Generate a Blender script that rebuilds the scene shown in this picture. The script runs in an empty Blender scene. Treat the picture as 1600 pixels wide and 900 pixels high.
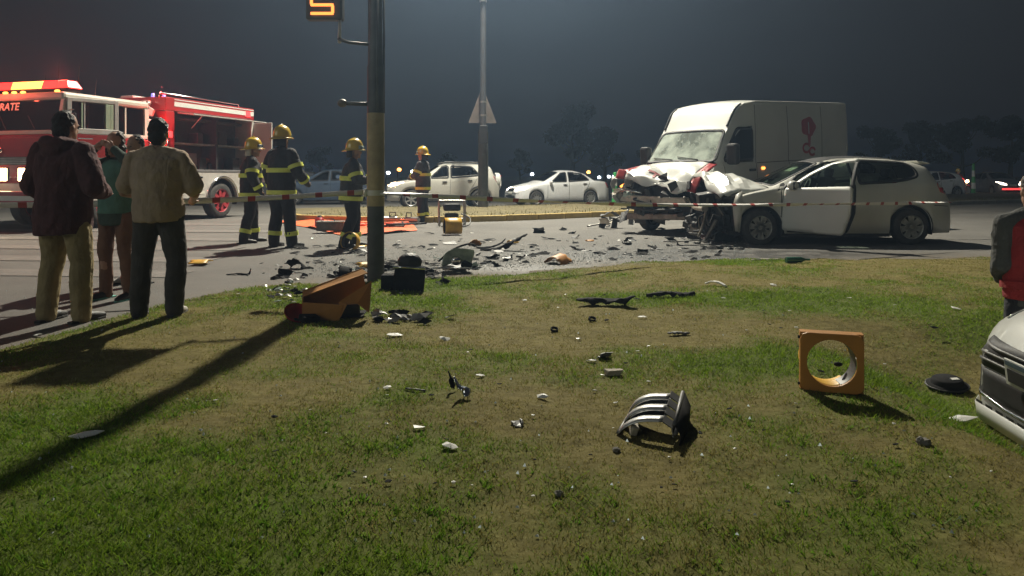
import bpy, bmesh, math, random
import numpy as np
from mathutils import Vector, Matrix, Euler
from mathutils.bvhtree import BVHTree
from mathutils.geometry import delaunay_2d_cdt
random.seed(7); RNG = np.random.default_rng(7)
PI = math.pi
scene = bpy.context.scene
C = scene.collection

# ---------------------------------------------------------------- camera, sky, light, exposure
FPX, HORIZON, EYE = 1150.0, 276.0, 1.17
cam_d = bpy.data.cameras.new('camera'); cam = bpy.data.objects.new('camera', cam_d); C.objects.link(cam)
cam.location = (0, 0, EYE); cam.rotation_euler = (PI/2, 0, 0)
cam_d.sensor_width = 36.0; cam_d.lens = 36.0*FPX/1600.0
cam_d.shift_y = -(450.0-HORIZON)/1600.0
cam_d.clip_start = 0.05; cam_d.clip_end = 3000
scene.camera = cam

world = bpy.data.worlds.new('World'); scene.world = world; world.use_nodes = True
wn = world.node_tree; wn.nodes.clear()
w_out = wn.nodes.new('ShaderNodeOutputWorld'); w_bg = wn.nodes.new('ShaderNodeBackground')
w_tc = wn.nodes.new('ShaderNodeTexCoord'); w_sep = wn.nodes.new('ShaderNodeSeparateXYZ')
w_rmp = wn.nodes.new('ShaderNodeValToRGB')
wn.links.new(w_tc.outputs['Generated'], w_sep.inputs[0]); wn.links.new(w_sep.outputs['Z'], w_rmp.inputs[0])
w_rmp.color_ramp.elements[0].position = 0.0; w_rmp.color_ramp.elements[0].color = (0.0120, 0.0112, 0.0115, 1)
w_rmp.color_ramp.elements[1].position = 0.5; w_rmp.color_ramp.elements[1].color = (0.0128, 0.0132, 0.0156, 1)
wn.links.new(w_rmp.outputs[0], w_bg.inputs[0]); w_bg.inputs[1].default_value = 1.0
wn.links.new(w_bg.outputs[0], w_out.inputs[0])

# low soft light from the town behind the camera (the only sun lamp, turned down for night)
sun_d = bpy.data.lights.new('night_fill', 'SUN'); sun_d.energy = 0.36; sun_d.angle = math.radians(25)
sun_d.color = (0.96, 1.0, 0.90)
sun = bpy.data.objects.new('night_fill', sun_d); C.objects.link(sun)
sun.rotation_euler = (math.radians(70), 0, math.radians(-52))

LAMP_POS = (-0.55, 23.5, 15.6)
LAMP_POWER = 42000.0
scene.view_settings.view_transform = 'Standard'; scene.view_settings.look = 'None'
scene.view_settings.exposure = 0.0; scene.view_settings.gamma = 1.0
scene.view_settings.use_curve_mapping = False
scene.cycles.use_denoising = True
scene.cycles.max_bounces = 6; scene.cycles.transparent_max_bounces = 12
scene.cycles.volume_bounces = 0
scene.cycles.sample_clamp_indirect = 3.0
scene.cycles.caustics_reflective = False; scene.cycles.caustics_refractive = False

def gd(py): return FPX*EYE/(py-HORIZON)             # how far the ground is that shows at a photo row
def at(px, py, z=0.0):
    """point of the ground (or of the plane at height z) that shows at photo pixel px, py"""
    d = FPX*(EYE-z)/(py-HORIZON)
    return Vector(((px-800)/FPX*d, d, z))
def gx(px, d): return (px-800)/FPX*d
def gz(py, d): return EYE-(py-HORIZON)/FPX*d

# ---------------------------------------------------------------- materials
M = {}
def _nt(name):
    m = bpy.data.materials.new(name); m.use_nodes = True
    nt = m.node_tree; b = nt.nodes['Principled BSDF']
    return m, nt, b
def mat(name, col, rough=0.5, metal=0.0, var=0.15, scale=8.0, bump=0.0, bscale=60.0, spec=0.5, coat=0.0, dirt=None, dirt_amt=0.3, emit=None, es=1.0, folds=0.0):
    """principled material: base colour varied by noise, optional fine relief, optional dirt blotches"""
    m, nt, b = _nt(name); N = nt.nodes.new; L = nt.links.new
    tc = N('ShaderNodeTexCoord')
    nz = N('ShaderNodeTexNoise'); nz.inputs['Scale'].default_value = scale; nz.inputs['Detail'].default_value = 6
    L(tc.outputs['Object'], nz.inputs['Vector'])
    r = N('ShaderNodeValToRGB')
    r.color_ramp.elements[0].position = 0.3; r.color_ramp.elements[1].position = 0.7
    r.color_ramp.elements[0].color = (*[max(0, c*(1-var)) for c in col], 1)
    r.color_ramp.elements[1].color = (*[min(1, c*(1+var*0.7)) for c in col], 1)
    L(nz.outputs['Fac'], r.inputs[0]); src = r.outputs[0]
    if dirt is not None:
        n2 = N('ShaderNodeTexNoise'); n2.inputs['Scale'].default_value = scale*0.35; n2.inputs['Detail'].default_value = 9; n2.inputs['Roughness'].default_value = 0.7
        L(tc.outputs['Object'], n2.inputs['Vector'])
        r2 = N('ShaderNodeValToRGB'); r2.color_ramp.elements[0].position = 0.46; r2.color_ramp.elements[1].position = 0.75
        r2.color_ramp.elements[0].color = (0, 0, 0, 1); r2.color_ramp.elements[1].color = (dirt_amt,)*3+(1,)
        L(n2.outputs['Fac'], r2.inputs[0])
        mx = N('ShaderNodeMixRGB'); mx.inputs[2].default_value = (*dirt, 1)
        L(r2.outputs[0], mx.inputs[0]); L(src, mx.inputs[1]); src = mx.outputs[0]
    L(src, b.inputs['Base Color'])
    b.inputs['Roughness'].default_value = rough; b.inputs['Metallic'].default_value = metal
    b.inputs['Specular IOR Level'].default_value = spec; b.inputs['Coat Weight'].default_value = coat
    b.inputs['Coat Roughness'].default_value = 0.06
    if bump:
        n3 = N('ShaderNodeTexNoise'); n3.inputs['Scale'].default_value = bscale; n3.inputs['Detail'].default_value = 5
        L(tc.outputs['Object'], n3.inputs['Vector'])
        bp = N('ShaderNodeBump'); bp.inputs['Strength'].default_value = bump; bp.inputs['Distance'].default_value = 0.02
        L(n3.outputs['Fac'], bp.inputs['Height']); L(bp.outputs[0], b.inputs['Normal'])
    if folds:
        mp = N('ShaderNodeMapping'); mp.inputs['Scale'].default_value = (1.0, 1.0, 0.45); mp.inputs['Rotation'].default_value = (0.3, 0.25, 0.0); L(tc.outputs['Object'], mp.inputs['Vector'])
        n4 = N('ShaderNodeTexNoise'); n4.inputs['Scale'].default_value = 8.0; n4.inputs['Detail'].default_value = 3; n4.inputs['Distortion'].default_value = 1.8; L(mp.outputs[0], n4.inputs['Vector'])
        b4 = N('ShaderNodeBump'); b4.inputs['Strength'].default_value = folds; b4.inputs['Distance'].default_value = 0.06; L(n4.outputs['Fac'], b4.inputs['Height'])
        if bump: L(b4.outputs[0], bp.inputs['Normal'])
        else: L(b4.outputs[0], b.inputs['Normal'])
    if emit:
        b.inputs['Emission Color'].default_value = (*emit, 1); b.inputs['Emission Strength'].default_value = es
    M[name] = m; return m
def glass(name, tint, refl=1.0):
    m = bpy.data.materials.new(name); m.use_nodes = True; nt = m.node_tree; nt.nodes.clear(); N = nt.nodes.new; L = nt.links.new
    o = N('ShaderNodeOutputMaterial'); mix = N('ShaderNodeMixShader'); t = N('ShaderNodeBsdfTransparent'); g = N('ShaderNodeBsdfGlossy'); f = N('ShaderNodeFresnel')
    mu = N('ShaderNodeMath'); mu.operation = 'MULTIPLY_ADD'; mu.inputs[1].default_value = refl; mu.inputs[2].default_value = 0.02
    t.inputs[0].default_value = (*tint, 1); g.inputs['Roughness'].default_value = 0.06; f.inputs[0].default_value = 1.5
    nz = N('ShaderNodeTexNoise'); nz.inputs['Scale'].default_value = 3; bp = N('ShaderNodeBump'); bp.inputs['Strength'].default_value = 0.04
    L(nz.outputs['Fac'], bp.inputs['Height']); L(bp.outputs[0], g.inputs['Normal'])
    L(f.outputs[0], mu.inputs[0]); L(mu.outputs[0], mix.inputs[0]); L(t.outputs[0], mix.inputs[1]); L(g.outputs[0], mix.inputs[2]); L(mix.outputs[0], o.inputs[0])
    M[name] = m; return m

mat('paint_white', (0.52, 0.53, 0.50), 0.36, 0, 0.04, 2, coat=0.6, dirt=(0.30, 0.27, 0.22), dirt_amt=0.28)
mat('paint_pearl', (0.44, 0.44, 0.40), 0.36, 0, 0.04, 2, coat=0.5, dirt=(0.25, 0.22, 0.18), dirt_amt=0.3)
mat('scrap_black', (0.016, 0.016, 0.017), 0.85, 0, 0.4, 12, spec=0.12)
mat('paint_bright', (0.70, 0.72, 0.73), 0.34, 0, 0.04, 2, coat=0.5, dirt=(0.3, 0.28, 0.25), dirt_amt=0.2)
mat('paint_silver', (0.50, 0.50, 0.455), 0.38, 0.1, 0.04, 2, coat=0.5, dirt=(0.25, 0.22, 0.18), dirt_amt=0.3)
mat('paint_red', (0.30, 0.014, 0.016), 0.35, 0, 0.1, 3, coat=0.5, dirt=(0.12, 0.04, 0.03), dirt_amt=0.4)
mat('paint_blue', (0.05, 0.08, 0.13), 0.4, 0, 0.1, 3, coat=0.5)
mat('paint_grey', (0.11, 0.11, 0.12), 0.4, 0, 0.1, 3, coat=0.4)
mat('paint_cream', (0.50, 0.47, 0.40), 0.4, 0, 0.06, 3, coat=0.3, dirt=(0.2, 0.17, 0.13), dirt_amt=0.4)
mat('logo_red', (0.30, 0.025, 0.035), 0.5, 0, 0.2, 5)
mat('plastic_black', (0.020, 0.020, 0.021), 0.62, 0, 0.3, 12, spec=0.3, bump=0.1, bscale=200)
mat('plastic_grey', (0.10, 0.10, 0.10), 0.5, 0, 0.3, 12)
mat('rubber', (0.028, 0.027, 0.026), 0.8, 0, 0.3, 20, bump=0.2, bscale=80, dirt=(0.10, 0.085, 0.07), dirt_amt=0.5)
mat('alloy', (0.45, 0.45, 0.44), 0.38, 0.55, 0.15, 10, dirt=(0.08, 0.07, 0.06), dirt_amt=0.5)
mat('alloy_dim', (0.34, 0.34, 0.31), 0.5, 0.4, 0.2, 10, dirt=(0.07, 0.06, 0.05), dirt_amt=0.6)
mat('steel', (0.35, 0.34, 0.32), 0.42, 0.7, 0.25, 8, dirt=(0.10, 0.08, 0.06), dirt_amt=0.5)
mat('chrome', (0.70, 0.70, 0.70), 0.14, 1.0, 0.05, 6)
mat('aluminium', (0.52, 0.51, 0.48), 0.4, 0.3, 0.1, 6, dirt=(0.2, 0.18, 0.15), dirt_amt=0.4)
mat('engine_dark', (0.018, 0.018, 0.019), 0.55, 0.1, 0.5, 14, bump=0.4, bscale=30)
mat('engine_metal', (0.22, 0.20, 0.17), 0.5, 0.5, 0.4, 12, bump=0.3, bscale=30, dirt=(0.05, 0.035, 0.025), dirt_amt=0.7)
mat('beam_pale', (0.50, 0.46, 0.38), 0.6, 0.0, 0.2, 12, dirt=(0.12, 0.10, 0.07), dirt_amt=0.6)
mat('seat_fabric', (0.05, 0.05, 0.052), 0.9, 0, 0.2, 20)
mat('seat_pale', (0.30, 0.31, 0.26), 0.9, 0, 0.2, 20)
mat('yellow_plastic', (0.62, 0.36, 0.04), 0.45, 0, 0.12, 6, dirt=(0.20, 0.12, 0.04), dirt_amt=0.5)
mat('orange_wood', (0.46, 0.20, 0.035), 0.5, 0, 0.18, 5, dirt=(0.15, 0.08, 0.03), dirt_amt=0.5)
mat('lens_red', (0.35, 0.02, 0.02), 0.25, 0, 0.2, 8)
mat('plastic_white', (0.72, 0.72, 0.68), 0.4, 0, 0.06, 10, dirt=(0.3, 0.26, 0.2), dirt_amt=0.4)
mat('plastic_clear', (0.42, 0.52, 0.47), 0.12, 0.1, 0.3, 14, coat=1.0)
mat('tarp_orange', (0.72, 0.13, 0.04), 0.55, 0, 0.25, 6, bump=0.3, bscale=9)
mat('green_plastic', (0.05, 0.36, 0.10), 0.45, 0, 0.15, 6)
mat('green_glass', (0.03, 0.12, 0.07), 0.2, 0, 0.3, 6, coat=1.0)
mat('stone', (0.17, 0.16, 0.14), 0.9, 0, 0.4, 9, bump=0.5, bscale=20)
mat('concrete_pale', (0.36, 0.32, 0.26), 0.85, 0, 0.25, 5, bump=0.3, bscale=30)
mat('pole_dark', (0.075, 0.080, 0.078), 0.55, 0.1, 0.3, 6, bump=0.15, bscale=40, dirt=(0.09, 0.08, 0.06), dirt_amt=0.5)
mat('pole_yellow', (0.42, 0.34, 0.17), 0.6, 0, 0.25, 5, bump=0.15, bscale=40, dirt=(0.12, 0.09, 0.05), dirt_amt=0.7)
mat('pole_grey', (0.030, 0.032, 0.036), 0.5, 0.2, 0.2, 4, dirt=(0.1, 0.08, 0.06), dirt_amt=0.4)
mat('sign_back', (0.20, 0.17, 0.155), 0.6, 0.1, 0.2, 4)
mat('skin', (0.40, 0.23, 0.16), 0.55, 0, 0.12, 12)
mat('hair_dark', (0.012, 0.009, 0.008), 0.6, 0, 0.5, 60, bump=0.6, bscale=120)
mat('hair_brown', (0.05, 0.026, 0.016), 0.55, 0, 0.5, 60, bump=0.6, bscale=120)
mat('cloth_maroon', (0.085, 0.030, 0.032), 0.9, 0, 0.25, 9, bump=0.25, bscale=45, folds=0.30)
mat('cloth_slate', (0.060, 0.062, 0.066), 0.9, 0, 0.25, 9, bump=0.25, bscale=45, folds=0.30)
mat('cloth_khaki', (0.33, 0.26, 0.13), 0.9, 0, 0.2, 9, bump=0.25, bscale=45, folds=0.30)
mat('cloth_olive', (0.42, 0.32, 0.235), 0.95, 0, 0.15, 9, bump=0.2, bscale=60, folds=0.30)
mat('cloth_charcoal', (0.065, 0.060, 0.055), 0.95, 0, 0.25, 9, bump=0.2, bscale=60, folds=0.30)
mat('cloth_teal', (0.09, 0.21, 0.17), 0.95, 0, 0.2, 9, bump=0.2, bscale=60, folds=0.30)
mat('cloth_green', (0.045, 0.075, 0.058), 0.95, 0, 0.2, 9, bump=0.2, bscale=60, folds=0.30)
mat('cloth_rust', (0.17, 0.09, 0.055), 0.95, 0, 0.2, 9, bump=0.2, bscale=60, folds=0.30)
mat('cloth_red', (0.28, 0.018, 0.02), 0.8, 0, 0.2, 9, bump=0.2, bscale=60, folds=0.30)
mat('cloth_grey', (0.065, 0.068, 0.066), 0.95, 0, 0.2, 9, bump=0.2, bscale=60, folds=0.30)
mat('cloth_navy', (0.018, 0.020, 0.028), 0.9, 0, 0.25, 9, bump=0.3, bscale=60, folds=0.30)
mat('turnout_black', (0.020, 0.019, 0.022), 0.85, 0, 0.4, 7, bump=0.35, bscale=50, folds=0.30)
mat('turnout_faded', (0.05, 0.05, 0.055), 0.85, 0, 0.4, 7, bump=0.35, bscale=50, folds=0.30)
mat('hi_vis', (0.72, 0.78, 0.12), 0.5, 0, 0.15, 9, emit=None)
mat('silver_tape', (0.62, 0.62, 0.55), 0.4, 0.1, 0.1, 9)
mat('helmet_yellow', (0.62, 0.42, 0.03), 0.3, 0, 0.1, 5, coat=0.6, dirt=(0.2, 0.12, 0.03), dirt_amt=0.4)
mat('shoe_dark', (0.02, 0.018, 0.017), 0.6, 0, 0.3, 12)
mat('shoe_pale', (0.45, 0.42, 0.38), 0.7, 0, 0.2, 12)
mat('shoe_teal', (0.14, 0.42, 0.36), 0.7, 0, 0.2, 12)
mat('bark', (0.02, 0.017, 0.014), 0.9, 0, 0.4, 4, bump=0.5, bscale=20)
mat('leaf', (0.016, 0.020, 0.012), 0.7, 0, 0.5, 0.6)
mat('head_on', (1, 1, 1), 0.3, emit=(1.0, 0.66, 0.34), es=24.0)
mat('head_white', (1, 1, 1), 0.3, emit=(1.0, 0.86, 0.66), es=9.0)
mat('head_off', (0.5, 0.52, 0.5), 0.12, 0.3, 0.2, 10, coat=1.0)
mat('beacon_red', (0.6, 0.02, 0.02), 0.3, emit=(1.0, 0.02, 0.015), es=5.0)
mat('beacon_amber', (0.8, 0.3, 0.05), 0.3, emit=(1.0, 0.36, 0.06), es=5.0)
mat('beacon_blue', (0.1, 0.15, 0.8), 0.3, emit=(0.25, 0.35, 1.0), es=1.0)
mat('tail_on', (0.6, 0.02, 0.02), 0.3, emit=(1.0, 0.03, 0.03), es=5.0)
mat('tail_off', (0.30, 0.015, 0.02), 0.2, 0, 0.1, 8, coat=1.0)
mat('amber_on', (0.8, 0.3, 0.05), 0.3, emit=(1.0, 0.30, 0.05), es=5.0)
mat('far_amber', (0.8, 0.3, 0.05), 0.3, emit=(1.0, 0.33, 0.06), es=14.0)
mat('far_white', (1, 1, 1), 0.3, emit=(0.85, 0.93, 1.0), es=14.0)
mat('digit_on', (0.9, 0.3, 0.05), 0.3, emit=(1.0, 0.27, 0.05), es=2.4)
mat('lamp_on', (1, 1, 1), 0.3, emit=(1.0, 0.92, 0.78), es=30.0)
mat('plate', (0.45, 0.46, 0.42), 0.4, 0, 0.1, 10, dirt=(0.05, 0.05, 0.05), dirt_amt=0.5)
mat('lettering', (0.62, 0.60, 0.55), 0.5, 0, 0.1, 10)
def painted_sheen_glass(name):  # glass with pale blotches and crack lines painted in place of bright reflections
    m = bpy.data.materials.new(name); m.use_nodes = True; nt = m.node_tree; nt.nodes.clear(); N = nt.nodes.new; L = nt.links.new
    o = N('ShaderNodeOutputMaterial'); t = N('ShaderNodeBsdfTransparent'); g = N('ShaderNodeBsdfGlossy'); d = N('ShaderNodeBsdfDiffuse'); f = N('ShaderNodeFresnel'); m1 = N('ShaderNodeMixShader'); m2 = N('ShaderNodeMixShader')
    t.inputs[0].default_value = (.70, .82, .74, 1); d.inputs[0].default_value = (.58, .66, .58, 1); g.inputs['Roughness'].default_value = .10; f.inputs[0].default_value = 1.5
    tc = N('ShaderNodeTexCoord'); v = N('ShaderNodeTexVoronoi'); v.feature = 'DISTANCE_TO_EDGE'; v.inputs['Scale'].default_value = 5.0; nz = N('ShaderNodeTexNoise'); nz.inputs['Scale'].default_value = 2.2; nz.inputs['Detail'].default_value = 8; L(tc.outputs['Object'], nz.inputs['Vector']); L(nz.outputs['Color'], v.inputs['Vector'])
    r = N('ShaderNodeValToRGB'); r.color_ramp.elements[0].position = 0.0; r.color_ramp.elements[0].color = (.75, .75, .75, 1); r.color_ramp.elements[1].position = .035; r.color_ramp.elements[1].color = (0, 0, 0, 1); L(v.outputs['Distance'], r.inputs[0])
    r2 = N('ShaderNodeValToRGB'); r2.color_ramp.elements[0].position = .40; r2.color_ramp.elements[0].color = (.22, .22, .22, 1); r2.color_ramp.elements[1].position = .60; r2.color_ramp.elements[1].color = (.66, .66, .66, 1); L(nz.outputs['Fac'], r2.inputs[0])
    mx = N('ShaderNodeMath'); mx.operation = 'MAXIMUM'; L(r.outputs[0], mx.inputs[0]); L(r2.outputs[0], mx.inputs[1]); bp = N('ShaderNodeBump'); bp.inputs['Strength'].default_value = .25; L(nz.outputs['Fac'], bp.inputs['Height']); L(bp.outputs[0], g.inputs['Normal'])
    L(mx.outputs[0], m1.inputs[0]); L(t.outputs[0], m1.inputs[1]); L(d.outputs[0], m1.inputs[2]); L(f.outputs[0], m2.inputs[0]); L(m1.outputs[0], m2.inputs[1]); L(g.outputs[0], m2.inputs[2]); L(m2.outputs[0], o.inputs[0]); M[name] = m
painted_sheen_glass('glass_painted_sheen')
glass('glass', (0.62, 0.72, 0.66)); glass('glass_dark', (0.10, 0.11, 0.12)); glass('glass_green', (0.62, 0.78, 0.66), 1.0)

# ---------------------------------------------------------------- objects
def tag(o, label=None, cat=None, group=None, kind=None):
    if label: o['label'] = label
    if cat: o['category'] = cat
    if group: o['group'] = group
    if kind: o['kind'] = kind
    return o
def thing(name, label, cat, loc=(0, 0, 0), rotz=0.0, group=None):
    o = bpy.data.objects.new(name, None); C.objects.link(o); o.empty_display_size = 0.2
    o.location = loc; o.rotation_euler = (0, 0, rotz)
    return tag(o, label, cat, group)
def copy_tree(o, parent=None):
    c = o.copy(); C.objects.link(c); c.parent = parent
    for ch in o.children: copy_tree(ch, c)
    return c
def meshobj(name, verts, faces, material, parent=None, smooth=False, bevel=0.0, loc=None, rot=None, auto=None):
    me = bpy.data.meshes.new(name); me.from_pydata([tuple(v) for v in verts], [], faces); me.update()
    if smooth: me.polygons.foreach_set('use_smooth', [True]*len(me.polygons))
    o = bpy.data.objects.new(name, me); C.objects.link(o)
    if isinstance(material, str): material = M[material]
    me.materials.append(material)
    if parent is not None: o.parent = parent
    if loc is not None: o.location = loc
    if rot is not None: o.rotation_euler = rot
    if bevel:
        md = o.modifiers.new('b', 'BEVEL'); md.width = bevel; md.segments = 2; md.limit_method = 'ANGLE'; md.angle_limit = 0.7
    if auto:
        me.set_sharp_from_angle(angle=auto)
    return o
def frame_of(d):
    d = Vector(d).normalized(); a = Vector((0, 0, 1)) if abs(d.z) < 0.9 else Vector((1, 0, 0))
    u = d.cross(a).normalized(); return u, d.cross(u).normalized()
class MB:
    def __init__(s): s.v = []; s.f = []
    def add(s, verts, faces):
        n = len(s.v); s.v += [Vector(p) for p in verts]; s.f += [tuple(i+n for i in f) for f in faces]; return s
    def box(s, c, size, rot=None):
        hx, hy, hz = [q/2 for q in size]
        p = [Vector((x, y, z)) for x in (-hx, hx) for y in (-hy, hy) for z in (-hz, hz)]
        if rot is not None:
            R = Euler(rot).to_matrix(); p = [R @ q for q in p]
        c = Vector(c); return s.add([q+c for q in p], [(0, 1, 3, 2), (4, 6, 7, 5), (0, 4, 5, 1), (2, 3, 7, 6), (0, 2, 6, 4), (1, 5, 7, 3)])
    def bb(s, x0, x1, y0, y1, z0, z1): return s.box(((x0+x1)/2, (y0+y1)/2, (z0+z1)/2), (x1-x0, y1-y0, z1-z0))
    def tube(s, pts, radii, n=10, caps=True, flat=1.0):
        pts = [Vector(p) for p in pts]
        if not hasattr(radii, '__len__'): radii = [radii]*len(pts)
        rings = []; u0 = None
        for i, p in enumerate(pts):
            d = (pts[min(i+1, len(pts)-1)]-pts[max(i-1, 0)])
            if d.length < 1e-9: d = Vector((0, 0, 1))
            d.normalize()
            if u0 is None: u, w = frame_of(d)
            else:
                u = (u0-d*u0.dot(d)); u = u.normalized() if u.length > 1e-6 else frame_of(d)[0]; w = d.cross(u)
            u0 = u
            rings.append([p+(u*math.cos(a)+w*math.sin(a)*flat)*radii[i] for a in [2*PI*k/n for k in range(n)]])
        n0 = len(s.v)
        for r in rings: s.v += r
        for i in range(len(pts)-1):
            for k in range(n):
                a = n0+i*n+k; b = n0+i*n+(k+1) % n; s.f.append((a, b, b+n, a+n))
        if caps:
            s.f.append(tuple(n0+k for k in reversed(range(n)))); s.f.append(tuple(n0+(len(pts)-1)*n+k for k in range(n)))
        return s
    def lathe(s, prof, n=24, axis='z', c=(0, 0, 0), close=False):
        """prof: list of (radius, height) turned about an axis"""
        n0 = len(s.v); c = Vector(c)
        for r, h in prof:
            for k in range(n):
                a = 2*PI*k/n; x, y = r*math.cos(a), r*math.sin(a)
                p = {'z': (x, y, h), 'y': (x, h, y), 'x': (h, x, y)}[axis]; s.v.append(c+Vector(p))
        m = len(prof)
        for i in range(m if close else m-1):
            for k in range(n):
                a = n0+i*n+k; b = n0+i*n+(k+1) % n; j = ((i+1) % m-i)*n; s.f.append((a, b, b+j, a+j))
        return s
    def prism(s, poly, h0, h1, axes='xz'):
        """polygon in a coordinate plane, pulled along the third axis"""
        def P(a, b, h): return {'xz': (a, h, b), 'yz': (h, a, b), 'xy': (a, b, h)}[axes]
        n = len(poly); return s.add([P(a, b, h0) for a, b in poly]+[P(a, b, h1) for a, b in poly],
            [tuple(range(n)), tuple(range(2*n-1, n-1, -1))]+[(i, n+i, n+(i+1) % n, (i+1) % n) for i in range(n)])
    def grid(s, P):
        """P: rows of points"""
        r, c = len(P), len(P[0]); n0 = len(s.v)
        for row in P: s.v += [Vector(p) for p in row]
        for i in range(r-1):
            for j in range(c-1): s.f.append((n0+i*c+j, n0+i*c+j+1, n0+(i+1)*c+j+1, n0+(i+1)*c+j))
        return s
    def ell(s, c, r, n=12, m=8, rot=None):
        c = Vector(c); R = Euler(rot).to_matrix() if rot else None; n0 = len(s.v)
        for i in range(1, m):
            t = PI*i/m
            for k in range(n):
                a = 2*PI*k/n; p = Vector((r[0]*math.sin(t)*math.cos(a), r[1]*math.sin(t)*math.sin(a), r[2]*math.cos(t)))
                s.v.append(c+(R @ p if R else p))
        top = Vector((0, 0, r[2])); s.v.append(c+(R @ top if R else top)); s.v.append(c-(R @ top if R else top)); a = len(s.v)-2
        for i in range(m-2):
            for k in range(n): s.f.append((n0+i*n+k, n0+(i+1)*n+k, n0+(i+1)*n+(k+1) % n, n0+i*n+(k+1) % n))
        for k in range(n):
            s.f.append((a, n0+k, n0+(k+1) % n)); s.f.append((a+1, n0+(m-2)*n+(k+1) % n, n0+(m-2)*n+k))
        return s
    def xf(s, mtx): s.v = [mtx @ p for p in s.v]; return s
    def build(s, name, material, parent=None, smooth=False, bevel=0.0, loc=None, rot=None, auto=None):
        return meshobj(name, s.v, s.f, material, parent, smooth, bevel, loc, rot, auto)
def solid(o, t, offset=0.0):
    md = o.modifiers.new('s', 'SOLIDIFY'); md.thickness = t; md.offset = offset; return o
def sub(o, n=1):
    md = o.modifiers.new('sub', 'SUBSURF'); md.levels = n; md.render_levels = n; return o
def spline(pts, n):
    """Catmull-Rom through points"""
    pts = [Vector(p) for p in pts]; q = [2*pts[0]-pts[1]]+pts+[2*pts[-1]-pts[-2]]; out = []
    for i in range(1, len(q)-2):
        for k in range(n):
            t = k/n; p0, p1, p2, p3 = q[i-1:i+3]
            out.append(0.5*((2*p1)+(p2-p0)*t+(2*p0-5*p1+4*p2-p3)*t*t+(3*p1-p0-3*p2+p3)*t**3))
    return out+[pts[-1]]
def vnoise(x, y, seed=0):
    """smooth 2-D value noise, numpy arrays in, 0..1 out"""
    x = np.asarray(x, float); y = np.asarray(y, float); xi = np.floor(x); yi = np.floor(y); fx = x-xi; fy = y-yi
    fx = fx*fx*(3-2*fx); fy = fy*fy*(3-2*fy)
    def h(a, b):
        s_ = np.sin(a*127.1+b*311.7+seed*74.7)*43758.5453; return s_-np.floor(s_)
    return (h(xi, yi)*(1-fx)+h(xi+1, yi)*fx)*(1-fy)+(h(xi, yi+1)*(1-fx)+h(xi+1, yi+1)*fx)*fy
def fbm(x, y, seed=0, o=4):
    a, t, w = 0, 0, 1.0
    for i in range(o): a = a+w*vnoise(x*2**i, y*2**i, seed+i); t += w; w *= 0.5
    return a/t
# ---------------------------------------------------------------- the setting
EDGE_X = [-60, -25, -8, -5.2, -3.48, -3.04, -2.6, -1.43, 0.82, 2.7, 6.96, 12, 60]
EDGE_Y = [-4, 0.5, 2.6, 3.7, 5.0, 6.95, 7.85, 8.25, 9.45, 10.35, 10.75, 11.2, 13]
def lawn_edge(x): return np.interp(x, EDGE_X, EDGE_Y)
def lawn_z(x, y):
    x = np.asarray(x, float); y = np.asarray(y, float)
    e = lawn_edge(x)+(fbm(x*1.7+3, y*1.7, 5, 4)-0.5)*0.9
    d = np.clip((e-y)/0.55, -1, 1)
    t = np.where(d > 0, d, 0); t = t*t*(3-2*t)
    z = 0.055*t+(fbm(x*0.55, y*0.55, 11, 3)-0.5)*0.10*t+(fbm(x*4, y*4, 21, 3)-0.5)*0.03*t
    dip = np.clip((x-1.85)/0.8, 0, 1)*np.clip((6.2-y)/1.6, 0, 1); dip = dip*dip*(3-2*dip)
    return np.where(d > 0, z, 0.03*d)-0.004-0.25*dip
def LZ(x, y): return max(0.0, float(lawn_z(x, y))) if y > 6.3 or x < 1.85 else float(lawn_z(x, y))
def gp(px, py):
    z = 0.0
    for _ in range(6):
        p = at(px, py, z); z = LZ(p.x, p.y)
    return at(px, py, z)
def green_amt(x, y):
    x = np.asarray(x, float); y = np.asarray(y, float)
    n = fbm(x*0.9+7, y*0.9+2, 31, 4)*0.65+fbm(x*3.3, y*3.3, 41, 3)*0.35
    g = (n-0.5)*3.8+0.40
    g = g+0.75*np.clip((3.9-y)/1.2, 0, 1)*np.clip((1.2-x)/2.5, 0.25, 1)
    for cx, cy, sx, sy, a in ((-0.45, 7.7, 0.8, 0.40, 1.1), (0.9, 6.9, 0.6, 0.30, 0.6), (2.4, 6.6, 1.0, 0.35, 0.5), (3.6, 6.1, 0.9, 0.3, 0.4), (2.1, 3.35, 0.9, 0.25, 0.6),
                              (-0.5, 5.4, 1.6, 0.8, -0.5), (1.3, 5.1, 1.0, 0.6, -0.4), (3.0, 7.6, 2.0, 0.6, -0.3), (-2.2, 5.0, 0.8, 0.7, -0.25)):
        g = g+a*np.exp(-((x-cx)/sx)**2-((y-cy)/sy)**2)
    return np.clip(g, 0, 1)
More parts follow.
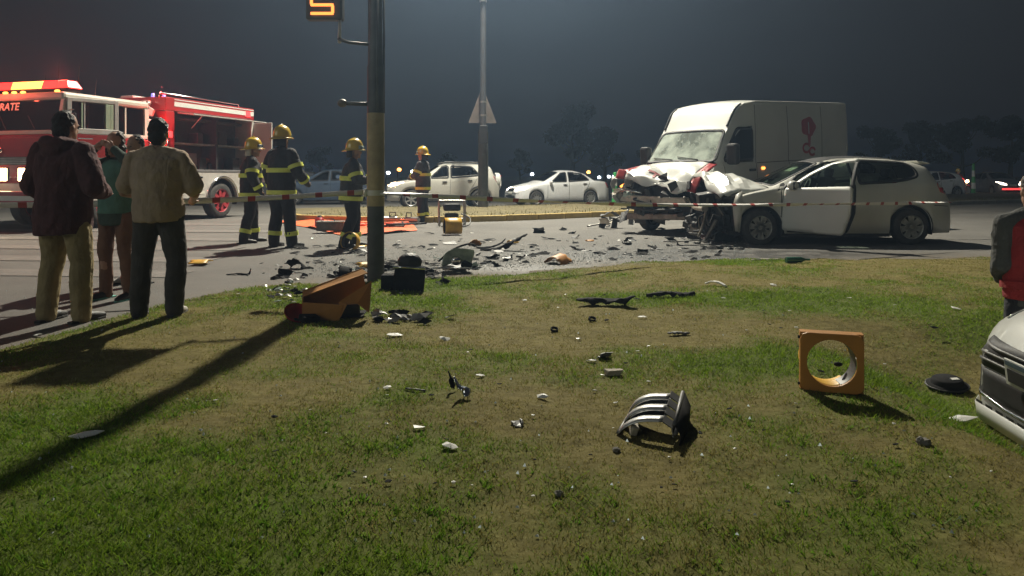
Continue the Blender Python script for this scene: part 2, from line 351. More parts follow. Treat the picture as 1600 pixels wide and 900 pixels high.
def field_sheet(name, xs, ys, zf, material, attrs=()):
    X, Y = np.meshgrid(xs, ys); Z = zf(X, Y); nx, ny = len(xs), len(ys)
    v = np.stack([X, Y, Z], -1).reshape(-1, 3)
    i = np.arange((nx-1)*(ny-1)); r = i//(nx-1); c = i % (nx-1); a = r*nx+c
    f = np.stack([a, a+1, a+nx+1, a+nx], 1)
    me = bpy.data.meshes.new(name); me.vertices.add(len(v)); me.vertices.foreach_set('co', v.ravel())
    me.loops.add(f.size); me.loops.foreach_set('vertex_index', f.ravel().astype(np.int32))
    me.polygons.add(len(f)); me.polygons.foreach_set('loop_start', np.arange(0, f.size, 4, dtype=np.int32))
    me.update(calc_edges=True); me.polygons.foreach_set('use_smooth', np.ones(len(f), bool))
    for an, fn in attrs:
        at_ = me.attributes.new(an, 'FLOAT', 'POINT'); at_.data.foreach_set('value', np.asarray(fn(X, Y), np.float32).ravel())
    o = bpy.data.objects.new(name, me); C.objects.link(o); me.materials.append(material); o['kind'] = 'structure'; return o

def nodes_mat(name):
    m, nt, b = _nt(name); M[name] = m; return m, nt, b, nt.nodes.new, nt.links.new
# lawn soil
m, nt, b, N, L = nodes_mat('lawn_soil')
tc = N('ShaderNodeTexCoord'); nz = N('ShaderNodeTexNoise'); nz.inputs['Scale'].default_value = 9; nz.inputs['Detail'].default_value = 9; nz.inputs['Roughness'].default_value = 0.75
L(tc.outputs['Object'], nz.inputs['Vector'])
rd = N('ShaderNodeValToRGB'); e = rd.color_ramp.elements; e[0].position = 0.3; e[0].color = (0.085, 0.070, 0.022, 1); e[1].position = 0.72; e[1].color = (0.195, 0.165, 0.058, 1)
rg = N('ShaderNodeValToRGB'); e = rg.color_ramp.elements; e[0].position = 0.3; e[0].color = (0.050, 0.070, 0.009, 1); e[1].position = 0.72; e[1].color = (0.11, 0.145, 0.024, 1)
L(nz.outputs['Fac'], rd.inputs[0]); L(nz.outputs['Fac'], rg.inputs[0])
ga = N('ShaderNodeAttribute'); ga.attribute_name = 'green'; mx = N('ShaderNodeMixRGB'); L(ga.outputs['Fac'], mx.inputs[0]); L(rd.outputs[0], mx.inputs[1]); L(rg.outputs[0], mx.inputs[2])
bare = N('ShaderNodeAttribute'); bare.attribute_name = 'bare'; mx2 = N('ShaderNodeMixRGB'); L(bare.outputs['Fac'], mx2.inputs[0]); L(mx.outputs[0], mx2.inputs[1])
rs = N('ShaderNodeValToRGB'); e = rs.color_ramp.elements; e[0].position = 0.35; e[0].color = (0.075, 0.062, 0.045, 1); e[1].position = 0.7; e[1].color = (0.17, 0.145, 0.11, 1); L(nz.outputs['Fac'], rs.inputs[0]); L(rs.outputs[0], mx2.inputs[2])
L(mx2.outputs[0], b.inputs['Base Color']); b.inputs['Roughness'].default_value = 0.95; b.inputs['Specular IOR Level'].default_value = 0.15
n2 = N('ShaderNodeTexNoise'); n2.inputs['Scale'].default_value = 14; n2.inputs['Detail'].default_value = 6; L(tc.outputs['Object'], n2.inputs['Vector'])
bp = N('ShaderNodeBump'); bp.inputs['Strength'].default_value = 0.6; bp.inputs['Distance'].default_value = 0.03; L(n2.outputs['Fac'], bp.inputs['Height']); L(bp.outputs[0], b.inputs['Normal'])
def bare_amt(x, y):
    d = lawn_edge(x)-y
    return np.clip(1.15-d/0.55+(fbm(x*2.5, y*2.5, 51, 3)-0.5)*1.6, 0, 1)
xs = np.concatenate([np.linspace(-60, -9, 18)[:-1], np.arange(-9, 10, 0.065), np.linspace(10, 60, 18)])
ys = np.concatenate([np.linspace(-14, 0.5, 14)[:-1], np.arange(0.5, 13.2, 0.065)])
field_sheet('lawn', xs, ys, lawn_z, M['lawn_soil'], (('green', green_amt), ('bare', bare_amt)))

# grass blades
m, nt, b, N, L = nodes_mat('grass_blade')
ca = N('ShaderNodeAttribute'); ca.attribute_name = 'tint'; L(ca.outputs['Color'], b.inputs['Base Color'])
b.inputs['Roughness'].default_value = 0.6; b.inputs['Specular IOR Level'].default_value = 0.15
tr = N('ShaderNodeBsdfTranslucent'); L(ca.outputs['Color'], tr.inputs[0]); ms = N('ShaderNodeMixShader'); ms.inputs[0].default_value = 0.5
L(b.outputs[0], ms.inputs[1]); L(tr.outputs[0], ms.inputs[2]); L(ms.outputs[0], nt.nodes['Material Output'].inputs['Surface'])
def blades(n, x, y, z, h, w, g, lean=0.6):
    a = RNG.uniform(0, 2*PI, n); la = RNG.uniform(0, 2*PI, n); ln = h*lean*RNG.uniform(0.2, 1.3, n)
    dx, dy = np.cos(a)*w/2, np.sin(a)*w/2
    p0 = np.stack([x-dx, y-dy, z-0.006], 1); p1 = np.stack([x+dx, y+dy, z-0.006], 1); p2 = np.stack([x+np.cos(la)*ln, y+np.sin(la)*ln, z+h], 1)
    v = np.stack([p0, p1, p2], 1).reshape(-1, 3)
    dry = np.array([0.220, 0.195, 0.058]); gr = np.array([0.112, 0.205, 0.013]); gr2 = np.array([0.195, 0.278, 0.024])
    t = RNG.uniform(0, 1, (n, 1)); gg = (RNG.uniform(0, 1, n) < g).astype(float)[:, None]
    c = (dry*(0.75+0.55*t))*(1-gg)+(gr*(1-t)+gr2*t)*gg*(0.7+0.5*RNG.uniform(0, 1, (n, 1)))
    return v, np.repeat(np.concatenate([c, np.ones((n, 1))], 1), 3, 0)
V, COL = [], []
for y0, y1, dens in ((1.7, 2.6, 12500), (2.6, 3.6, 9500), (3.6, 5.0, 6500), (5.0, 7.0, 4800), (7.0, 11.3, 3200)):
    hw = 0.74*y1+1.0; n = int(dens*(y1-y0)*2*hw)
    x = RNG.uniform(-hw, hw, n); y = RNG.uniform(y0, y1, n)
    keep = np.abs(x) < 0.74*y+1.0; x, y = x[keep], y[keep]
    g = green_amt(x, y); br = bare_amt(x, y)
    cl = fbm(x*6, y*6, 61, 2)
    keep = (RNG.uniform(0, 1, len(x)) < (0.68+0.32*g)*(0.40+1.05*cl)) & (br < RNG.uniform(0.25, 0.9, len(x))) & ((lawn_z(x, y) > 0.01) | (lawn_edge(x)-y > 1)); x, y, g, cl = x[keep], y[keep], g[keep], cl[keep]
    n = len(x); h = (0.007+0.010*g)*RNG.uniform(0.4, 1.9, n)*(0.6+0.8*cl); w = 0.0028+0.0010*y
    v, c = blades(n, x, y, lawn_z(x, y), h, w, np.clip(g*1.05+0.06, 0, 1), 1.7); V.append(v); COL.append(c)
# broadleaf weeds near the camera
def weeds(n):
    x = RNG.uniform(-3, 3, n); y = RNG.uniform(1.8, 3.6, n); g = green_amt(x, y); k = g > RNG.uniform(0.3, 1, n); x, y = x[k], y[k]
    n = len(x); m_ = 7; x = np.repeat(x, m_)+RNG.normal(0, .012, n*m_); y = np.repeat(y, m_)+RNG.normal(0, .012, n*m_)
    v, c = blades(n*m_, x, y, lawn_z(x, y), RNG.uniform(0.008, 0.026, n*m_), 0.010, np.ones(n*m_), 1.3)
    c[:, :3] = c[:, :3]*np.array([0.8, 1.0, 1.2]); return v, c
v, c = weeds(2600); V.append(v); COL.append(c)
# sparse dry grass on the median is added with it
def median_top(x, y):
    e = np.interp(x, MED_NX, MED_NY); f_ = np.interp(x, MED_FX, MED_FY); return (y > e+0.25) & (y < f_-0.1) & (x > -5.6)
MED_NX = [-7.0, -6.4, -5.6, -3.2, 0, 2.8, 18, 23, 60]; MED_NY = [22.5, 20.6, 19.7, 18.6, 19.6, 21.6, 30.4, 33.2, 54]
MED_FX = [-7.0, -6.4, -5.6, -1.3, 1.5, 18, 60]; MED_FY = [23.2, 24.8, 25.4, 26.0, 28.0, 42.0, 76]
x = RNG.uniform(-6, 26, 26000); y = RNG.uniform(18.5, 46, 26000); k = median_top(x, y); x, y = x[k], y[k]
v, c = blades(len(x), x, y, np.full(len(x), 0.13), RNG.uniform(0.03, 0.09, len(x)), 0.03, np.full(len(x), 0.12), 0.8); c[:, :3] *= 0.6; V.append(v); COL.append(c)
V = np.concatenate(V); COL = np.concatenate(COL)
me = bpy.data.meshes.new('grass'); nv = len(V); me.vertices.add(nv); me.vertices.foreach_set('co', V.ravel())
me.loops.add(nv); me.loops.foreach_set('vertex_index', np.arange(nv, dtype=np.int32)); me.polygons.add(nv//3); me.polygons.foreach_set('loop_start', np.arange(0, nv, 3, dtype=np.int32))
me.update(calc_edges=True); ca = me.color_attributes.new('tint', 'FLOAT_COLOR', 'POINT'); ca.data.foreach_set('color', COL.astype(np.float32).ravel())
me.materials.append(M['grass_blade']); grass = bpy.data.objects.new('grass', me); C.objects.link(grass)
tag(grass, 'short patchy green and dry grass blades of the verge', 'grass', kind='stuff')
print('grass tris', nv//3)

# road
m, nt, b, N, L = nodes_mat('asphalt')
tc = N('ShaderNodeTexCoord')
def noise(sc, det=6, ro=0.6):
    q = N('ShaderNodeTexNoise'); q.inputs['Scale'].default_value = sc; q.inputs['Detail'].default_value = det; q.inputs['Roughness'].default_value = ro; L(tc.outputs['Object'], q.inputs['Vector']); return q
def ramp(src, p0, c0, p1, c1):
    q = N('ShaderNodeValToRGB'); e = q.color_ramp.elements; e[0].position = p0; e[0].color = (*c0, 1); e[1].position = p1; e[1].color = (*c1, 1); L(src, q.inputs[0]); return q
def mixc(fac, a, b_):
    q = N('ShaderNodeMixRGB'); L(fac, q.inputs[0]); L(a, q.inputs[1])
    if isinstance(b_, tuple): q.inputs[2].default_value = (*b_, 1)
    else: L(b_, q.inputs[2])
    return q
big = ramp(noise(0.5, 8, 0.7).outputs['Fac'], 0.3, (0.095, 0.092, 0.086), 0.7, (0.155, 0.148, 0.136))
fine = ramp(noise(140, 3).outputs['Fac'], 0.3, (0.5, 0.5, 0.5), 0.7, (1.25, 1.25, 1.25))
mu = N('ShaderNodeMixRGB'); mu.blend_type = 'MULTIPLY'; mu.inputs[0].default_value = 0.8; L(big.outputs[0], mu.inputs[1]); L(fine.outputs[0], mu.inputs[2])
da = N('ShaderNodeAttribute'); da.attribute_name = 'dirt'; dn = noise(6, 8, 0.75)
dm = N('ShaderNodeMath'); dm.operation = 'MULTIPLY'; L(da.outputs['Fac'], dm.inputs[0]); dr = ramp(dn.outputs['Fac'], 0.35, (0, 0, 0), 0.6, (1, 1, 1)); L(dr.outputs[0], dm.inputs[1])
c1 = mixc(dm.outputs[0], mu.outputs[0], (0.13, 0.108, 0.078))
wa = N('ShaderNodeAttribute'); wa.attribute_name = 'wet'; wm = N('ShaderNodeMath'); wm.operation = 'MULTIPLY'; L(wa.outputs['Fac'], wm.inputs[0]); wr = ramp(noise(2.2, 9, 0.75).outputs['Fac'], 0.33, (0, 0, 0), 0.50, (1, 1, 1)); L(wr.outputs[0], wm.inputs[1])
c2 = mixc(wm.outputs[0], c1.outputs[0], (0.030, 0.028, 0.025)); L(c2.outputs[0], b.inputs['Base Color'])
ro = N('ShaderNodeMath'); ro.operation = 'MULTIPLY_ADD'; ro.inputs[1].default_value = -0.42; ro.inputs[2].default_value = 0.85; L(wm.outputs[0], ro.inputs[0]); L(ro.outputs[0], b.inputs['Roughness'])
b.inputs['Specular IOR Level'].default_value = 0.35
bp = N('ShaderNodeBump'); bp.inputs['Strength'].default_value = 0.5; bp.inputs['Distance'].default_value = 0.012; L(noise(90, 4).outputs['Fac'], bp.inputs['Height']); L(bp.outputs[0], b.inputs['Normal'])
def dirt_amt(x, y):
    d = y-lawn_edge(x); return np.clip(1.0-np.abs(d)/0.9, 0, 1)+0.5*np.exp(-((x-1.5)/3)**2-((y-10.2)/1.0)**2)
def wet_amt(x, y):
    return np.clip(1.5*np.exp(-((x-2.4)/2.3)**2-((y-11.0)/1.0)**2)+0.9*np.exp(-((x-0.3)/1.0)**2-((y-9.4)/0.5)**2)+0.6*np.exp(-((x-4.2)/2)**2-((y-11.2)/.6)**2), 0, 1)
xs = np.concatenate([np.linspace(-90, -9, 12)[:-1], np.arange(-9, 12, 0.14), np.linspace(12, 110, 12)])
ys = np.concatenate([np.linspace(-6, 3, 8)[:-1], np.arange(3, 20, 0.14), np.linspace(20, 95, 12)])
field_sheet('road', xs, ys, lambda X, Y: (vnoise(X*0.4, Y*0.4, 3)-0.5)*0.006-0.6*np.clip((lawn_edge(X)-Y-1.0)/1.5, 0, 1), M['asphalt'], (('dirt', dirt_amt), ('wet', wet_amt)))
mat('far_ground', (0.06, 0.058, 0.035), 0.95, 0, 0.4, 0.3, bump=0.5, bscale=2)
g = MB().add([(-900, -300, -0.75), (900, -300, -0.75), (900, 1500, -0.75), (-900, 1500, -0.75)], [(0, 1, 2, 3)]).build('ground', 'far_ground'); tag(g, kind='structure')

# worn road paint
m, nt, b, N, L = nodes_mat('road_paint')
tc = N('ShaderNodeTexCoord'); wear = ramp(noise(5, 10, 0.8).outputs['Fac'], 0.40, (0.105, 0.10, 0.093), 0.75, (0.185, 0.175, 0.158)); L(wear.outputs[0], b.inputs['Base Color']); b.inputs['Roughness'].default_value = 0.8
for i, y in enumerate((8.8, 10.3, 11.9, 13.6, 15.6, 17.8)):
    x1 = -3.95-0.16*(y-8.75); sk = 0.02*i
    o = MB().add([(-17, y-0.30+1.0, 0.008), (x1, y-0.30, 0.008), (x1+0.05, y+0.30, 0.008), (-17, y+0.30+1.0, 0.008)], [(0, 1, 2, 3)]).build('crossing_stripe', 'road_paint'); tag(o, kind='structure')
for (a, bq, w) in (((6.6, 13.5), (45, 17.5), 0.12), ((9.5, 21.0), (60, 49.5), 0.14), ((-40, 32.5), (4, 34.0), 0.12)):
    a, bq = Vector((*a, 0.008)), Vector((*bq, 0.008)); d = (bq-a).normalized(); q = Vector((-d.y, d.x, 0))*w/2
    o = MB().add([a-q, bq-q, bq+q, a+q], [(0, 1, 2, 3)]).build('lane_line', 'road_paint'); tag(o, kind='structure')

# median with its yellow kerb
mat('dry_turf', (0.105, 0.088, 0.042), 0.95, 0, 0.35, 2.5, bump=0.8, bscale=14)
near = spline([(a, c_, 0) for a, c_ in zip(MED_NX, MED_NY)], 8); far = spline([(a, c_, 0) for a, c_ in zip(MED_FX, MED_FY)], 8)
top = MB(); nn = 56
def resamp(p, n):
    s = [0]
    for i in range(1, len(p)): s.append(s[-1]+(p[i]-p[i-1]).length)
    return [Vector((np.interp(t, s, [q.x for q in p]), np.interp(t, s, [q.y for q in p]), np.interp(t, s, [q.z for q in p]))) for t in np.linspace(0, s[-1], n)]
near, far = resamp(near, nn), resamp(far, nn)
rows = []
for t in np.linspace(0, 1, 7):
    rows.append([near[i].lerp(far[i], t)+Vector((0, 0, 0.125+0.05*math.sin(PI*t))) for i in range(nn)])
top.grid(rows); o = top.build('median_verge', 'dry_turf', smooth=True); tag(o, kind='structure')
mat('kerb_yellow', (0.36, 0.26, 0.08), 0.75, 0, 0.25, 3, bump=0.3, bscale=25, dirt=(0.16, 0.12, 0.07), dirt_amt=0.85)
mat('kerb_grey', (0.25, 0.235, 0.20), 0.85, 0, 0.25, 3, bump=0.3, bscale=25)
kerb = thing('median_kerb', 'worn yellow painted concrete kerb along the median', 'kerb')
kerb['kind'] = 'structure'
fine_near = resamp(near, 400); seg = 0
acc = 0; start = 0
for i in range(1, 400):
    acc += (fine_near[i]-fine_near[i-1]).length
    if acc >= 0.98 or i == 399:
        a, b2 = fine_near[start], fine_near[i]; d = (b2-a).normalized(); q = Vector((d.y, -d.x, 0)); g_ = 0.006
        mid = (a+b2)/2; ln = (b2-a).length-2*g_
        o = MB().box((0, 0, 0), (ln, 0.16, 0.21)).build('kerb_stone', 'kerb_yellow' if mid.x < 9 else 'kerb_grey', kerb, bevel=0.02, loc=mid+q*0.06+Vector((0, 0, 0.055+0.008*random.uniform(-1, 1))), rot=(0, 0, math.atan2(d.y, d.x)))
        start, acc = i, 0
ff = MB(); ff.grid([[p+Vector((0, 0, -0.05)) for p in far], [p+Vector((0, 0, 0.126)) for p in far]]); o = ff.build('median_far_edge', 'kerb_grey'); tag(o, kind='structure')

# land beyond the far road
rows = []
xsb = np.linspace(-400, 400, 60)
for t, zz in ((0, 0.02), (0.05, 0.35), (0.25, 0.6), (1, 1.2)):
    rows.append([(x_, 78+max(0, x_*0.35)+t*420, zz+0.3*math.sin(x_*0.13)) for x_ in xsb])
o = MB().grid(rows).build('far_verge', 'far_ground', smooth=True); tag(o, kind='structure')

# ---------------------------------------------------------------- street lamp on the median
def street_lamp():
    base = at(755, 325, 0.12); head = Vector(LAMP_POS)
    t = thing('street_lamp', 'tall grey street lamp on the median behind the barrier tape', 'street lamp', base)
    rel = head-base
    MB().tube([(0, 0, 0), (0, 0, 2.6), (0, 0, 2.75), (0, 0, 6.9), (0, 0, 7.0), (0, 0, 14.4)], [0.155, 0.15, 0.10, 0.095, 0.075, 0.06], 16).build('pole', 'pole_grey', t, smooth=True, auto=0.5)
    MB().tube([(0, 0, 0.0), (0, 0, 2.55)], [0.175, 0.168], 16).build('base_sleeve', 'pole_dark', t, smooth=True, auto=0.5)
    MB().tube([(0, 0, 6.9), (0, 0, 7.08)], 0.12, 16).build('joint_collar', 'steel', t, smooth=True, auto=0.5)
    arm = spline([(0, 0, 14.3), (rel.x*0.25, rel.y*0.25, 15.3-base.z), (rel.x*0.9, rel.y*0.9, rel.z+0.12)], 6)
    MB().tube(arm, 0.04, 10).build('arm', 'pole_grey', t, smooth=True)
    d = Vector((rel.x, rel.y, 0)).normalized(); ang = math.atan2(d.y, d.x)
    hd = MB().box((0, 0, 0.07), (0.75, 0.30, 0.10)).build('lamp_head', 'pole_grey', t, bevel=0.03, loc=rel+Vector((0, 0, 0.05)), rot=(0, 0, ang))
    MB().box((0, 0, 0.0), (0.5, 0.22, 0.02)).build('diffuser', 'lamp_on', hd)
    MB().bb(-0.12, 0.16, -0.28, -0.16, 2.15, 2.75).build('control_box', 'pole_grey', t, bevel=0.02)
    ld = bpy.data.lights.new('street_lamp_light', 'SPOT'); ld.energy = LAMP_POWER; ld.spot_size = math.radians(160); ld.spot_blend = 1.0; ld.shadow_soft_size = 0.16; ld.color = (1.0, 0.93, 0.76)
    lo = bpy.data.objects.new('street_lamp_light', ld); C.objects.link(lo); lo.location = head-Vector((0, 0, 0.05)); lo.rotation_euler = (math.radians(-30), 0, 0)
    # triangular sign seen from behind, strapped to the pole
    s = thing('triangle_sign', 'pale back of a triangular road sign strapped to the street lamp', 'road sign', base+Vector((0, 0, 2.8)), math.radians(12))
    MB().prism([(-0.48, 0.05), (0.48, 0.05), (0.44, 0.0), (0.0, 0.0), (-0.44, 0.0)][:2]+[(0.05, 1.18), (-0.05, 1.18)], 0.125, 0.15).build('panel', 'sign_back', s, bevel=0.004)
    for z in (0.3, 0.75): MB().lathe([(0.108, z-0.03), (0.122, z-0.03), (0.122, z+0.03), (0.108, z+0.03)], 16, close=True).build('strap', 'steel', s)
street_lamp()

# ---------------------------------------------------------------- signal pole with countdown display
def signal_pole():
    b_ = at(587, 441); b_.z = 0.0
    t = thing('signal_pole', 'dark steel signal pole with a worn yellow band standing in the verge', 'traffic signal', b_)
    s = b_.y/FPX
    zt = lambda py: gz(py, b_.y)
    r = 0.0925
    MB().tube([(0, 0, -0.1), (0, 0, zt(322))], [r+0.002, r], 28).build('pole_foot', 'pole_dark', t, smooth=True, auto=0.5)
    MB().tube([(0, 0, zt(322)), (0, 0, zt(177))], r+0.004, 28).build('yellow_band', 'pole_yellow', t, smooth=True, auto=0.5)
    MB().tube([(0, 0, zt(177)), (0, 0, zt(105)), (0, 0, zt(98)), (0, 0, zt(60)), (0, 0, 4.8)], [r, r, r*0.86, r*0.8, r*0.72], 28).build('upper_pole', 'pole_dark', t, smooth=True, auto=0.5)
    for ang in (0.15, 2.7, -1.2):
        MB().tube([(math.cos(ang)*r*0.97, math.sin(ang)*r*0.97, zt(177)), (math.cos(ang)*r*0.97, math.sin(ang)*r*0.97, 3.2)], 0.012, 8).build('cable', 'pole_dark', t, smooth=True)
    zb = zt(163)
    br = MB().tube([(-0.05, 0, zb), (-0.36, 0, zb+0.01)], [0.024, 0.020], 12).build('bracket', 'pole_dark', t, smooth=True)
    MB().ell((-0.37, 0, zb+0.012), (0.055, 0.05, 0.045), 14, 10).build('bracket_end', 'engine_metal', br, smooth=True)
    MB().tube([(-0.05, 0, zt(70)), (-0.30, 0.02, zt(66)), (-0.42, 0.02, zt(60))], 0.018, 10).build('display_arm', 'pole_dark', t, smooth=True)
    MB().tube([(-0.41, 0.04, zt(66)), (-0.41, 0.05, zt(28))], [0.020, 0.016], 10).build('arm_joint', 'aluminium', t, smooth=True)
    # countdown display: dark box, lit orange figure 5
    xa, xb = gx(480, b_.y)-b_.x, gx(533, b_.y)-b_.x
    cx = (xa+xb)/2; z1 = zt(22)
    d = MB().bb(xa-0.02, xb+0.01, 0.0, 0.14, zt(30), zt(22)+0.40).build('display_box', 'pole_dark', t, bevel=0.02)
    fy = -0.012; w = 0.235; x0 = gx(487, b_.y)-b_.x; x1 = x0+w; th = 0.030; hh = 0.235
    def seg(p, q):
        p, q = Vector(p), Vector(q); dd = (q-p).normalized()*0.006; MB().box(((p.x+q.x)/2, fy, (p.z+q.z)/2), (abs(q.x-p.x)+(th if abs(q.x-p.x) > 0.05 else 0)-0.012 if abs(q.x-p.x) > 0.05 else th, 0.02, abs(q.z-p.z)+(th if abs(q.z-p.z) > 0.05 else 0) if abs(q.z-p.z) > 0.05 else th)).build('digit_segment', 'digit_on', d, bevel=0.006)
    zA, zM, zT = zt(23)+0.012, zt(10)-0.01+0.03, 0
    zM = zA+0.095; zT = zM+0.16
    seg((x0, 0, zA), (x1, 0, zA)); seg((x1, 0, zA+th/2+0.004), (x1, 0, zM-th/2-0.004)); seg((x0, 0, zM), (x1-0.0, 0, zM)); seg((x0, 0, zM+th/2+0.004), (x0, 0, zT)); seg((x0, 0, zT+th), (x1, 0, zT+th))
signal_pole()

# ---------------------------------------------------------------- trees far behind
def leaf_crown(rad, n, seed, blobs):
    rg_ = np.random.default_rng(seed); c = []
    for (bx, by, bz, br) in blobs:
        k = int(n*br**2/sum(q[3]**2 for q in blobs)); d_ = rg_.normal(size=(k, 3)); d_ /= np.linalg.norm(d_, axis=1)[:, None]
        rr = br*rg_.uniform(0.55, 1.08, (k, 1)); c.append(np.array([bx, by, bz])+d_*rr*np.array([1, 1, 0.8]))
    c = np.concatenate(c); n = len(c); s = rad*rg_.uniform(0.6, 1.5, (n, 1)); a = rg_.normal(size=(n, 3)); b_ = rg_.normal(size=(n, 3))
    a /= np.linalg.norm(a, axis=1)[:, None]; b_ /= np.linalg.norm(b_, axis=1)[:, None]
    v = np.stack([c-a*s, c+b_*s*0.6, c+a*s, c-b_*s*0.6], 1).reshape(-1, 3)
    return v, [(i, i+1, i+2, i+3) for i in range(0, 4*n, 4)]
TREES = {}
def tree(kind, loc, scale, rotz, label, seed):
    if kind not in TREES:
        rr = random.Random(seed); blobs = []; tr = MB(); H_ = 5.2
        pts = spline([(0, 0, -0.3), (0.08, 0.05, 1.5), (-0.1, 0.1, 3.2), (0.05, -0.05, H_)], 4); tr.tube(pts, [0.26-0.22*i/(len(pts)-1) for i in range(len(pts))], 9)
        for k in range(11):
            a = rr.uniform(0, 2*PI); z0 = rr.uniform(1.6, 4.4); l = rr.uniform(1.1, 2.1)*(1.15-0.1*z0 if kind == 'wide' else 0.8)
            e_ = Vector((math.cos(a)*l, math.sin(a)*l, z0+rr.uniform(0.6, 1.6)))
            tr.tube(spline([(0, 0, z0), (e_.x*0.5, e_.y*0.5, z0+0.3), e_], 3), [0.09-0.07*i/6 for i in range(7)], 6); blobs.append((e_.x, e_.y, e_.z+0.2, rr.uniform(0.55, 1.0)))
        blobs += [(0, 0, H_+0.6, 0.9), (0.4, 0.2, H_-0.3, 0.9)]
        v, f = leaf_crown(0.13, 5200, seed, blobs); TREES[kind] = (tr, v, f, [])
    tr, v, f, cache = TREES[kind]
    t = thing('tree', label, 'tree', loc, rotz, 'dark trees beyond the far road'); t.scale = (scale,)*3
    if not cache:
        o1 = tr.build('trunk', 'bark', t, smooth=True); o2 = meshobj('crown', v, f, 'leaf', t); cache += [o1, o2]
    else:
        for o in cache:
            c_ = o.copy(); C.objects.link(c_); c_.parent = t
for kind, px, top_py, d, lab in (
    ('wide', 895, 166, 78, 'tallest broad dark tree rising above the white sedan'),
    ('slim', 945, 200, 84, 'lower dark tree just beside the tallest one'),
    ('wide', 812, 236, 90, 'low dark tree between the street lamp and white sedan'),
    ('wide', 1372, 200, 88, 'dark tree directly past the rear edge of the van'),
    ('slim', 1440, 190, 92, 'dark tree above the roof of the crashed hatchback tail'),
    ('wide', 1505, 186, 86, 'dark tree above the motorcycle rider'),
    ('slim', 1580, 182, 84, 'dark tree over the car with red front by the right edge'),
    ('wide', 1010, 238, 95, 'low dark tree left of the van windscreen'),
    ('slim', 700, 240, 98, 'low dark tree behind the roof of the white compact suv'),
    ('wide', 500, 232, 90, 'dark tree between the two firefighters near the pole')):
    h_ = gz(top_py, d); tree(kind, (gx(px, d), d, 0.2), h_/6.6, random.uniform(0, 6.28), lab, 3 if kind == 'wide' else 8)

# small far street lamps
def far_lamp(px, py, d, m_, label):
    z = gz(py, d); t = thing('distant_lamp', label, 'street lamp', (gx(px, d), d, 0), group='far street lamps along the horizon')
    MB().tube([(0, 0, 0), (0, 0, z+0.15), (0.25, 0, z+0.3)], [0.09, 0.06, 0.05], 8).build('pole', 'pole_grey', t)
    MB().ell((0.25, 0, z), (0.30, 0.30, 0.24), 10, 7).build('globe', m_, t, smooth=True)
for a in ((604, 270, 110, 'far_white', 'far white street lamp just right of the signal pole'), (621, 265, 105, 'far_amber', 'far amber street lamp above the white suv bonnet'),
          (642, 268, 110, 'far_white', 'far white street lamp beside the distant firefighter'), (829, 272, 120, 'far_white', 'far white street lamp above the sedan windscreen'),
          (917, 269, 115, 'far_amber', 'far amber street lamp above the sedan boot'), (934, 277, 130, 'far_white', 'far white street lamp directly behind the sedan boot'), (949, 276, 130, 'far_white', 'first of the close pair of far white lamps'), (957, 275.5, 132, 'far_white', 'second of the close pair of far white lamps'),
          (469, 272, 80, 'far_white', 'far white lamp beside the taller firefighter shoulder'), (480, 273, 82, 'far_white', 'far white lamp second from the taller firefighter'), (525, 276, 95, 'far_white', 'far white lamp at the elbow of the firefighter by the pole'), (1534, 272, 100, 'far_amber', 'far amber lamp beside the green and white delineator')):
    far_lamp(*a)
# ---------------------------------------------------------------- vehicles
def inside(poly, P):
    """even-odd test, P: n x 2"""
    x, y = P[:, 0], P[:, 1]; c = np.zeros(len(P), bool); n = len(poly)
    for i in range(n):
        (x0, y0), (x1, y1) = poly[i], poly[i-1]
        if y0 == y1: continue
        c ^= ((y0 > y) != (y1 > y)) & (x < (x1-x0)*(y-y0)/(y1-y0)+x0)
    return c
def densify(poly, res, closed=True):
    out = []; n = len(poly)
    for i in range(n if closed else n-1):
        a, b_ = Vector(poly[i]), Vector(poly[(i+1) % n]); k = max(1, int(math.ceil((b_-a).length/res)))
        out += [tuple(a.lerp(b_, t/k)) for t in range(k)]
    if not closed: out.append(tuple(poly[-1]))
    return out
def round_poly(poly, r, n=4):
    out = []; m_ = len(poly)
    for i in range(m_):
        p, a, b_ = Vector(poly[i]), Vector(poly[i-1]), Vector(poly[(i+1) % m_])
        da, db = (a-p), (b_-p); ra = min(r, da.length*0.45); rb = min(r, db.length*0.45); p0 = p+da.normalized()*ra; p1 = p+db.normalized()*rb
        for k in range(n+1):
            t = k/n; out.append(tuple((1-t)**2*p0+2*t*(1-t)*p+t*t*p1))
    return out
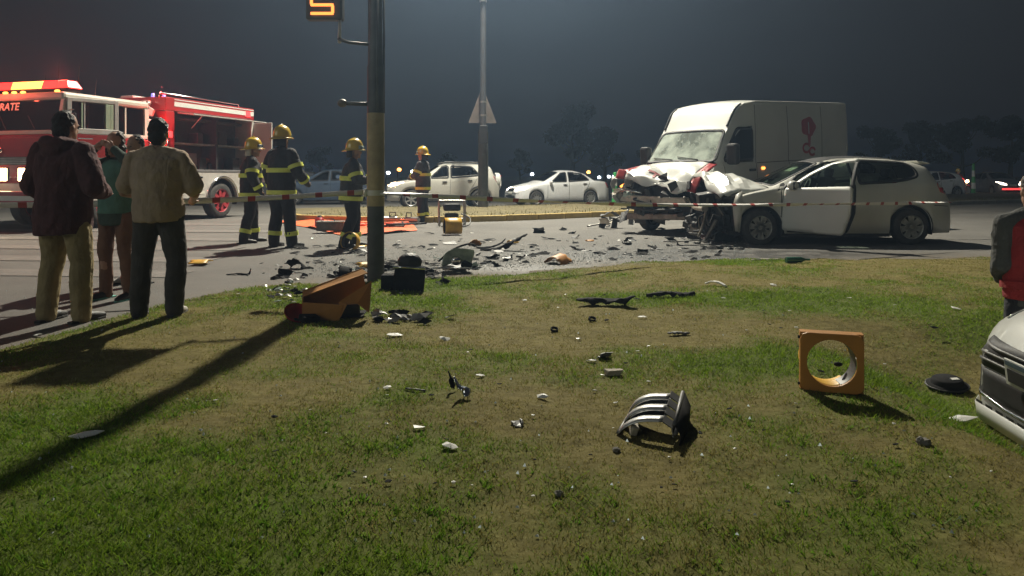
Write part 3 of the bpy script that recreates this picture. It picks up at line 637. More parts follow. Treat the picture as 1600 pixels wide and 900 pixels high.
class Shell:
    """a panelled shell on which windows, lamps, seams and badges are laid by casting rays on it"""
    def __init__(s, V, F):
        s.V = [Vector(v) for v in V]; s.F = [tuple(f) for f in F]; s.bvh = BVHTree.FromPolygons(s.V, s.F)
        A = np.array([tuple(v) for v in s.V]); s.cen = np.array([A[list(f)].mean(0) for f in s.F])
        nr = []
        for f in s.F:
            a, b_, c_, = A[f[0]], A[f[1]], A[f[2]]; e = A[f[-1]] ; n_ = np.cross(c_-a, (e if len(f) > 3 else b_)-b_ if len(f) > 3 else b_-a); nr.append(n_)
        s.dead = np.zeros(len(s.F), bool)
    def plane(s, side):
        if side == 'L': return Vector((0, -9, 0)), Vector((1, 0, 0)), Vector((0, 0, 1)), Vector((0, 1, 0))
        if side == 'R': return Vector((0, 9, 0)), Vector((1, 0, 0)), Vector((0, 0, 1)), Vector((0, -1, 0))
        if side == 'F': return Vector((-9, 0, 0)), Vector((0, 1, 0)), Vector((0, 0, 1)), Vector((1, 0, 0))
        if side == 'B': return Vector((19, 0, 0)), Vector((0, 1, 0)), Vector((0, 0, 1)), Vector((-1, 0, 0))
        if side == 'T': return Vector((0, 0, 9)), Vector((1, 0, 0)), Vector((0, 1, 0)), Vector((0, 0, -1))
        return side
    def hit(s, pl, a, b_, eps):
        o, u, v, d = pl; p = o+u*a+v*b_; h = s.bvh.ray_cast(p, d)
        if h[0] is None:
            h = s.bvh.find_nearest(p+d*7.5); q = h[0]
        else: q = h[0]
        return q-d*eps
    def cut(s, side, poly):
        o, u, v, d = s.plane(side)
        P = np.stack([(s.cen-np.array(o)) @ np.array(u), (s.cen-np.array(o)) @ np.array(v)], 1); k = np.where(inside(poly, P))[0]
        for i in k:
            h = s.bvh.ray_cast(o+u*P[i, 0]+v*P[i, 1], d)
            if h[0] is not None and (h[0]-Vector(s.cen[i])).length < 0.12: s.dead[i] = True
    def panel(s, name, side, poly, material, parent, eps=0.004, res=0.07, thick=0.0, smooth=True):
        pl = s.plane(side); bd = densify(poly, res); xs_ = [p[0] for p in poly]; ys_ = [p[1] for p in poly]
        G = np.array([(a, b_) for a in np.arange(min(xs_)+res*0.6, max(xs_), res) for b_ in np.arange(min(ys_)+res*0.6, max(ys_), res)]) if res < 10 else np.zeros((0, 2))
        pts = [Vector(p) for p in bd]
        if len(G):
            G = G[inside(poly, G)]; B_ = np.array(bd)
            for g_ in G:
                if ((B_-g_)**2).sum(1).min() > (res*0.45)**2: pts.append(Vector(tuple(g_)))
        n = len(bd); r = delaunay_2d_cdt(pts, [(i, (i+1) % n) for i in range(n)], [], 1, 1e-6)
        vs = [s.hit(pl, p.x, p.y, eps) for p in r[0]]
        fs = [tuple(f) for f in r[2]]
        if fs:
            q = sum(((vs[f[1]]-vs[f[0]]).cross(vs[f[2]]-vs[f[0]]).dot(pl[3]) for f in fs))
            if q > 0: fs = [f[::-1] for f in fs]
        o = meshobj(name, vs, fs, material, parent, smooth)
        if thick: solid(o, thick, 0)
        return o
    def strip(s, name, side, line, w, material, parent, eps=0.005, closed=False, res=0.06, inner=None):
        pl = s.plane(side); p = [Vector(q) for q in densify(line, res, closed)]; n = len(p); A, B_ = [], []
        for i in range(n):
            a = p[i-1] if (closed or i > 0) else p[i]; b_ = p[(i+1) % n] if (closed or i < n-1) else p[i]
            d = (b_-a); d = d.normalized() if d.length > 1e-9 else Vector((1, 0)); q = Vector((-d.y, d.x))
            wi = w/2 if inner is None else inner; A.append(s.hit(pl, *(p[i]+q*w/2), eps)); B_.append(s.hit(pl, *(p[i]-q*wi), eps))
        V = A+B_; F = [(i, (i+1) % n, n+(i+1) % n, n+i) for i in range(n if closed else n-1)]
        o = meshobj(name, V, F, material, parent, True); solid(o, 0.006, 0); return o
    def window(s, name, side, poly, parent, gm='glass', fm='plastic_black', fw=0.05, rad=0.05, cut=True):
        poly = round_poly(poly, rad); g = s.panel(name, side, poly, gm, parent, eps=-0.004)
        s.strip('frame', side, poly, fw, fm, g, eps=0.003, closed=True)
        if cut: s.cut(side, poly)
        return g
    def build(s, name, material, parent, thick=0.0):
        F = [f for f, d in zip(s.F, s.dead) if not d]; used = sorted({i for f in F for i in f}); mp = {k: i for i, k in enumerate(used)}
        o = meshobj(name, [s.V[i] for i in used], [tuple(mp[i] for i in f) for f in F], material, parent, True, auto=0.75)
        if thick: solid(o, thick, -1)
        return o
def smooth_curve(keys, xs_, sig):
    fx = np.arange(xs_[0]-1, xs_[-1]+1, 0.01); y = np.interp(fx, [k[0] for k in keys], [k[1] for k in keys])
    k = np.exp(-0.5*(np.arange(-30, 31)*0.01/sig)**2); k /= k.sum(); return np.interp(xs_, fx, np.convolve(np.pad(y, 30, 'edge'), k, 'valid'))
def car_shell(sp, x0=0.0, x1=None, step=0.045):
    L_ = sp['L']; x1 = L_ if x1 is None else x1
    xs_ = set(np.round(np.arange(x0, x1, step), 3))|{round(x0, 3), round(x1, 3)}
    for xw in sp['wheels']:
        for t in np.linspace(-1, 1, 25): xs_.add(round(xw+sp['arch']*math.sin(t*PI/2), 3))
    xs_ = np.array(sorted(q for q in xs_ if x0-1e-6 <= q <= x1+1e-6))
    keep = [xs_[0]]
    for q in xs_[1:]:
        if q-keep[-1] > 0.008: keep.append(q)
    xs_ = np.array(keep)
    top = smooth_curve(sp['top'], xs_, sp.get('sig', 0.05)); belt = smooth_curve(sp['belt'], xs_, 0.06); w = smooth_curve(sp['w'], xs_, 0.04); wt = smooth_curve(sp['wt'], xs_, 0.06)
    bot = np.full(len(xs_), sp['sill']); bot = np.maximum(bot, np.interp(xs_, [k[0] for k in sp['bot']], [k[1] for k in sp['bot']])) if 'bot' in sp else bot
    for xw in sp['wheels']:
        d = sp['arch']**2-(xs_-xw)**2; bot = np.where(d > 0, np.maximum(bot, sp['rw']+np.sqrt(np.maximum(d, 0))), bot)
    rows = []
    for i, x in enumerate(xs_):
        be = min(belt[i], top[i]-0.015); bo = min(bot[i], be-0.03); H_ = be-bo; drop = sp.get('crown', 0.06); half = []
        for k, f in ((0.0, 0.955), (0.10, 0.985), (0.28, 1.0), (0.50, 0.998), (0.70, 0.988), (0.86, 0.975), (0.95, 0.962), (1.0, 0.945)):
            half.append((w[i]*f, bo+H_*k))
        ez = max(be+0.004, top[i]-drop); ew = min(wt[i], w[i]*0.93)
        for k in (0.2, 0.4, 0.6, 0.8, 1.0):
            cv = math.sin(k*PI/2)*0.35+k*0.65; half.append((w[i]*0.945*(1-k)+ew*k+0.02*math.sin(k*PI)*min(1, (ez-be)*3), be+(ez-be)*k))
        for k in (0.93, 0.82, 0.62, 0.36, 0.0):
            half.append((ew*k, ez+(top[i]-ez)*(1-k**2.2)))
        row = [(x, -a, b_) for a, b_ in half]+[(x, a, b_) for a, b_ in reversed(half[:-1])]
        rows.append(row)
    R = np.array(rows)
    nose = sp.get('nose')
    if nose:                                            # push front / rear skin in or out by height
        for key, kx, kz, kd in nose:
            dx = np.interp(R[:, :, 2], kz, kd); fall = np.exp(-np.abs(R[:, :, 0]-kx)/key); R[:, :, 0] += dx*fall
    n, c = R.shape[:2]; V = R.reshape(-1, 3); F = [(i*c+j, i*c+j+1, (i+1)*c+j+1, (i+1)*c+j) for i in range(n-1) for j in range(c-1)]
    if sp.get('cap_front', True): F.append(tuple(range(c)))
    if sp.get('cap_rear', True): F.append(tuple((n-1)*c+j for j in reversed(range(c))))
    return Shell(V, F)
WHEELS = {}
def wheel(parent, loc, R=0.31, w=0.20, style='alloy', spokes=7, face=-1, steer=0.0, rim_mat='alloy'):
    key = (R, w, style, spokes, rim_mat)
    if key not in WHEELS:
        t = MB().lathe([(R*0.66, -w/2), (R*0.80, -w/2-0.006), (R*0.93, -w*0.47), (R*0.985, -w*0.38), (R, -w*0.2), (R, w*0.2), (R*0.985, w*0.38), (R*0.93, w*0.47), (R*0.66, w/2)], 40, 'y')
        rim = MB(); r = R*0.67
        rim.lathe([(r, -w*0.46), (r*0.97, -w*0.50), (r*0.92, -w*0.46), (r*0.88, -w*0.30), (r*0.86, w*0.4)], 40, 'y')
        rim.lathe([(0.001, -w*0.42), (r*0.22, -w*0.42), (r*0.26, -w*0.36), (r*0.26, -w*0.2)], 24, 'y')
        n = spokes
        for k in range(n):
            a = 2*PI*k/n; ww = 0.055 if style == 'alloy' else 0.075
            for sgn in ((-1, 1) if style == 'split' else (0,)):
                b_ = a+sgn*0.17
                u = Vector((math.cos(a), 0, math.sin(a))); q = Vector((-math.sin(a), 0, math.cos(a))); e = Vector((math.cos(b_), 0, math.sin(b_))); eq = Vector((-math.sin(b_), 0, math.cos(b_)))
                h = ww*R/0.31*(0.42 if style == 'split' else 0.5); p = [u*r*0.2-q*h, u*r*0.2+q*h, e*r*0.92+eq*h*0.75, e*r*0.92-eq*h*0.75]
                yo, yi = -w*0.43, -w*0.30; rim.add([v+Vector((0, yo, 0)) for v in p]+[v+Vector((0, yi, 0)) for v in p], [(0, 1, 2, 3), (4, 7, 6, 5), (0, 4, 5, 1), (1, 5, 6, 2), (2, 6, 7, 3), (3, 7, 4, 0)])
        back = MB().lathe([(0.001, -w*0.12), (r*0.9, -w*0.12)], 24, 'y')
        hub = MB().lathe([(0.001, -w*0.46), (r*0.13, -w*0.46), (r*0.15, -w*0.42), (r*0.15, -w*0.3)], 16, 'y')
        proto = []
        for nm, mb, mt in (('tyre', t, 'rubber'), ('rim', rim, rim_mat), ('brake_disc', back, 'engine_dark'), ('hub_cap', hub, rim_mat)):
            me = bpy.data.meshes.new(nm); me.from_pydata([tuple(v) for v in mb.v], [], mb.f); me.polygons.foreach_set('use_smooth', [True]*len(me.polygons)); me.set_sharp_from_angle(angle=0.6); me.materials.append(M[mt]); proto.append((nm, me))
        WHEELS[key] = proto
    proto = WHEELS[key]; base = bpy.data.objects.new('wheel', proto[0][1]); C.objects.link(base); base.parent = parent; base.location = loc
    base.rotation_euler = (0, random.uniform(0, 6), steer+(PI if face > 0 else 0))
    for nm, me in proto[1:]:
        o = bpy.data.objects.new(nm, me); C.objects.link(o); o.parent = base
    return base
def cabin(parent, x0, x1, hw, zf, seats, seat_m='seat_fabric', dash=None):
    MB().bb(x0, x1, -hw, hw, zf-0.12, zf).build('floor_pan', 'engine_dark', parent)
    for (sx, sy) in seats:
        s_ = MB(); s_.box((sx, sy, zf+0.20), (0.50, 0.48, 0.20)).box((sx+0.27, sy, zf+0.52), (0.14, 0.46, 0.62), (0, 0.22, 0)).box((sx+0.36, sy, zf+0.90), (0.09, 0.24, 0.17), (0, 0.22, 0))
        s_.build('seat', seat_m, parent, bevel=0.05)
    if dash:
        dx, dz = dash; MB().prism([(dx, dz), (dx+0.45, dz-0.03), (dx+0.52, dz-0.14), (dx+0.40, dz-0.4), (dx, dz-0.4)], -hw, hw).build('dashboard', 'plastic_grey', parent, bevel=0.03)
        w_ = MB(); pts = [(0.19*math.cos(a), 0.19*math.sin(a), 0) for a in np.linspace(0, 2*PI, 25)]; w_.tube(pts, 0.016, 8, caps=False).tube([(-0.18, 0, 0), (0.18, 0, 0)], 0.018, 6).tube([(0, 0, 0), (0, -0.18, 0)], 0.018, 6)
        w_.build('steering_wheel', 'plastic_black', parent, smooth=True, loc=(dx+0.62, -0.36, dz-0.06), rot=(0, math.radians(-62), 0))
def wells(parent, sp, ctr=0.0):
    before = set(parent.children)
    for xw in sp['wheels']:
        for sg in (-1, 1):
            pr = [(xw+(sp['arch']+0.01)*math.cos(a), sp['rw']+(sp['arch']+0.01)*math.sin(a)) for a in np.linspace(-0.35, PI+0.35, 18)]; y0, y1 = sg*(sp['W']-0.035), sg*(sp['W']-0.36)
            MB().grid([[(a, y0, b_) for a, b_ in pr], [(a, y1, b_) for a, b_ in pr]]).build('wheel_well', 'engine_dark', parent, smooth=True)
    MB().bb(sp['wheels'][0]+sp['arch']-0.02, sp['wheels'][1]-sp['arch']+0.02, -sp['W']+0.06, sp['W']-0.06, sp['sill']-0.06, sp['sill']+0.16).build('underbody', 'engine_dark', parent)
    MB().bb(max(0.15, sp['wheels'][0]-0.5), sp['L']-0.25, -sp['W']+0.38, sp['W']-0.38, sp['sill']-0.02, sp['sill']+0.3).build('underbody', 'engine_dark', parent)
    for o in set(parent.children)-before: o.location.x += ctr
def xfm(poly, f): return [f(*p) for p in poly]

def generic_car(name, label, loc, yaw, sp, paint, windows, rear_q=None, head='head_off', tail='tail_off', group=None, wheel_style=('alloy', 7), gm='glass_dark', plate=True, cat='car'):
    t = thing(name, label, cat, loc, yaw, group); ctr = -sp['L']/2
    sh = car_shell(sp)
    # everything is shifted so that the thing's origin lies under its middle
    for v in sh.V: v.x += ctr
    sh.cen[:, 0] += ctr; sh.bvh = BVHTree.FromPolygons(sh.V, sh.F)
    X = lambda x: x+ctr
    for sd in 'LR':
        for wpoly in windows: sh.window('side_window', sd, [(X(a), b_) for a, b_ in wpoly], t, gm)
        for seam in sp.get('seams', ()): sh.strip('door_seam', sd, [(X(a), b_) for a, b_ in seam], 0.011, 'plastic_black', t, eps=0.002)
        for hx, hz in sp.get('handles', ()):
            p = sh.hit(sh.plane(sd), X(hx), hz, 0.018); MB().box(p, (0.17, 0.03, 0.035)).build('door_handle', sp.get('handle_mat', 'plastic_black'), t, bevel=0.01)
        sg = -1 if sd == 'L' else 1
        p = sh.hit(sh.plane(sd), X(sp['mirror'][0]), sp['mirror'][1], 0.10); mm = MB().ell(p, (0.07, 0.10, 0.075), 12, 8).build('mirror', paint, t, smooth=True)
        MB().box(p+Vector((0.0, -sg*0.08, -0.03)), (0.05, 0.12, 0.03)).build('mirror_arm', 'plastic_black', mm)
        if 'sill_trim' in sp:
            sh.strip('sill_trim', sd, [(X(sp['wheels'][0]+sp['arch']), sp['sill']+0.09), (X(sp['wheels'][1]-sp['arch']), sp['sill']+0.09)], sp['sill_trim'], 'plastic_grey', t, eps=0.006)
            for xw in sp['wheels']:
                sh.strip('arch_trim', sd, [(X(xw+(sp['arch']+0.025)*math.cos(a)), sp['rw']+(sp['arch']+0.025)*math.sin(a)) for a in np.linspace(0.0, PI, 18)], 0.06, 'plastic_grey', t, eps=0.006)
    ws = sp['windscreen']; d = Vector((ws[2]-ws[0], 0, ws[3]-ws[1])).normalized(); nrm = Vector((-d.z, 0, d.x)); o_ = Vector((X(ws[0]), 0, ws[1]))+nrm*3; ln = math.hypot(ws[2]-ws[0], ws[3]-ws[1])
    pl = (o_, Vector((0, 1, 0)), d, -nrm)
    sh.window('windscreen', pl, [(-ws[4], 0.02), (ws[4], 0.02), (ws[5], ln-0.02), (-ws[5], ln-0.02)], t, gm, rad=0.1)
    rw_ = sp['rear_window']; d = Vector((rw_[2]-rw_[0], 0, rw_[3]-rw_[1])).normalized(); nrm = Vector((d.z, 0, -d.x)); o_ = Vector((X(rw_[0]), 0, rw_[1]))+nrm*3; ln = math.hypot(rw_[2]-rw_[0], rw_[3]-rw_[1])
    sh.window('rear_window', (o_, Vector((0, 1, 0)), d, -nrm), [(-rw_[4], 0.03), (rw_[4], 0.03), (rw_[5], ln-0.03), (-rw_[5], ln-0.03)], t, gm, rad=0.08)
    for sg in (-1, 1):
        hp = sp['headlight']; sh.panel('headlight', 'F', round_poly([(sg*a, b_) for a, b_ in hp][::sg], 0.04), head, t, eps=0.006, thick=0.01)
        tp = sp['taillight']; sh.panel('taillight', 'B', round_poly([(sg*a, b_) for a, b_ in tp][::sg], 0.04), tail, t, eps=0.006, thick=0.01)
    if 'side_lamp' in sp:
        for sd in 'LR': sh.panel('headlight_wrap', sd, round_poly([(X(a), b_) for a, b_ in sp['side_lamp']], .02), head, t, eps=0.006, thick=.008)
    gr = sh.panel('grille', 'F', round_poly(sp['grille'], 0.03), 'plastic_black', t, eps=0.006, thick=0.008)
    zs_ = [p[1] for p in sp['grille']]; ys_ = [p[0] for p in sp['grille']]
    for k in range(1, 4):
        z = min(zs_)+(max(zs_)-min(zs_))*k/4; sh.strip('grille_bar', 'F', [(min(ys_)*0.9, z), (max(ys_)*0.9, z)], 0.014, 'chrome', gr, eps=0.014)
    sh.panel('lower_grille', 'F', round_poly(sp['lower'], 0.03), 'plastic_black', t, eps=0.006, thick=0.008)
    if plate:
        z = sp['plate_z']; sh.panel('number_plate', 'F', [(-0.2, z), (0.2, z), (0.2, z+0.12), (-0.2, z+0.12)], 'plate', t, eps=0.02, thick=0.006)
    sh.build('body', paint, t)
    wells(t, sp, ctr)
    for xw in sp['wheels']:
        for sg in (-1, 1): wheel(t, (X(xw), sg*(sp['W']-0.115), sp['rw']), sp['rw'], 0.20, *wheel_style, face=sg)
    cabin(t, X(sp['cab'][0]), X(sp['cab'][1]), sp['W']-0.14, sp['sill']+0.12, [(X(sp['seat'][0]), -0.36), (X(sp['seat'][0]), 0.36), (X(sp['seat'][1]), -0.36), (X(sp['seat'][1]), 0.36)], dash=(X(sp['dash'][0]), sp['dash'][1]))
    return t, sh, X

SEDAN = dict(side_lamp=[(.10, .62), (.42, .70), (.36, .775), (.12, .735)], L=4.26, W=0.84, sill=0.20, wheels=(0.80, 3.27), rw=0.295, arch=0.345, sig=0.045, crown=0.07,
    top=[(0, .58), (.06, .70), (.25, .80), (.7, .90), (1.08, .97), (1.2, 1.03), (1.85, 1.38), (2.2, 1.44), (2.7, 1.43), (3.05, 1.35), (3.55, 1.06), (3.7, 1.02), (4.15, .99), (4.24, .90), (4.26, .70)],
    belt=[(0, .52), (.2, .68), (.8, .82), (1.2, .88), (2.5, .92), (3.4, .98), (4.0, .97), (4.26, .70)],
    w=[(0, .50), (.05, .66), (.18, .77), (.5, .83), (2, .84), (3.6, .83), (4.0, .79), (4.2, .70), (4.26, .6)],
    wt=[(0, .45), (.3, .62), (1.0, .70), (1.2, .70), (1.9, .58), (2.8, .58), (3.5, .66), (4.2, .60)],
    windscreen=(1.17, 1.0, 1.88, 1.40, .62, .52), rear_window=(3.58, 1.05, 3.02, 1.36, .60, .50),
    headlight=[(.36, .60), (.68, .64), (.72, .80), (.50, .76), (.36, .68)], taillight=[(.52, .70), (.74, .70), (.76, .93), (.62, .94)],
    grille=[(-.28, .58), (.28, .58), (.32, .70), (-.32, .70)], lower=[(-.5, .27), (.5, .27), (.45, .42), (-.45, .42)], plate_z=.44,
    seams=([(1.28, .30), (1.30, .84)], [(2.25, .24), (2.28, 1.30)], [(3.06, .62), (3.25, .98)]), handles=((2.08, .84), (3.0, .88)), mirror=(1.42, .95), cab=(1.3, 3.3), seat=(1.9, 2.75), dash=(1.2, .95))
SUV = dict(side_lamp=[(.10, .80), (.42, .90), (.30, .965), (.10, .92)], L=4.10, W=0.875, sill=0.30, wheels=(0.84, 3.36), rw=0.345, arch=0.40, sig=0.04, crown=0.06, sill_trim=0.17,
    top=[(0, .72), (.05, .88), (.25, .98), (.8, 1.06), (1.05, 1.10), (1.15, 1.14), (1.85, 1.58), (2.15, 1.66), (2.8, 1.68), (3.6, 1.63), (3.80, 1.58), (3.98, 1.15), (4.06, .95), (4.10, .75)],
    belt=[(0, .64), (.2, .86), (.8, 1.0), (1.2, 1.05), (2.5, 1.08), (3.4, 1.17), (3.9, 1.14), (4.10, .75)],
    w=[(0, .58), (.05, .72), (.18, .82), (.5, .87), (2, .875), (3.6, .865), (3.9, .83), (4.05, .76), (4.1, .7)],
    wt=[(0, .5), (.3, .66), (1.0, .74), (1.2, .73), (1.9, .63), (2.8, .63), (3.7, .61), (4.1, .60)],
    windscreen=(1.12, 1.11, 1.88, 1.59, .66, .56), rear_window=(3.95, 1.20, 3.82, 1.54, .60, .54),
    headlight=[(.40, .82), (.74, .86), (.76, .97), (.50, .94), (.40, .90)], taillight=[(.60, .95), (.76, .95), (.76, 1.18), (.64, 1.18)],
    grille=[(-.36, .58), (.36, .58), (.40, .78), (-.40, .78)], lower=[(-.5, .36), (.5, .36), (.45, .50), (-.45, .50)], plate_z=.50,
    seams=([(1.36, .42), (1.38, 1.0)], [(2.24, .34), (2.26, 1.48)], [(2.95, .60), (3.25, 1.10)]), handles=((2.05, .98), (2.98, 1.03)), mirror=(1.48, 1.10), cab=(1.3, 3.3), seat=(1.95, 2.8), dash=(1.2, 1.05))
HATCH = dict(L=4.0, W=0.86, sill=0.20, wheels=(0.80, 3.30), rw=0.30, arch=0.35, sig=0.045, crown=0.07,
    top=[(0, .62), (.06, .76), (.25, .86), (.7, .96), (.98, 1.02), (1.1, 1.07), (1.8, 1.42), (2.2, 1.49), (2.8, 1.48), (3.5, 1.40), (3.68, 1.34), (3.90, 1.02), (3.97, .90), (4.0, .70)],
    belt=[(0, .55), (.2, .72), (.8, .86), (1.2, .92), (2.5, .96), (3.4, 1.04), (3.8, 1.02), (4.0, .70)],
    w=[(0, .50), (.05, .66), (.18, .78), (.5, .85), (2, .86), (3.4, .85), (3.8, .80), (3.95, .72), (4.0, .64)],
    wt=[(0, .45), (.3, .62), (1.0, .72), (1.2, .71), (1.9, .59), (2.8, .59), (3.6, .56), (4.0, .60)],
    windscreen=(1.07, 1.04, 1.82, 1.42, .63, .53), rear_window=(3.88, 1.07, 3.68, 1.34, .58, .50),
    headlight=[(.34, .62), (.66, .68), (.74, .86), (.55, .82), (.36, .72)], taillight=[(.56, .84), (.74, .84), (.74, 1.08), (.62, 1.06)],
    grille=[(-.34, .40), (.34, .40), (.40, .56), (-.40, .56)], lower=[(-.5, .22), (.5, .22), (.45, .33), (-.45, .33)], plate_z=.57,
    seams=([(1.28, .30), (1.30, .88)], [(2.25, .24), (2.28, 1.34)], [(3.0, .6), (3.1, 1.0)]), handles=((2.08, .88), (2.9, .93)), mirror=(1.35, 1.0), cab=(1.3, 3.3), seat=(1.9, 2.7), dash=(1.15, 1.0))
SED_WIN = [[(1.50, .96), (2.16, .97), (2.20, 1.34), (2.0, 1.33)], [(2.28, .97), (3.22, 1.03), (3.10, 1.16), (2.92, 1.29), (2.30, 1.34)]]
SUV_WIN = [[(1.52, 1.12), (2.18, 1.13), (2.20, 1.55), (1.98, 1.53)], [(2.30, 1.13), (3.34, 1.22), (3.18, 1.42), (3.05, 1.53), (2.30, 1.56)]]
HAT_WIN = [[(1.42, 1.0), (2.16, 1.01), (2.20, 1.39), (1.95, 1.37)], [(2.28, 1.01), (3.25, 1.09), (3.15, 1.26), (3.0, 1.34), (2.30, 1.39)]]

def yaw_between(front, rear): return math.atan2(rear[1]-front[1], rear[0]-front[0])
# white sedan on the far road
yw = math.radians(24); t, sh, X = generic_car('sedan_car', 'white four-door sedan on the far road, seen from its front corner', (gx(876, 30.6)-0.15, 30.6, 0), yw, SEDAN, 'paint_bright', SED_WIN, head='head_white', wheel_style=('alloy', 9), group='cars on the far road')
sh.strip('bumper_line', 'F', [(-.66, .50), (.66, .50)], 0.012, 'plastic_black', t)
# white compact suv with a spare wheel on its tail
yw = math.radians(13); t, sh, X = generic_car('suv_car', 'white compact suv with tail-mounted spare wheel behind the far firefighter', (gx(686, 27.6)+0.10, 27.6, 0), yw, SUV, 'paint_pearl', SUV_WIN, head='head_on', wheel_style=('alloy', 6), group='cars on the far road')
sp_ = MB().lathe([(0.001, .16), (.27, .16), (.33, .12), (.34, .02), (.34, -.05), (.001, -.05)], 28, 'x').build('spare_wheel_cover', 'paint_white', t, smooth=True, auto=0.6, loc=(SUV['L']/2+0.03, 0.05, .98))
MB().box((0.17, 0, 0.16), (0.02, 0.2, 0.14)).build('spare_reflector', 'tail_on', sp_, bevel=0.005)
for sg in (-1, 1): MB().tube([(X(1.95), sg*.60, 1.64), (X(2.1), sg*.60, 1.71), (X(3.4), sg*.58, 1.70), (X(3.55), sg*.57, 1.63)], 0.018, 8).build('roof_rail', 'plastic_grey', t, smooth=True)
# dark van-like cars further left, behind the firefighters
t, sh, X = generic_car('parked_car', 'dark blue parked car behind the gap between two firefighters', (gx(505, 31), 31.5, 0), math.radians(8), HATCH, 'paint_blue', HAT_WIN, wheel_style=('alloy', 5), group='cars on the far road')
t, sh, X = generic_car('parked_car', 'grey parked car partly behind the two leading firefighters', (gx(432, 34), 34.5, 0), math.radians(4), HATCH, 'paint_grey', HAT_WIN, head='head_white', wheel_style=('alloy', 5), group='cars on the far road')
# right side of the far road
t, sh, X = generic_car('hatchback_car', 'white hatchback with glowing tail lamp far behind the crashed hatchback', (gx(1484, 41)-0.75, 42, 0), math.radians(10), HATCH, 'paint_bright', HAT_WIN, tail='tail_on', wheel_style=('alloy', 7), group='cars on the far road')
t, sh, X = generic_car('oncoming_car', 'grey car with lit headlights beside the red-vested person', (gx(1580, 46), 47.5, 0), math.radians(84), HATCH, 'paint_grey', HAT_WIN, head='head_white', wheel_style=('alloy', 7), group='cars on the far road')
sh.panel('painted_red_reflection', 'F', [(-.62, .36), (.62, .36), (.62, .44), (-.62, .44)], 'tail_on', t, eps=0.02, thick=0.01)  # glowing strip stands in for a red reflection low on the front
t, sh, X = generic_car('waiting_car', 'dark car with glowing amber lamp just behind the white sedan', (gx(985, 36)+1.6, 37.5, 0), math.radians(30), HATCH, 'paint_grey', HAT_WIN, head='amber_on', wheel_style=('alloy', 7), group='cars on the far road')

# white car whose nose reaches into the picture beside the verge
NEAR = dict(HATCH); NEAR['headlight'] = [(.62, .72), (.75, .76), (.79, .88), (.68, .86)]; NEAR['grille'] = [(-.60, .50), (.60, .50), (.56, .655), (-.56, .655)]; NEAR['lower'] = [(-.56, .335), (.56, .335), (.60, .49), (-.60, .49)]
t, sh, X = generic_car('white_car', 'white car nose with number plate and dark grille on the verge', (2.46+2.0, 3.2, -0.34), math.radians(-7), NEAR, 'paint_white', HAT_WIN, wheel_style=('alloy', 7), gm='glass_dark', plate=False)
for o in list(t.children):
    for q in list(o.children):
        if q.name.startswith('grille_bar'): q.data.materials[0] = M['plastic_grey']
pl_ = MB().bb(-.012, .0, -.20, .20, -.065, .065).build('number_plate', 'plate', t, bevel=.004, loc=(X(0)-.035, 0.02, .545), rot=(0, -.10, 0)); MB().bb(-.016, -.013, -.185, .185, .035, .058).build('plate_band', 'paint_blue', pl_); MB().bb(-.016, -.013, -.18, -.02, -.045, .02).build('plate_print', 'plastic_black', pl_); MB().bb(-.016, -.013, .02, .17, -.045, .02).build('plate_print', 'plastic_black', pl_)
sh.strip('chrome_lip', 'F', [(-.62, .355), (-.3, .325), (.3, .325), (.62, .355)], 0.016, 'chrome', t, eps=0.012)
sh.strip('splitter', 'F', [(-.66, .255), (.66, .255)], 0.085, 'paint_white', t, eps=0.03)
for y in np.linspace(-.5, .5, 11): sh.panel('lip_slot', 'F', [(y-.035, .300), (y+.035, .300), (y+.035, .314), (y-.035, .314)], 'plastic_black', t, eps=0.033, res=0.05)
# rampant animal badge on the bonnet edge
badge = [(-.03, -.05), (.0, -.045), (.012, -.02), (.035, -.045), (.05, -.04), (.03, 0.0), (.05, .02), (.03, .03), (.028, .055), (.0, .065), (-.012, .045), (-.035, .05), (-.02, .025), (-.045, .015), (-.02, .0)]
sh.panel('badge', (Vector((X(0.16), 0.0, 3)), Vector((0, 1, 0)), Vector((1, 0, 0)), Vector((0, 0, -1))), [(a*1.3, b_*1.3) for a, b_ in badge], 'plastic_black', t, eps=0.006, res=0.02, thick=0.006)
# ---------------------------------------------------------------- crashed vehicles
def tri(x): return 2*abs(x-math.floor(x+0.5))
def crumpled(rows, nu, nv, amp, seed, front=1.0):
    """control grid -> dense buckled sheet; folds grow towards the last row"""
    A = np.array(rows, float); R, Cc = A.shape[:2]; rg_ = np.random.default_rng(seed)
    def sm(P, n):
        return np.array([tuple(q) for q in spline([tuple(p) for p in P], n)])
    B_ = np.stack([sm(A[:, j], nu) for j in range(Cc)], 1); B_ = np.stack([sm(B_[i], nv) for i in range(B_.shape[0])], 0)
    n, m_ = B_.shape[:2]; u = np.linspace(0, 1, n)[:, None]*np.ones((1, m_)); v = np.ones((n, 1))*np.linspace(0, 1, m_)[None]
    f = np.zeros((n, m_))
    for k in range(5):
        a, b_, c_ = rg_.uniform(1.5, 4), rg_.uniform(-3.5, 3.5), rg_.uniform(0, 1); p = u*a+v*b_+c_; f += (np.abs(p-np.round(p))*2-0.5)*rg_.uniform(0.4, 1)
    B_[:, :, 2] += f*amp*(0.12+u**1.6*front); B_[:, :, 0] += f*amp*0.6*u**2
    return [[tuple(B_[i, j]) for j in range(m_)] for i in range(n)]
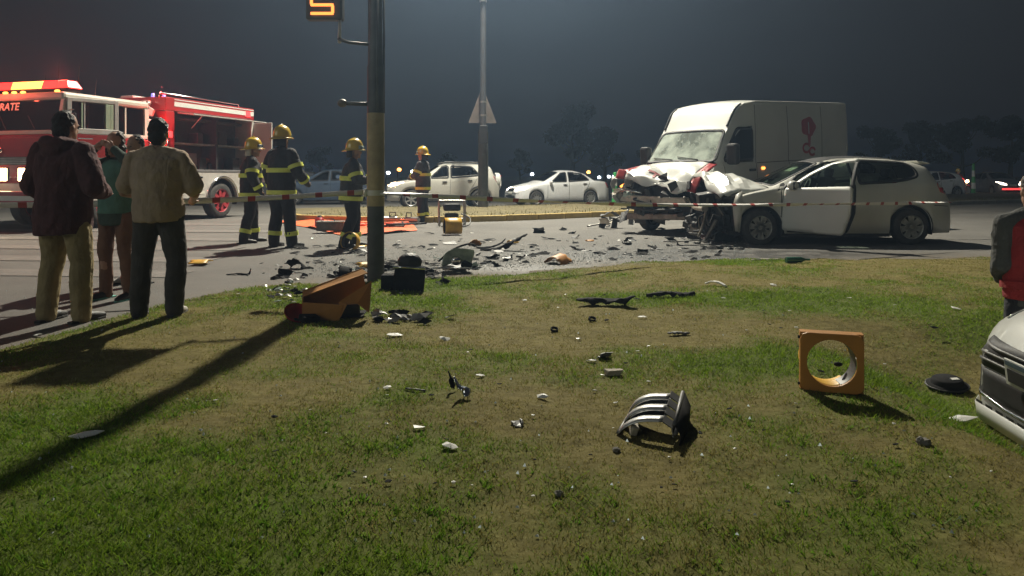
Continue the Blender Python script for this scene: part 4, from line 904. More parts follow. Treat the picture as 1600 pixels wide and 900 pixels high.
def wreckage(parent, box, n, seed, mats=('engine_dark', 'engine_dark', 'engine_metal', 'plastic_black', 'steel'), names=('engine_part', 'bracket', 'hose', 'torn_panel')):
    """broken pieces of an engine bay inside a box"""
    rr = random.Random(seed); x0, x1, y0, y1, z0, z1 = box
    for k in range(n):
        c = Vector((rr.uniform(x0, x1), rr.uniform(y0, y1), rr.uniform(z0, z1))); kind = rr.choice((0, 0, 1, 2, 3)); mb = MB(); mt = rr.choice(mats)
        if kind == 0: mb.box(c, (rr.uniform(.08, .26), rr.uniform(.08, .26), rr.uniform(.06, .2)), (rr.uniform(-.5, .5), rr.uniform(-.5, .5), rr.uniform(0, 3))).build('engine_part', mt, parent, bevel=0.012)
        elif kind == 1: mb.lathe([(.001, -.06), (.06, -.06), (.065, -.04), (.05, 0), (.065, .05), (.001, .05)], 14); mb.xf(Matrix.Translation(c) @ Euler((rr.uniform(0, 3), rr.uniform(0, 3), 0)).to_matrix().to_4x4()).build('engine_part', mt, parent, smooth=True, auto=0.6)
        elif kind == 2: mb.tube(spline([c, c+Vector((rr.uniform(-.2, .2), rr.uniform(-.25, .25), rr.uniform(-.1, .2))), c+Vector((rr.uniform(-.3, .3), rr.uniform(-.35, .35), rr.uniform(-.3, .1)))], 6), rr.uniform(.010, .022), 8).build('hose', rr.choice(('plastic_black', 'engine_dark', 'engine_metal')), parent, smooth=True)
        else:
            R = Euler((rr.uniform(0, 3), rr.uniform(0, 3), rr.uniform(0, 3))).to_matrix(); s_ = rr.uniform(.08, .2); pts = [[R @ Vector((i*s_, j*s_*0.7, rr.uniform(-.04, .04)))+c for j in range(3)] for i in range(3)]
            solid(mb.grid(pts).build('torn_panel', mt, parent), 0.006)

def hatchback():
    sp = dict(HATCH); sp.update(L=4.28, W=0.905, wheels=(0.92, 3.50), rw=0.31, arch=0.375, sill=0.20, cap_front=False, sig=0.05,
        top=[(0, .72), (.3, .84), (.7, .95), (1.05, 1.03), (1.16, 1.06), (1.95, 1.44), (2.3, 1.525), (2.75, 1.545), (3.3, 1.52), (3.75, 1.455), (3.95, 1.40), (4.14, 1.06), (4.24, .95), (4.28, .72)],
        belt=[(0, .66), (.3, .76), (.8, .90), (1.2, .97), (2.2, 1.0), (3.2, 1.06), (3.9, 1.08), (4.15, 1.0), (4.28, .72)],
        w=[(0, .72), (.3, .82), (.6, .89), (1, .905), (3.3, .905), (3.8, .88), (4.1, .80), (4.28, .70)], wt=[(0, .6), (1.0, .76), (1.2, .75), (1.95, .62), (2.8, .61), (3.7, .58), (4.28, .60)])
    t = thing('crashed_hatchback', 'pale three-door hatchback with crushed front, buckled bonnet and open driver door', 'car', (3.30, 13.38, 0), math.radians(1.0))
    sh = car_shell(sp, 0.56, None, 0.035)
    # door, taken from the side skin and swung open about its front edge
    hinge = Vector((1.33, -0.87, 0.0)); ang = math.radians(-50)
    door_poly = round_poly([(1.33, .27), (2.36, .25), (2.47, .55), (2.50, 1.00), (1.37, .955)], 0.05)
    opening = [(1.31, .25), (2.38, .23), (2.50, .55), (2.53, 1.0), (2.50, 1.45), (2.1, 1.43), (1.62, 1.20), (1.33, .97)]
    win = [(1.47, .975), (2.44, 1.01), (2.41, 1.40), (2.08, 1.375), (1.78, 1.22)]
    d = sh.panel('door', 'L', door_poly, 'paint_white', t, eps=0.006, res=0.05); parts = [d]
    fr = sh.strip('window_frame', 'L', [(1.37, .955), (1.70, 1.21), (2.06, 1.405), (2.47, 1.435)], 0.055, 'paint_white', d, eps=0.006); parts.append(fr)
    po = sh.strip('window_post', 'L', [(2.47, .99), (2.465, 1.44)], 0.07, 'plastic_black', d, eps=0.004); parts.append(po)
    gl = sh.panel('window_pane', 'L', win, 'glass', d, eps=-0.006, res=0.08); parts.append(gl)
    hd = MB().box(sh.hit(sh.plane('L'), 2.28, .87, 0.022), (0.19, 0.035, 0.04)).build('handle', 'chrome', d, bevel=0.012); parts.append(hd)
    sh2 = sh.strip('waist_moulding', 'L', [(1.40, .965), (2.47, 1.0)], 0.022, 'plastic_black', d, eps=0.008); parts.append(sh2)
    cr = sh.strip('rub_strip', 'L', [(1.38, .47), (2.42, .47)], 0.035, 'paint_white', d, eps=0.014); parts.append(cr)
    p = sh.hit(sh.plane('L'), 1.52, 1.02, 0.12); mi = MB().ell(p, (0.085, 0.115, 0.085), 16, 10).build('mirror', 'paint_white', d, smooth=True); parts.append(mi)
    ma = MB().box(p+Vector((0.055, 0.0, 0.0)), (0.02, 0.18, 0.125)).build('mirror_glass', 'plastic_black', d, bevel=0.008); parts.append(ma)
    mb_ = MB().box(p+Vector((0, 0.09, -0.06)), (0.05, 0.14, 0.05), (0.5, 0, 0)).build('mirror_arm', 'plastic_black', d, bevel=0.01); parts.append(mb_)
    for o in parts:
        for v in o.data.vertices: v.co -= hinge
    solid(d, 0.07, 1.0); d.modifiers[-1].use_rim = True
    d.location = hinge; d.rotation_euler = (0, 0, ang)
    sh.cut('L', opening); sh.strip('door_aperture', 'L', opening, 0.05, 'plastic_black', t, eps=0.003, closed=True)
    # rear quarter and far side windows
    sh.window('quarter_window', 'L', [(2.62, 1.05), (3.40, 1.11), (3.68, 1.18), (3.66, 1.33), (3.50, 1.41), (2.66, 1.45)], t, 'glass', rad=0.07)
    sh.window('side_window', 'R', [(1.47, 1.0), (2.44, 1.03), (2.41, 1.40), (2.08, 1.375), (1.78, 1.22)], t, 'glass')
    sh.window('quarter_window', 'R', [(2.62, 1.05), (3.40, 1.11), (3.68, 1.18), (3.66, 1.33), (3.50, 1.41), (2.66, 1.45)], t, 'glass', rad=0.07)
    ws = (1.15, 1.045, 1.98, 1.45); dd = Vector((ws[2]-ws[0], 0, ws[3]-ws[1])); ln = dd.length; dd.normalize(); nr = Vector((-dd.z, 0, dd.x))
    w_ = sh.window('windscreen', (Vector((ws[0], 0, ws[1]))+nr*3, Vector((0, 1, 0)), dd, -nr), [(-.70, .0), (.70, .0), (.58, ln), (-.58, ln)], t, 'glass_green', rad=0.08)
    MB().box((1.80, 0.05, 1.30), (0.16, 0.30, 0.012), (0, -0.45, 0)).build('sun_visor', 'seat_pale', t, bevel=0.005)
    # dark glass roof
    sh.panel('glass_roof', 'T', round_poly([(2.02, -.50), (3.55, -.48), (3.55, .48), (2.02, .50)], .08), 'plastic_black', t, eps=0.005, res=0.1)
    rw_ = (4.13, 1.10, 3.97, 1.38); dd = Vector((rw_[2]-rw_[0], 0, rw_[3]-rw_[1])); ln = dd.length; dd.normalize(); nr = Vector((dd.z, 0, -dd.x))
    sh.window('rear_window', (Vector((rw_[0], 0, rw_[1]))+nr*3, Vector((0, 1, 0)), dd, -nr), [(-.58, .02), (.58, .02), (.5, ln), (-.5, ln)], t, 'glass', rad=0.06)
    MB().prism([(3.80, 1.455), (4.02, 1.415), (4.06, 1.39), (3.85, 1.40)], -.50, .50).build('spoiler', 'paint_silver', t, bevel=0.01)
    for sg, sd in ((-1, 'L'), (1, 'R')):
        tl = round_poly([(4.05, .90), (4.17, .86), (4.16, .99), (4.06, 1.08), (4.00, 1.05)], .03); sh.panel('taillight', sd, tl, 'tail_off', t, eps=0.006, thick=0.01)
        MB().box((4.235, sg*.60, .53), (.02, .14, .05)).build('rear_reflector', 'lens_red', t)
        sh.strip('bumper_seam', sd, [(3.92, .68), (4.22, .66)], .010, 'plastic_black', t, eps=0.002)
        if sd == 'R': sh.strip('door_seam', sd, opening, .012, 'plastic_black', t, eps=0.002, closed=True)
    sh.strip('fender_seam', 'L', [(1.26, .26), (1.27, .95)], .012, 'plastic_black', t, eps=0.002)
    cow = sh.panel('cowl_panel', 'L', [(1.20, .93), (1.36, .96), (1.36, 1.07), (1.30, 1.05)], 'plastic_black', t, eps=0.006)
    # no bonnet skin: cut it away, a buckled one follows
    sh.cut('T', [(0.2, -.76), (1.10, -.74), (1.10, .74), (0.2, .76)])
    sh.build('body', 'paint_silver', t)
    wells(t, sp); wheel(t, (0.90, -.80, .30), .31, .20, 'split', 7, -1, 0.10, 'alloy_dim'); wheel(t, (3.50, -.80, .31), .31, .20, 'split', 7, -1, 0, 'alloy_dim'); wheel(t, (0.96, .80, .31), .31, .20, 'split', 7, 1, 0, 'alloy_dim'); wheel(t, (3.50, .80, .31), .31, .20, 'split', 7, 1, 0, 'alloy_dim')
    cabin(t, 1.35, 3.6, .78, .34, [(1.95, -.38), (1.95, .38), (2.95, -.38), (2.95, .38)], dash=(1.25, 1.02))
    MB().box((3.25, 0.1, 1.08), (.30, .9, .30)).build('parcel_bundle', 'seat_pale', t, bevel=0.08)
    # buckled bonnet
    ys_ = (-.74, -.40, -.02, .36, .72)
    rows = [[(1.17, y, z) for y, z in zip(ys_, (.955, 1.0, 1.03, 1.03, .99))],
            [(.92, y, z) for y, z in zip(ys_, (.915, 1.07, 1.14, 1.14, 1.05))],
            [(.64, y, z) for y, z in zip(ys_, (.89, 1.10, 1.21, 1.22, 1.10))],
            [(x, y, z) for x, y, z in zip((.42, .40, .36, .34, .40), ys_, (.87, 1.06, 1.20, 1.24, 1.14))],
            [(x, y, z) for x, y, z in zip((.26, .18, .10, .12, .22), ys_, (.80, .92, 1.13, 1.25, 1.17))]]
    bo = MB().grid(crumpled(rows, 3, 3, 0.085, 4)).build('bonnet', 'paint_white', t, smooth=True, auto=0.16); solid(bo, 0.012)
    # bent front fender edge, bare engine bay, crash beam
    MB().bb(.50, 1.15, -.70, .72, .28, .80).build('engine_block', 'engine_dark', t, bevel=0.05)
    MB().box((.33, .02, .52), (.08, 1.15, .48), (0, -.18, .08)).build('radiator', 'engine_dark', t, bevel=0.02)
    bm = MB().tube([(.02, -.66, .62), (-.02, -.35, .625), (.06, .1, .62), (.20, .7, .60)], .055, 14).build('crash_beam', 'beam_pale', t, smooth=True, auto=0.7)
    MB().lathe([(.001, -.012), (.058, -.012), (.062, 0), (.058, .012), (.001, .012)], 16, 'y', (.02, -.67, .62)).build('beam_end', 'engine_metal', bm)
    for pth, r, m_ in (([(.10, -.56, .80), (.05, -.60, .55), (.0, -.58, .30), (-.08, -.60, .12)], .022, 'engine_metal'), ([(.16, -.42, .84), (.06, -.52, .70), (.10, -.55, .40), (.18, -.60, .10)], .016, 'plastic_grey'), ([(.30, -.60, .24), (.05, -.66, .10), (-.35, -.60, .05), (-.65, -.45, .035)], .010, 'plastic_grey'),
                       ([(.22, -.66, .42), (.12, -.68, .25), (.02, -.66, .06)], .03, 'engine_metal'), ([(.35, -.5, .78), (.15, -.5, .86), (.04, -.42, .78)], .04, 'engine_metal')):
        MB().tube(spline(pth, 6), r, 10).build('bent_tube', m_, t, smooth=True)
    MB().ell((.03, -.64, .07), (.06, .05, .05), 12, 8).build('broken_joint', 'aluminium', t, smooth=True)
    wreckage(t, (.05, .55, -.70, .65, .12, .82), 60, 5, ('engine_dark', 'engine_dark', 'engine_dark', 'plastic_black', 'engine_metal'))
    fl = MB().grid([[(.60, -.885, .93), (.60, -.90, .70), (.58, -.89, .45), (.56, -.88, .22)], [(.50, -.84, .86), (.44, -.86, .66), (.47, -.83, .45), (.50, -.82, .22)]]).build('torn_fender_edge', 'paint_silver', t, smooth=True); solid(fl, .008)
    MB().bb(.35, .75, -.86, -.80, .20, .26).build('undertray', 'plastic_black', t, rot=(0, 0.05, 0))
    return t, sh
hatchback()

def van():
    sp = dict(L=5.95, W=1.02, sill=0.36, wheels=(0.85, 4.42), rw=0.345, arch=0.40, sig=0.032, crown=0.065, cap_front=False,
        top=[(0, 1.0), (.3, 1.22), (.62, 1.44), (.74, 1.50), (1.24, 2.12), (1.30, 2.18), (1.62, 2.62), (1.85, 2.74), (2.2, 2.78), (5.90, 2.78), (5.95, 2.72)],
        belt=[(0, .9), (.5, 1.25), (.75, 1.40), (1.2, 1.45), (5.95, 1.45)],
        w=[(0, .80), (.3, .92), (.6, 1.0), (.9, 1.02), (5.8, 1.02), (5.95, .97)], wt=[(0, .75), (.7, .87), (.9, .86), (1.3, .84), (1.75, .87), (2.1, .94), (5.95, .93)])
    ax = Vector((3.58, 15.42, -0.02)); yaw = math.radians(38); pitch = math.radians(-2.8)
    t = thing('crashed_van', 'white high-roof delivery van with smashed front and red mark on its side', 'van', ax, yaw); t.rotation_euler = (0, pitch, yaw)
    sh = car_shell(sp, 0.60, None, 0.05)
    for v in sh.V: v.x -= .85
    sh.cen[:, 0] -= .85; sh.bvh = BVHTree.FromPolygons(sh.V, sh.F); X = lambda x: x-.85
    P = lambda poly: [(X(a), b_) for a, b_ in poly]
    for sd in 'LR':
        sh.window('door_window', sd, P([(1.02, 1.50), (1.98, 1.50), (1.99, 2.14), (1.55, 2.15)]), t, 'glass_dark', rad=0.07, fw=0.06)
        for seam in ([(1.0, .50), (.98, 1.42)], [(2.06, .42), (2.10, 2.25)], [(2.10, 2.25), (2.12, 2.64)], [(3.30, .44), (3.32, 2.62)], [(2.06, .95), (5.8, .95)], [(4.7, .95), (4.72, 2.62)], [(2.12, 1.42), (5.8, 1.42)]):
            sh.strip('panel_seam', sd, P(seam), .014, 'plastic_grey', t, eps=.002)
        sh.strip('rub_strip', sd, P([(2.1, .78), (4.0, .78)]), .14, 'plastic_black', t, eps=.012); sh.strip('rub_strip', sd, P([(4.85, .78), (5.8, .78)]), .14, 'plastic_black', t, eps=.012)
        sg = -1 if sd == 'L' else 1
        p = sh.hit(sh.plane(sd), X(1.06), 1.58, 0.20); mi = MB().box(p+Vector((0, 0, .05)), (.16, .24, .42)).build('mirror', 'plastic_black', t, bevel=.05)
        MB().box(p+Vector((.085, 0, .08)), (.012, .19, .30)).build('mirror_glass', 'head_off', mi, bevel=.004)
        MB().box(p+Vector((0, -sg*.16, -.06)), (.08, .2, .07)).build('mirror_arm', 'plastic_black', mi)
        MB().box(sh.hit(sh.plane(sd), X(1.90), 1.28, .02), (.2, .04, .05)).build('door_handle', 'plastic_black', t, bevel=.01)
        MB().box(sh.hit(sh.plane(sd), X(2.3), 1.30, .008), (.10, .025, .05)).build('side_marker', 'amber_on' if sd == 'L' else 'lens_red', t, bevel=.006)
        for z0 in (.75, 1.15): MB().box(sh.hit(sh.plane(sd), X(5.86), z0+.5, .01), (.04, .03, .16)).build('hinge', 'paint_white', t, bevel=.006)
    ws = (.76, 1.515, 1.26, 2.14); d = Vector((ws[2]-ws[0], 0, ws[3]-ws[1])); ln = d.length; d.normalize(); nr = Vector((-d.z, 0, d.x))
    w_ = sh.window('windscreen', (Vector((X(ws[0]), 0, ws[1]))+nr*3, Vector((0, 1, 0)), d, -nr), [(-.88, .0), (.88, .0), (.80, ln), (-.80, ln)], t, 'glass_painted_sheen', rad=.10, fw=.06)
    for y in (-.5, .15):
        a = sh.hit((Vector((X(ws[0]), 0, ws[1]))+nr*3, Vector((0, 1, 0)), d, -nr), y, .03, .015); b_ = sh.hit((Vector((X(ws[0]), 0, ws[1]))+nr*3, Vector((0, 1, 0)), d, -nr), y+.55, .10, .015); MB().tube([a, b_], .010, 6).build('wiper', 'plastic_black', w_)
    # dark gutters either side of the roof cap
    for sg in (-1, 1):
        pts = [sh.hit(sh.plane('F'), sg*y, z, .012) for y, z in ((.81, 2.20), (.815, 2.32), (.82, 2.44), (.825, 2.56), (.83, 2.66))]
        MB().tube(spline(pts, 5), .022, 8).build('roof_gutter', 'plastic_black', t, smooth=True)
        sh.strip('roof_drip_rail', 'L' if sg < 0 else 'R', P([(1.80, 2.66), (5.9, 2.68)]), .03, 'paint_white', t, eps=.012)
    # red mark: a round bloom of lobes on a stem with two curls
    cx, cz = 4.15, 2.16
    def lobe(a0): return (cx+.30*math.cos(a0)*(1+.07*math.cos(5*a0)), cz+.215*math.sin(a0)*(1+.07*math.cos(5*a0)))
    lg = sh.panel('side_mark', 'L', P([lobe(a0) for a0 in np.linspace(0, 2*PI, 40)[:-1]]), 'logo_red', t, eps=.006, res=.08)
    sh.panel('mark_stem', 'L', P([(cx-.06, cz-.18), (cx+.09, cz-.18), (cx+.06, cz-.42), (cx-.02, cz-.42)]), 'logo_red', lg, eps=.0065, res=.08)
    for ox, oz, r0 in ((-.10, -.48, .12), (.14, -.56, .10)):
        sh.strip('mark_curl', 'L', P([(cx+ox+r0*1.2*math.cos(a0), cz+oz+r0*.8*math.sin(a0)) for a0 in np.linspace(0.3, 5.6, 16)]), .055, 'logo_red', lg, eps=.006)
    sh.panel('mark_gap', 'L', P([(cx-.02, cz+.10), (cx+.02, cz+.10), (cx+.02, cz-.16), (cx-.01, cz-.16)]), 'paint_white', lg, eps=.010, res=.08)
    sh.cut('T', P([(.4, -.95), (.78, -.93), (.78, .93), (.4, .95)]))
    sh.build('body', 'paint_white', t)
    before = set(t.children); wells(t, sp)
    for o in set(t.children)-before: o.location.x -= .85
    for xw in sp['wheels']:
        for sg in (-1, 1): wheel(t, (X(xw), sg*.88, .345+(.02 if xw < 1 else -.11)), .345, .22, 'alloy', 6, sg, 0.12 if xw < 1 else 0, 'alloy_dim')
    cabin(t, X(1.0), X(2.3), .9, .70, [(X(1.6), -.50), (X(1.6), .15), (X(1.6), .62)], 'seat_pale', dash=(X(.80), 1.46))
    MB().bb(X(2.25), X(2.30), -.92, .92, .5, 2.5).build('bulkhead', 'seat_pale', t)
    # crumpled bonnet with a red band along both edges
    ys_ = (-.95, -.55, -.1, .4, .93)
    rows = [[(X(.80), y, z) for y, z in zip(ys_, (1.44, 1.50, 1.52, 1.50, 1.44))], [(X(.55), y, z) for y, z in zip(ys_, (1.33, 1.44, 1.44, 1.46, 1.40))],
            [(X(x), y, z) for x, y, z in zip((.30, .30, .34, .26, .22), ys_, (1.18, 1.32, 1.24, 1.40, 1.40))], [(X(x), y, z) for x, y, z in zip((.16, .10, .12, .02, -.02), ys_, (1.02, 1.16, 1.12, 1.26, 1.36))], [(X(x), y, z) for x, y, z in zip((.08, .0, .04, -.06, -.10), ys_, (.90, 1.0, 1.02, 1.10, 1.28))]]
    g = crumpled(rows, 8, 10, .075, 9, .9); nn_ = len(g[0])
    bo = MB().grid([r[4:-4] for r in g]).build('bonnet', 'paint_white', t, smooth=True, auto=.12); solid(bo, .012)
    for sl in (slice(0, 5), slice(nn_-5, nn_)): solid(MB().grid([r[sl] for r in g]).build('bonnet_red_edge', 'paint_red', bo, smooth=True, auto=.3), .012)
    em = [[(g[18+i][22+j][0]-.02, g[18+i][22+j][1], g[18+i][22+j][2]+.012) for j in range(7)] for i in range(5)]; MB().grid([em[0], em[1]]).build('bonnet_mark', 'logo_red', bo); MB().grid([[r[2], r[3]] for r in em]).build('bonnet_mark', 'logo_red', bo)
    # bare front: beams, radiator, torn lamps
    MB().bb(X(.25), X(.95), -.80, .80, .45, 1.15).build('engine_block', 'engine_dark', t, bevel=.06)
    MB().box((X(.16), .0, .98), (.10, 1.2, .34), (0, -.1, .05)).build('radiator', 'plastic_black', t, bevel=.02)
    MB().box((X(.02), .08, .77), (.12, 1.75, .13), (0.02, 0, .05)).build('upper_beam', 'beam_pale', t, bevel=.02)
    MB().box((X(.05), .0, .42), (.14, 1.5, .12), (-.03, 0, .03)).build('lower_beam', 'engine_metal', t, bevel=.02)
    MB().tube(spline([(X(-.05), -.7, .60), (X(-.1), .0, .56), (X(.0), .75, .60)], 6), .03, 8).build('bumper_bar', 'plastic_black', t, smooth=True)
    MB().tube(spline([(X(-.08), .95, .92), (X(-.1), .6, .95), (X(-.04), .3, .90)], 5), .016, 8).build('bent_trim', 'chrome', t, smooth=True)
    for q, m_, s_ in ((Vector((X(-.10), .98, 1.12)), 'plastic_white', 1.0), (Vector((X(-.02), .90, .92)), 'beam_pale', .9), (Vector((X(-.15), .92, .80)), 'plastic_white', .8), (Vector((X(.05), 1.02, 1.30)), 'beam_pale', .8), (Vector((X(-.05), .70, .86)), 'plastic_clear', .7)):
        rr = random.Random(int(q.y*1000)); R = Euler((rr.uniform(0, 3), rr.uniform(0, 3), rr.uniform(0, 3))).to_matrix(); pts = [[R @ Vector((i*.11*s_, j*.09*s_, rr.uniform(-.07, .07)))+q for j in range(-1, 2)] for i in range(-1, 3)]
        solid(MB().grid(pts).build('torn_lamp_piece', m_, t), .01)
    wreckage(t, (X(-.02), X(.35), -.85, .95, .42, 1.15), 60, 12, ('engine_dark', 'engine_dark', 'engine_dark', 'plastic_black', 'engine_metal'))
    fp = MB().grid([[(X(.62), 1.0, 1.38), (X(.62), 1.02, 1.1), (X(.60), 1.0, .8), (X(.55), .98, .5)], [(X(.30), .96, 1.36), (X(.22), 1.02, 1.1), (X(.32), 1.05, .85), (X(.40), .96, .55)]]).build('torn_fender', 'paint_white', t, smooth=True); solid(fp, .01)
    fp = MB().grid([[(X(.62), -1.0, 1.38), (X(.62), -1.02, 1.1), (X(.60), -1.0, .8), (X(.55), -.98, .5)], [(X(.42), -.96, 1.26), (X(.36), -1.0, 1.0), (X(.45), -1.02, .8), (X(.45), -.96, .55)]]).build('torn_fender', 'paint_white', t, smooth=True); solid(fp, .01)
    return t
van()

# torn bumper pieces leaning below the van's front corner
def scrap(name, label, cat, loc, rows, m_, thick=.01, rotz=0.0, tilt=(0, 0), smooth=True, group=None):
    o = MB().grid(rows).build(name, m_, smooth=smooth, auto=.5); solid(o, thick); o.location = loc; o.rotation_euler = (tilt[0], tilt[1], rotz); return tag(o, label, cat, group)
b0 = gp(952, 357)
t = thing('bumper_wreck', 'torn black bumper corner standing on the road before the van', 'car part', b0)
rr = random.Random(3)
for k in range(9):
    c = Vector((rr.uniform(-.35, .55), rr.uniform(-.2, .2), .10+rr.uniform(0, .28)*(1 if k > 2 else .3))); R = Euler((rr.uniform(0, 3), rr.uniform(0, 3), rr.uniform(0, 3))).to_matrix()
    solid(MB().grid([[R @ Vector((i*.13, j*.07, rr.uniform(-.03, .03)))+c for j in range(-1, 2)] for i in range(-1, 2)]).build('torn_piece', rr.choice(('plastic_black', 'plastic_black', 'plastic_grey', 'beam_pale')), t), .008)
MB().tube(spline([(-.5, 0, .05), (-.1, .1, .12), (.3, 0, .3), (.5, .1, .5)], 5), .02, 8).build('bent_bar', 'steel', t, smooth=True)
# ---------------------------------------------------------------- fire truck
def text_mesh(s, size, depth=0.004):
    cu = bpy.data.curves.new('t', 'FONT'); cu.body = s; cu.size = size; cu.extrude = depth; cu.align_x = 'CENTER'; cu.align_y = 'CENTER'; cu.offset = size*0.02
    o = bpy.data.objects.new('t', cu); C.objects.link(o); dg = bpy.context.evaluated_depsgraph_get(); me = bpy.data.meshes.new_from_object(o.evaluated_get(dg))
    bpy.data.objects.remove(o); return me
def fire_truck():
    yaw = math.radians(74); corner = Vector((-9.62, 15.65, 0)); r = Vector((math.cos(yaw), math.sin(yaw), 0)); left = Vector((math.sin(yaw), -math.cos(yaw), 0)); W = 1.20
    t = thing('fire_truck', 'red and white fire engine with flashing light bar and open side locker', 'fire engine', corner-left*W, yaw)
    # local: x rearwards from the cab front, -y is the side towards the verge
    def box(nm, x0, x1, y0, y1, z0, z1, m_, par=t, bv=.02): return MB().bb(x0, x1, y0, y1, z0, z1).build(nm, m_, par, bevel=bv)
    # cab: lower red, upper white with raked screen
    cabp = MB().prism([(0.0, .62), (2.55, .62), (2.55, 1.02), (0.0, 1.02)], -W, W).build('cab_skirt', 'aluminium', t, bevel=.02)
    box('cab_lower', -.01, 2.55, -W-.004, W+.004, 1.024, 2.08, 'paint_red')
    # upper cab built from posts, roof and rails so that its windows are open
    box('cab_roof', .10, 2.55, -W, W, 2.82, 3.0, 'paint_cream', bv=.06)
    box('waist_rail', -.004, 2.55, -W-.008, W+.008, 2.084, 2.17, 'paint_cream', bv=.01)
    for y in (-1, 1):
        MB().prism([(0.0, 2.17), (.12, 2.17), (.26, 2.84), (.12, 2.84)], y*W, y*(W-.10)).build('corner_post', 'paint_cream', t, bevel=.01)
        for x in (1.22, 1.36, 2.40): box('cab_post', x, x+.14, min(y*W, y*(W-.08)), max(y*W, y*(W-.08)), 2.17, 2.82, 'paint_cream', bv=.01)
        for a, b_ in ((.24, 1.22), (1.50, 2.40)):
            g = box('side_window', a, b_, y*(W-.05)-.004, y*(W-.05)+.004, 2.17, 2.80, 'glass_dark', bv=0)
            box('window_divider', a+(b_-a)*.36-.02, a+(b_-a)*.36+.02, y*(W-.03)-.01, y*(W-.03)+.01, 2.17, 2.80, 'paint_cream', g, bv=0)
    ws = MB().add([(.025, -W+.10, 2.17), (.025, W-.10, 2.17), (.15, W-.10, 2.82), (.15, -W+.10, 2.82)], [(0, 1, 2, 3)]).build('windscreen', 'glass_dark', t); solid(ws, .008)
    me = text_mesh('ZARATE', .235); me.materials.append(M['lettering']); tx = bpy.data.objects.new('lettering', me); C.objects.link(tx); tx.parent = ws; tx.location = (.104, .46, 2.695); tx.rotation_euler = Euler((PI/2-.19, 0, -PI/2), 'XYZ')
    for y in (-.5, .3): MB().tube([(.02, y, 2.2), (.08, y+.25, 2.5)], .012, 6).build('wiper', 'plastic_black', ws)
    box('cab_back', 2.50, 2.545, -W+.02, W-.02, 1.1, 2.83, 'seat_fabric', bv=0); box('dashboard', .12, .5, -W+.1, W-.1, 1.9, 2.2, 'plastic_black')
    for y in (-.6, .6): MB().box((1.0, y, 2.15), (.18, .5, .7)).build('seat', 'seat_fabric', t, bevel=.05)
    w_ = MB(); w_.tube([(.24*math.cos(a), .24*math.sin(a), 0) for a in np.linspace(0, 2*PI, 21)], .016, 8, caps=False); w_.build('steering_wheel', 'plastic_black', t, smooth=True, loc=(.62, -.6, 2.3), rot=(0, -.6, 0))
    # front face
    box('front_panel', -.04, 0, -W+.12, W-.12, 1.15, 2.02, 'paint_red', bv=.015); box('front_grille', -.055, -.035, -.62, .62, 1.42, 1.60, 'plastic_black', bv=.01)
    for z in (1.45, 1.49, 1.53, 1.57): box('grille_slat', -.07, -.05, -.60, .60, z-.012, z+.012, 'steel', bv=0)
    for y in (-.56, .56):
        h = box('headlamp_bezel', -.075, -.03, y-.42, y+.42, 1.07, 1.36, 'plastic_black', bv=.02)
        for dy in (-.21, .21): box('headlamp', -.085, -.07, y+dy-.19, y+dy+.19, 1.08, 1.35, 'head_on', h, bv=.01)
    for y in (-.25, -.05, .12): MB().lathe([(.001, -.08), (.05, -.07), (.07, -.02), (.05, .02)], 14, 'x', (-.05, y+.6, 1.74)).build('horn', 'chrome', t, smooth=True)
    bp_ = box('front_bumper', -.32, -.02, -W-.02, W+.02, .52, .86, 'paint_red', bv=.03); box('bumper_stripe', -.335, -.318, -W, W, .66, .76, 'paint_white', bp_, bv=0); box('number_plate', -.34, -.318, .32, .78, .80, .94, 'plate', t, bv=.005)
    # light bar
    lb = box('light_bar', .25, .62, -1.12, 1.12, 3.05, 3.10, 'plastic_black', bv=.01)
    for y0, y1, m_ in ((-1.16, -.86, 'beacon_red'), (-.84, -.42, 'beacon_red'), (-.40, .0, 'beacon_amber'), (.02, .44, 'beacon_amber'), (.46, .84, 'beacon_red'), (.86, 1.16, 'beacon_red')):
        k = .10 if y0 < -1 else 0; k2 = .10 if y1 > 1 else 0
        MB().add([(.24, y0, 3.10), (.63, y0, 3.10), (.63, y1, 3.10), (.24, y1, 3.10), (.30, y0+k, 3.27), (.57, y0+k, 3.27), (.57, y1-k2, 3.27), (.30, y1-k2, 3.27)], [(0, 3, 2, 1), (4, 5, 6, 7), (0, 1, 5, 4), (1, 2, 6, 5), (2, 3, 7, 6), (3, 0, 4, 7)]).build('beacon_lens', m_, lb, bevel=.012)
    for y in (-.95, .0, .25, .5): MB().ell((.17, y, 3.02), (.03, .075, .03), 10, 6).build('marker_lamp', 'beacon_amber', t, smooth=True)
    for y, h in ((-.7, .42), (-.2, .8), (.4, .9), (.8, .6)): MB().tube([(1.4, y, 3.0), (1.45, y, 3.0+h)], [.012, .004], 6).build('antenna', 'plastic_black', t)
    # open cab door
    dh = Vector((.16, -W-.02, 0)); d = MB().bb(.0, 1.08, -.03, .03, .90, 2.10).build('cab_door', 'paint_red', t, bevel=.015); d.location = dh; d.rotation_euler = (0, 0, math.radians(-20))
    box('door_top_band', .0, 1.08, -.034, .034, 2.104, 2.22, 'aluminium', d, .008)
    for x0, x1, z0, z1 in ((.0, .09, 2.22, 2.88), (.99, 1.08, 2.22, 2.88), (.09, .99, 2.80, 2.88)): box('window_frame', x0, x1, -.03, .03, z0, z1, 'aluminium', d, .008)
    box('vent_bar', .34, .37, -.02, .02, 2.22, 2.80, 'aluminium', d, .004); box('window_pane', .09, .99, -.004, .004, 2.22, 2.80, 'glass', d, 0)
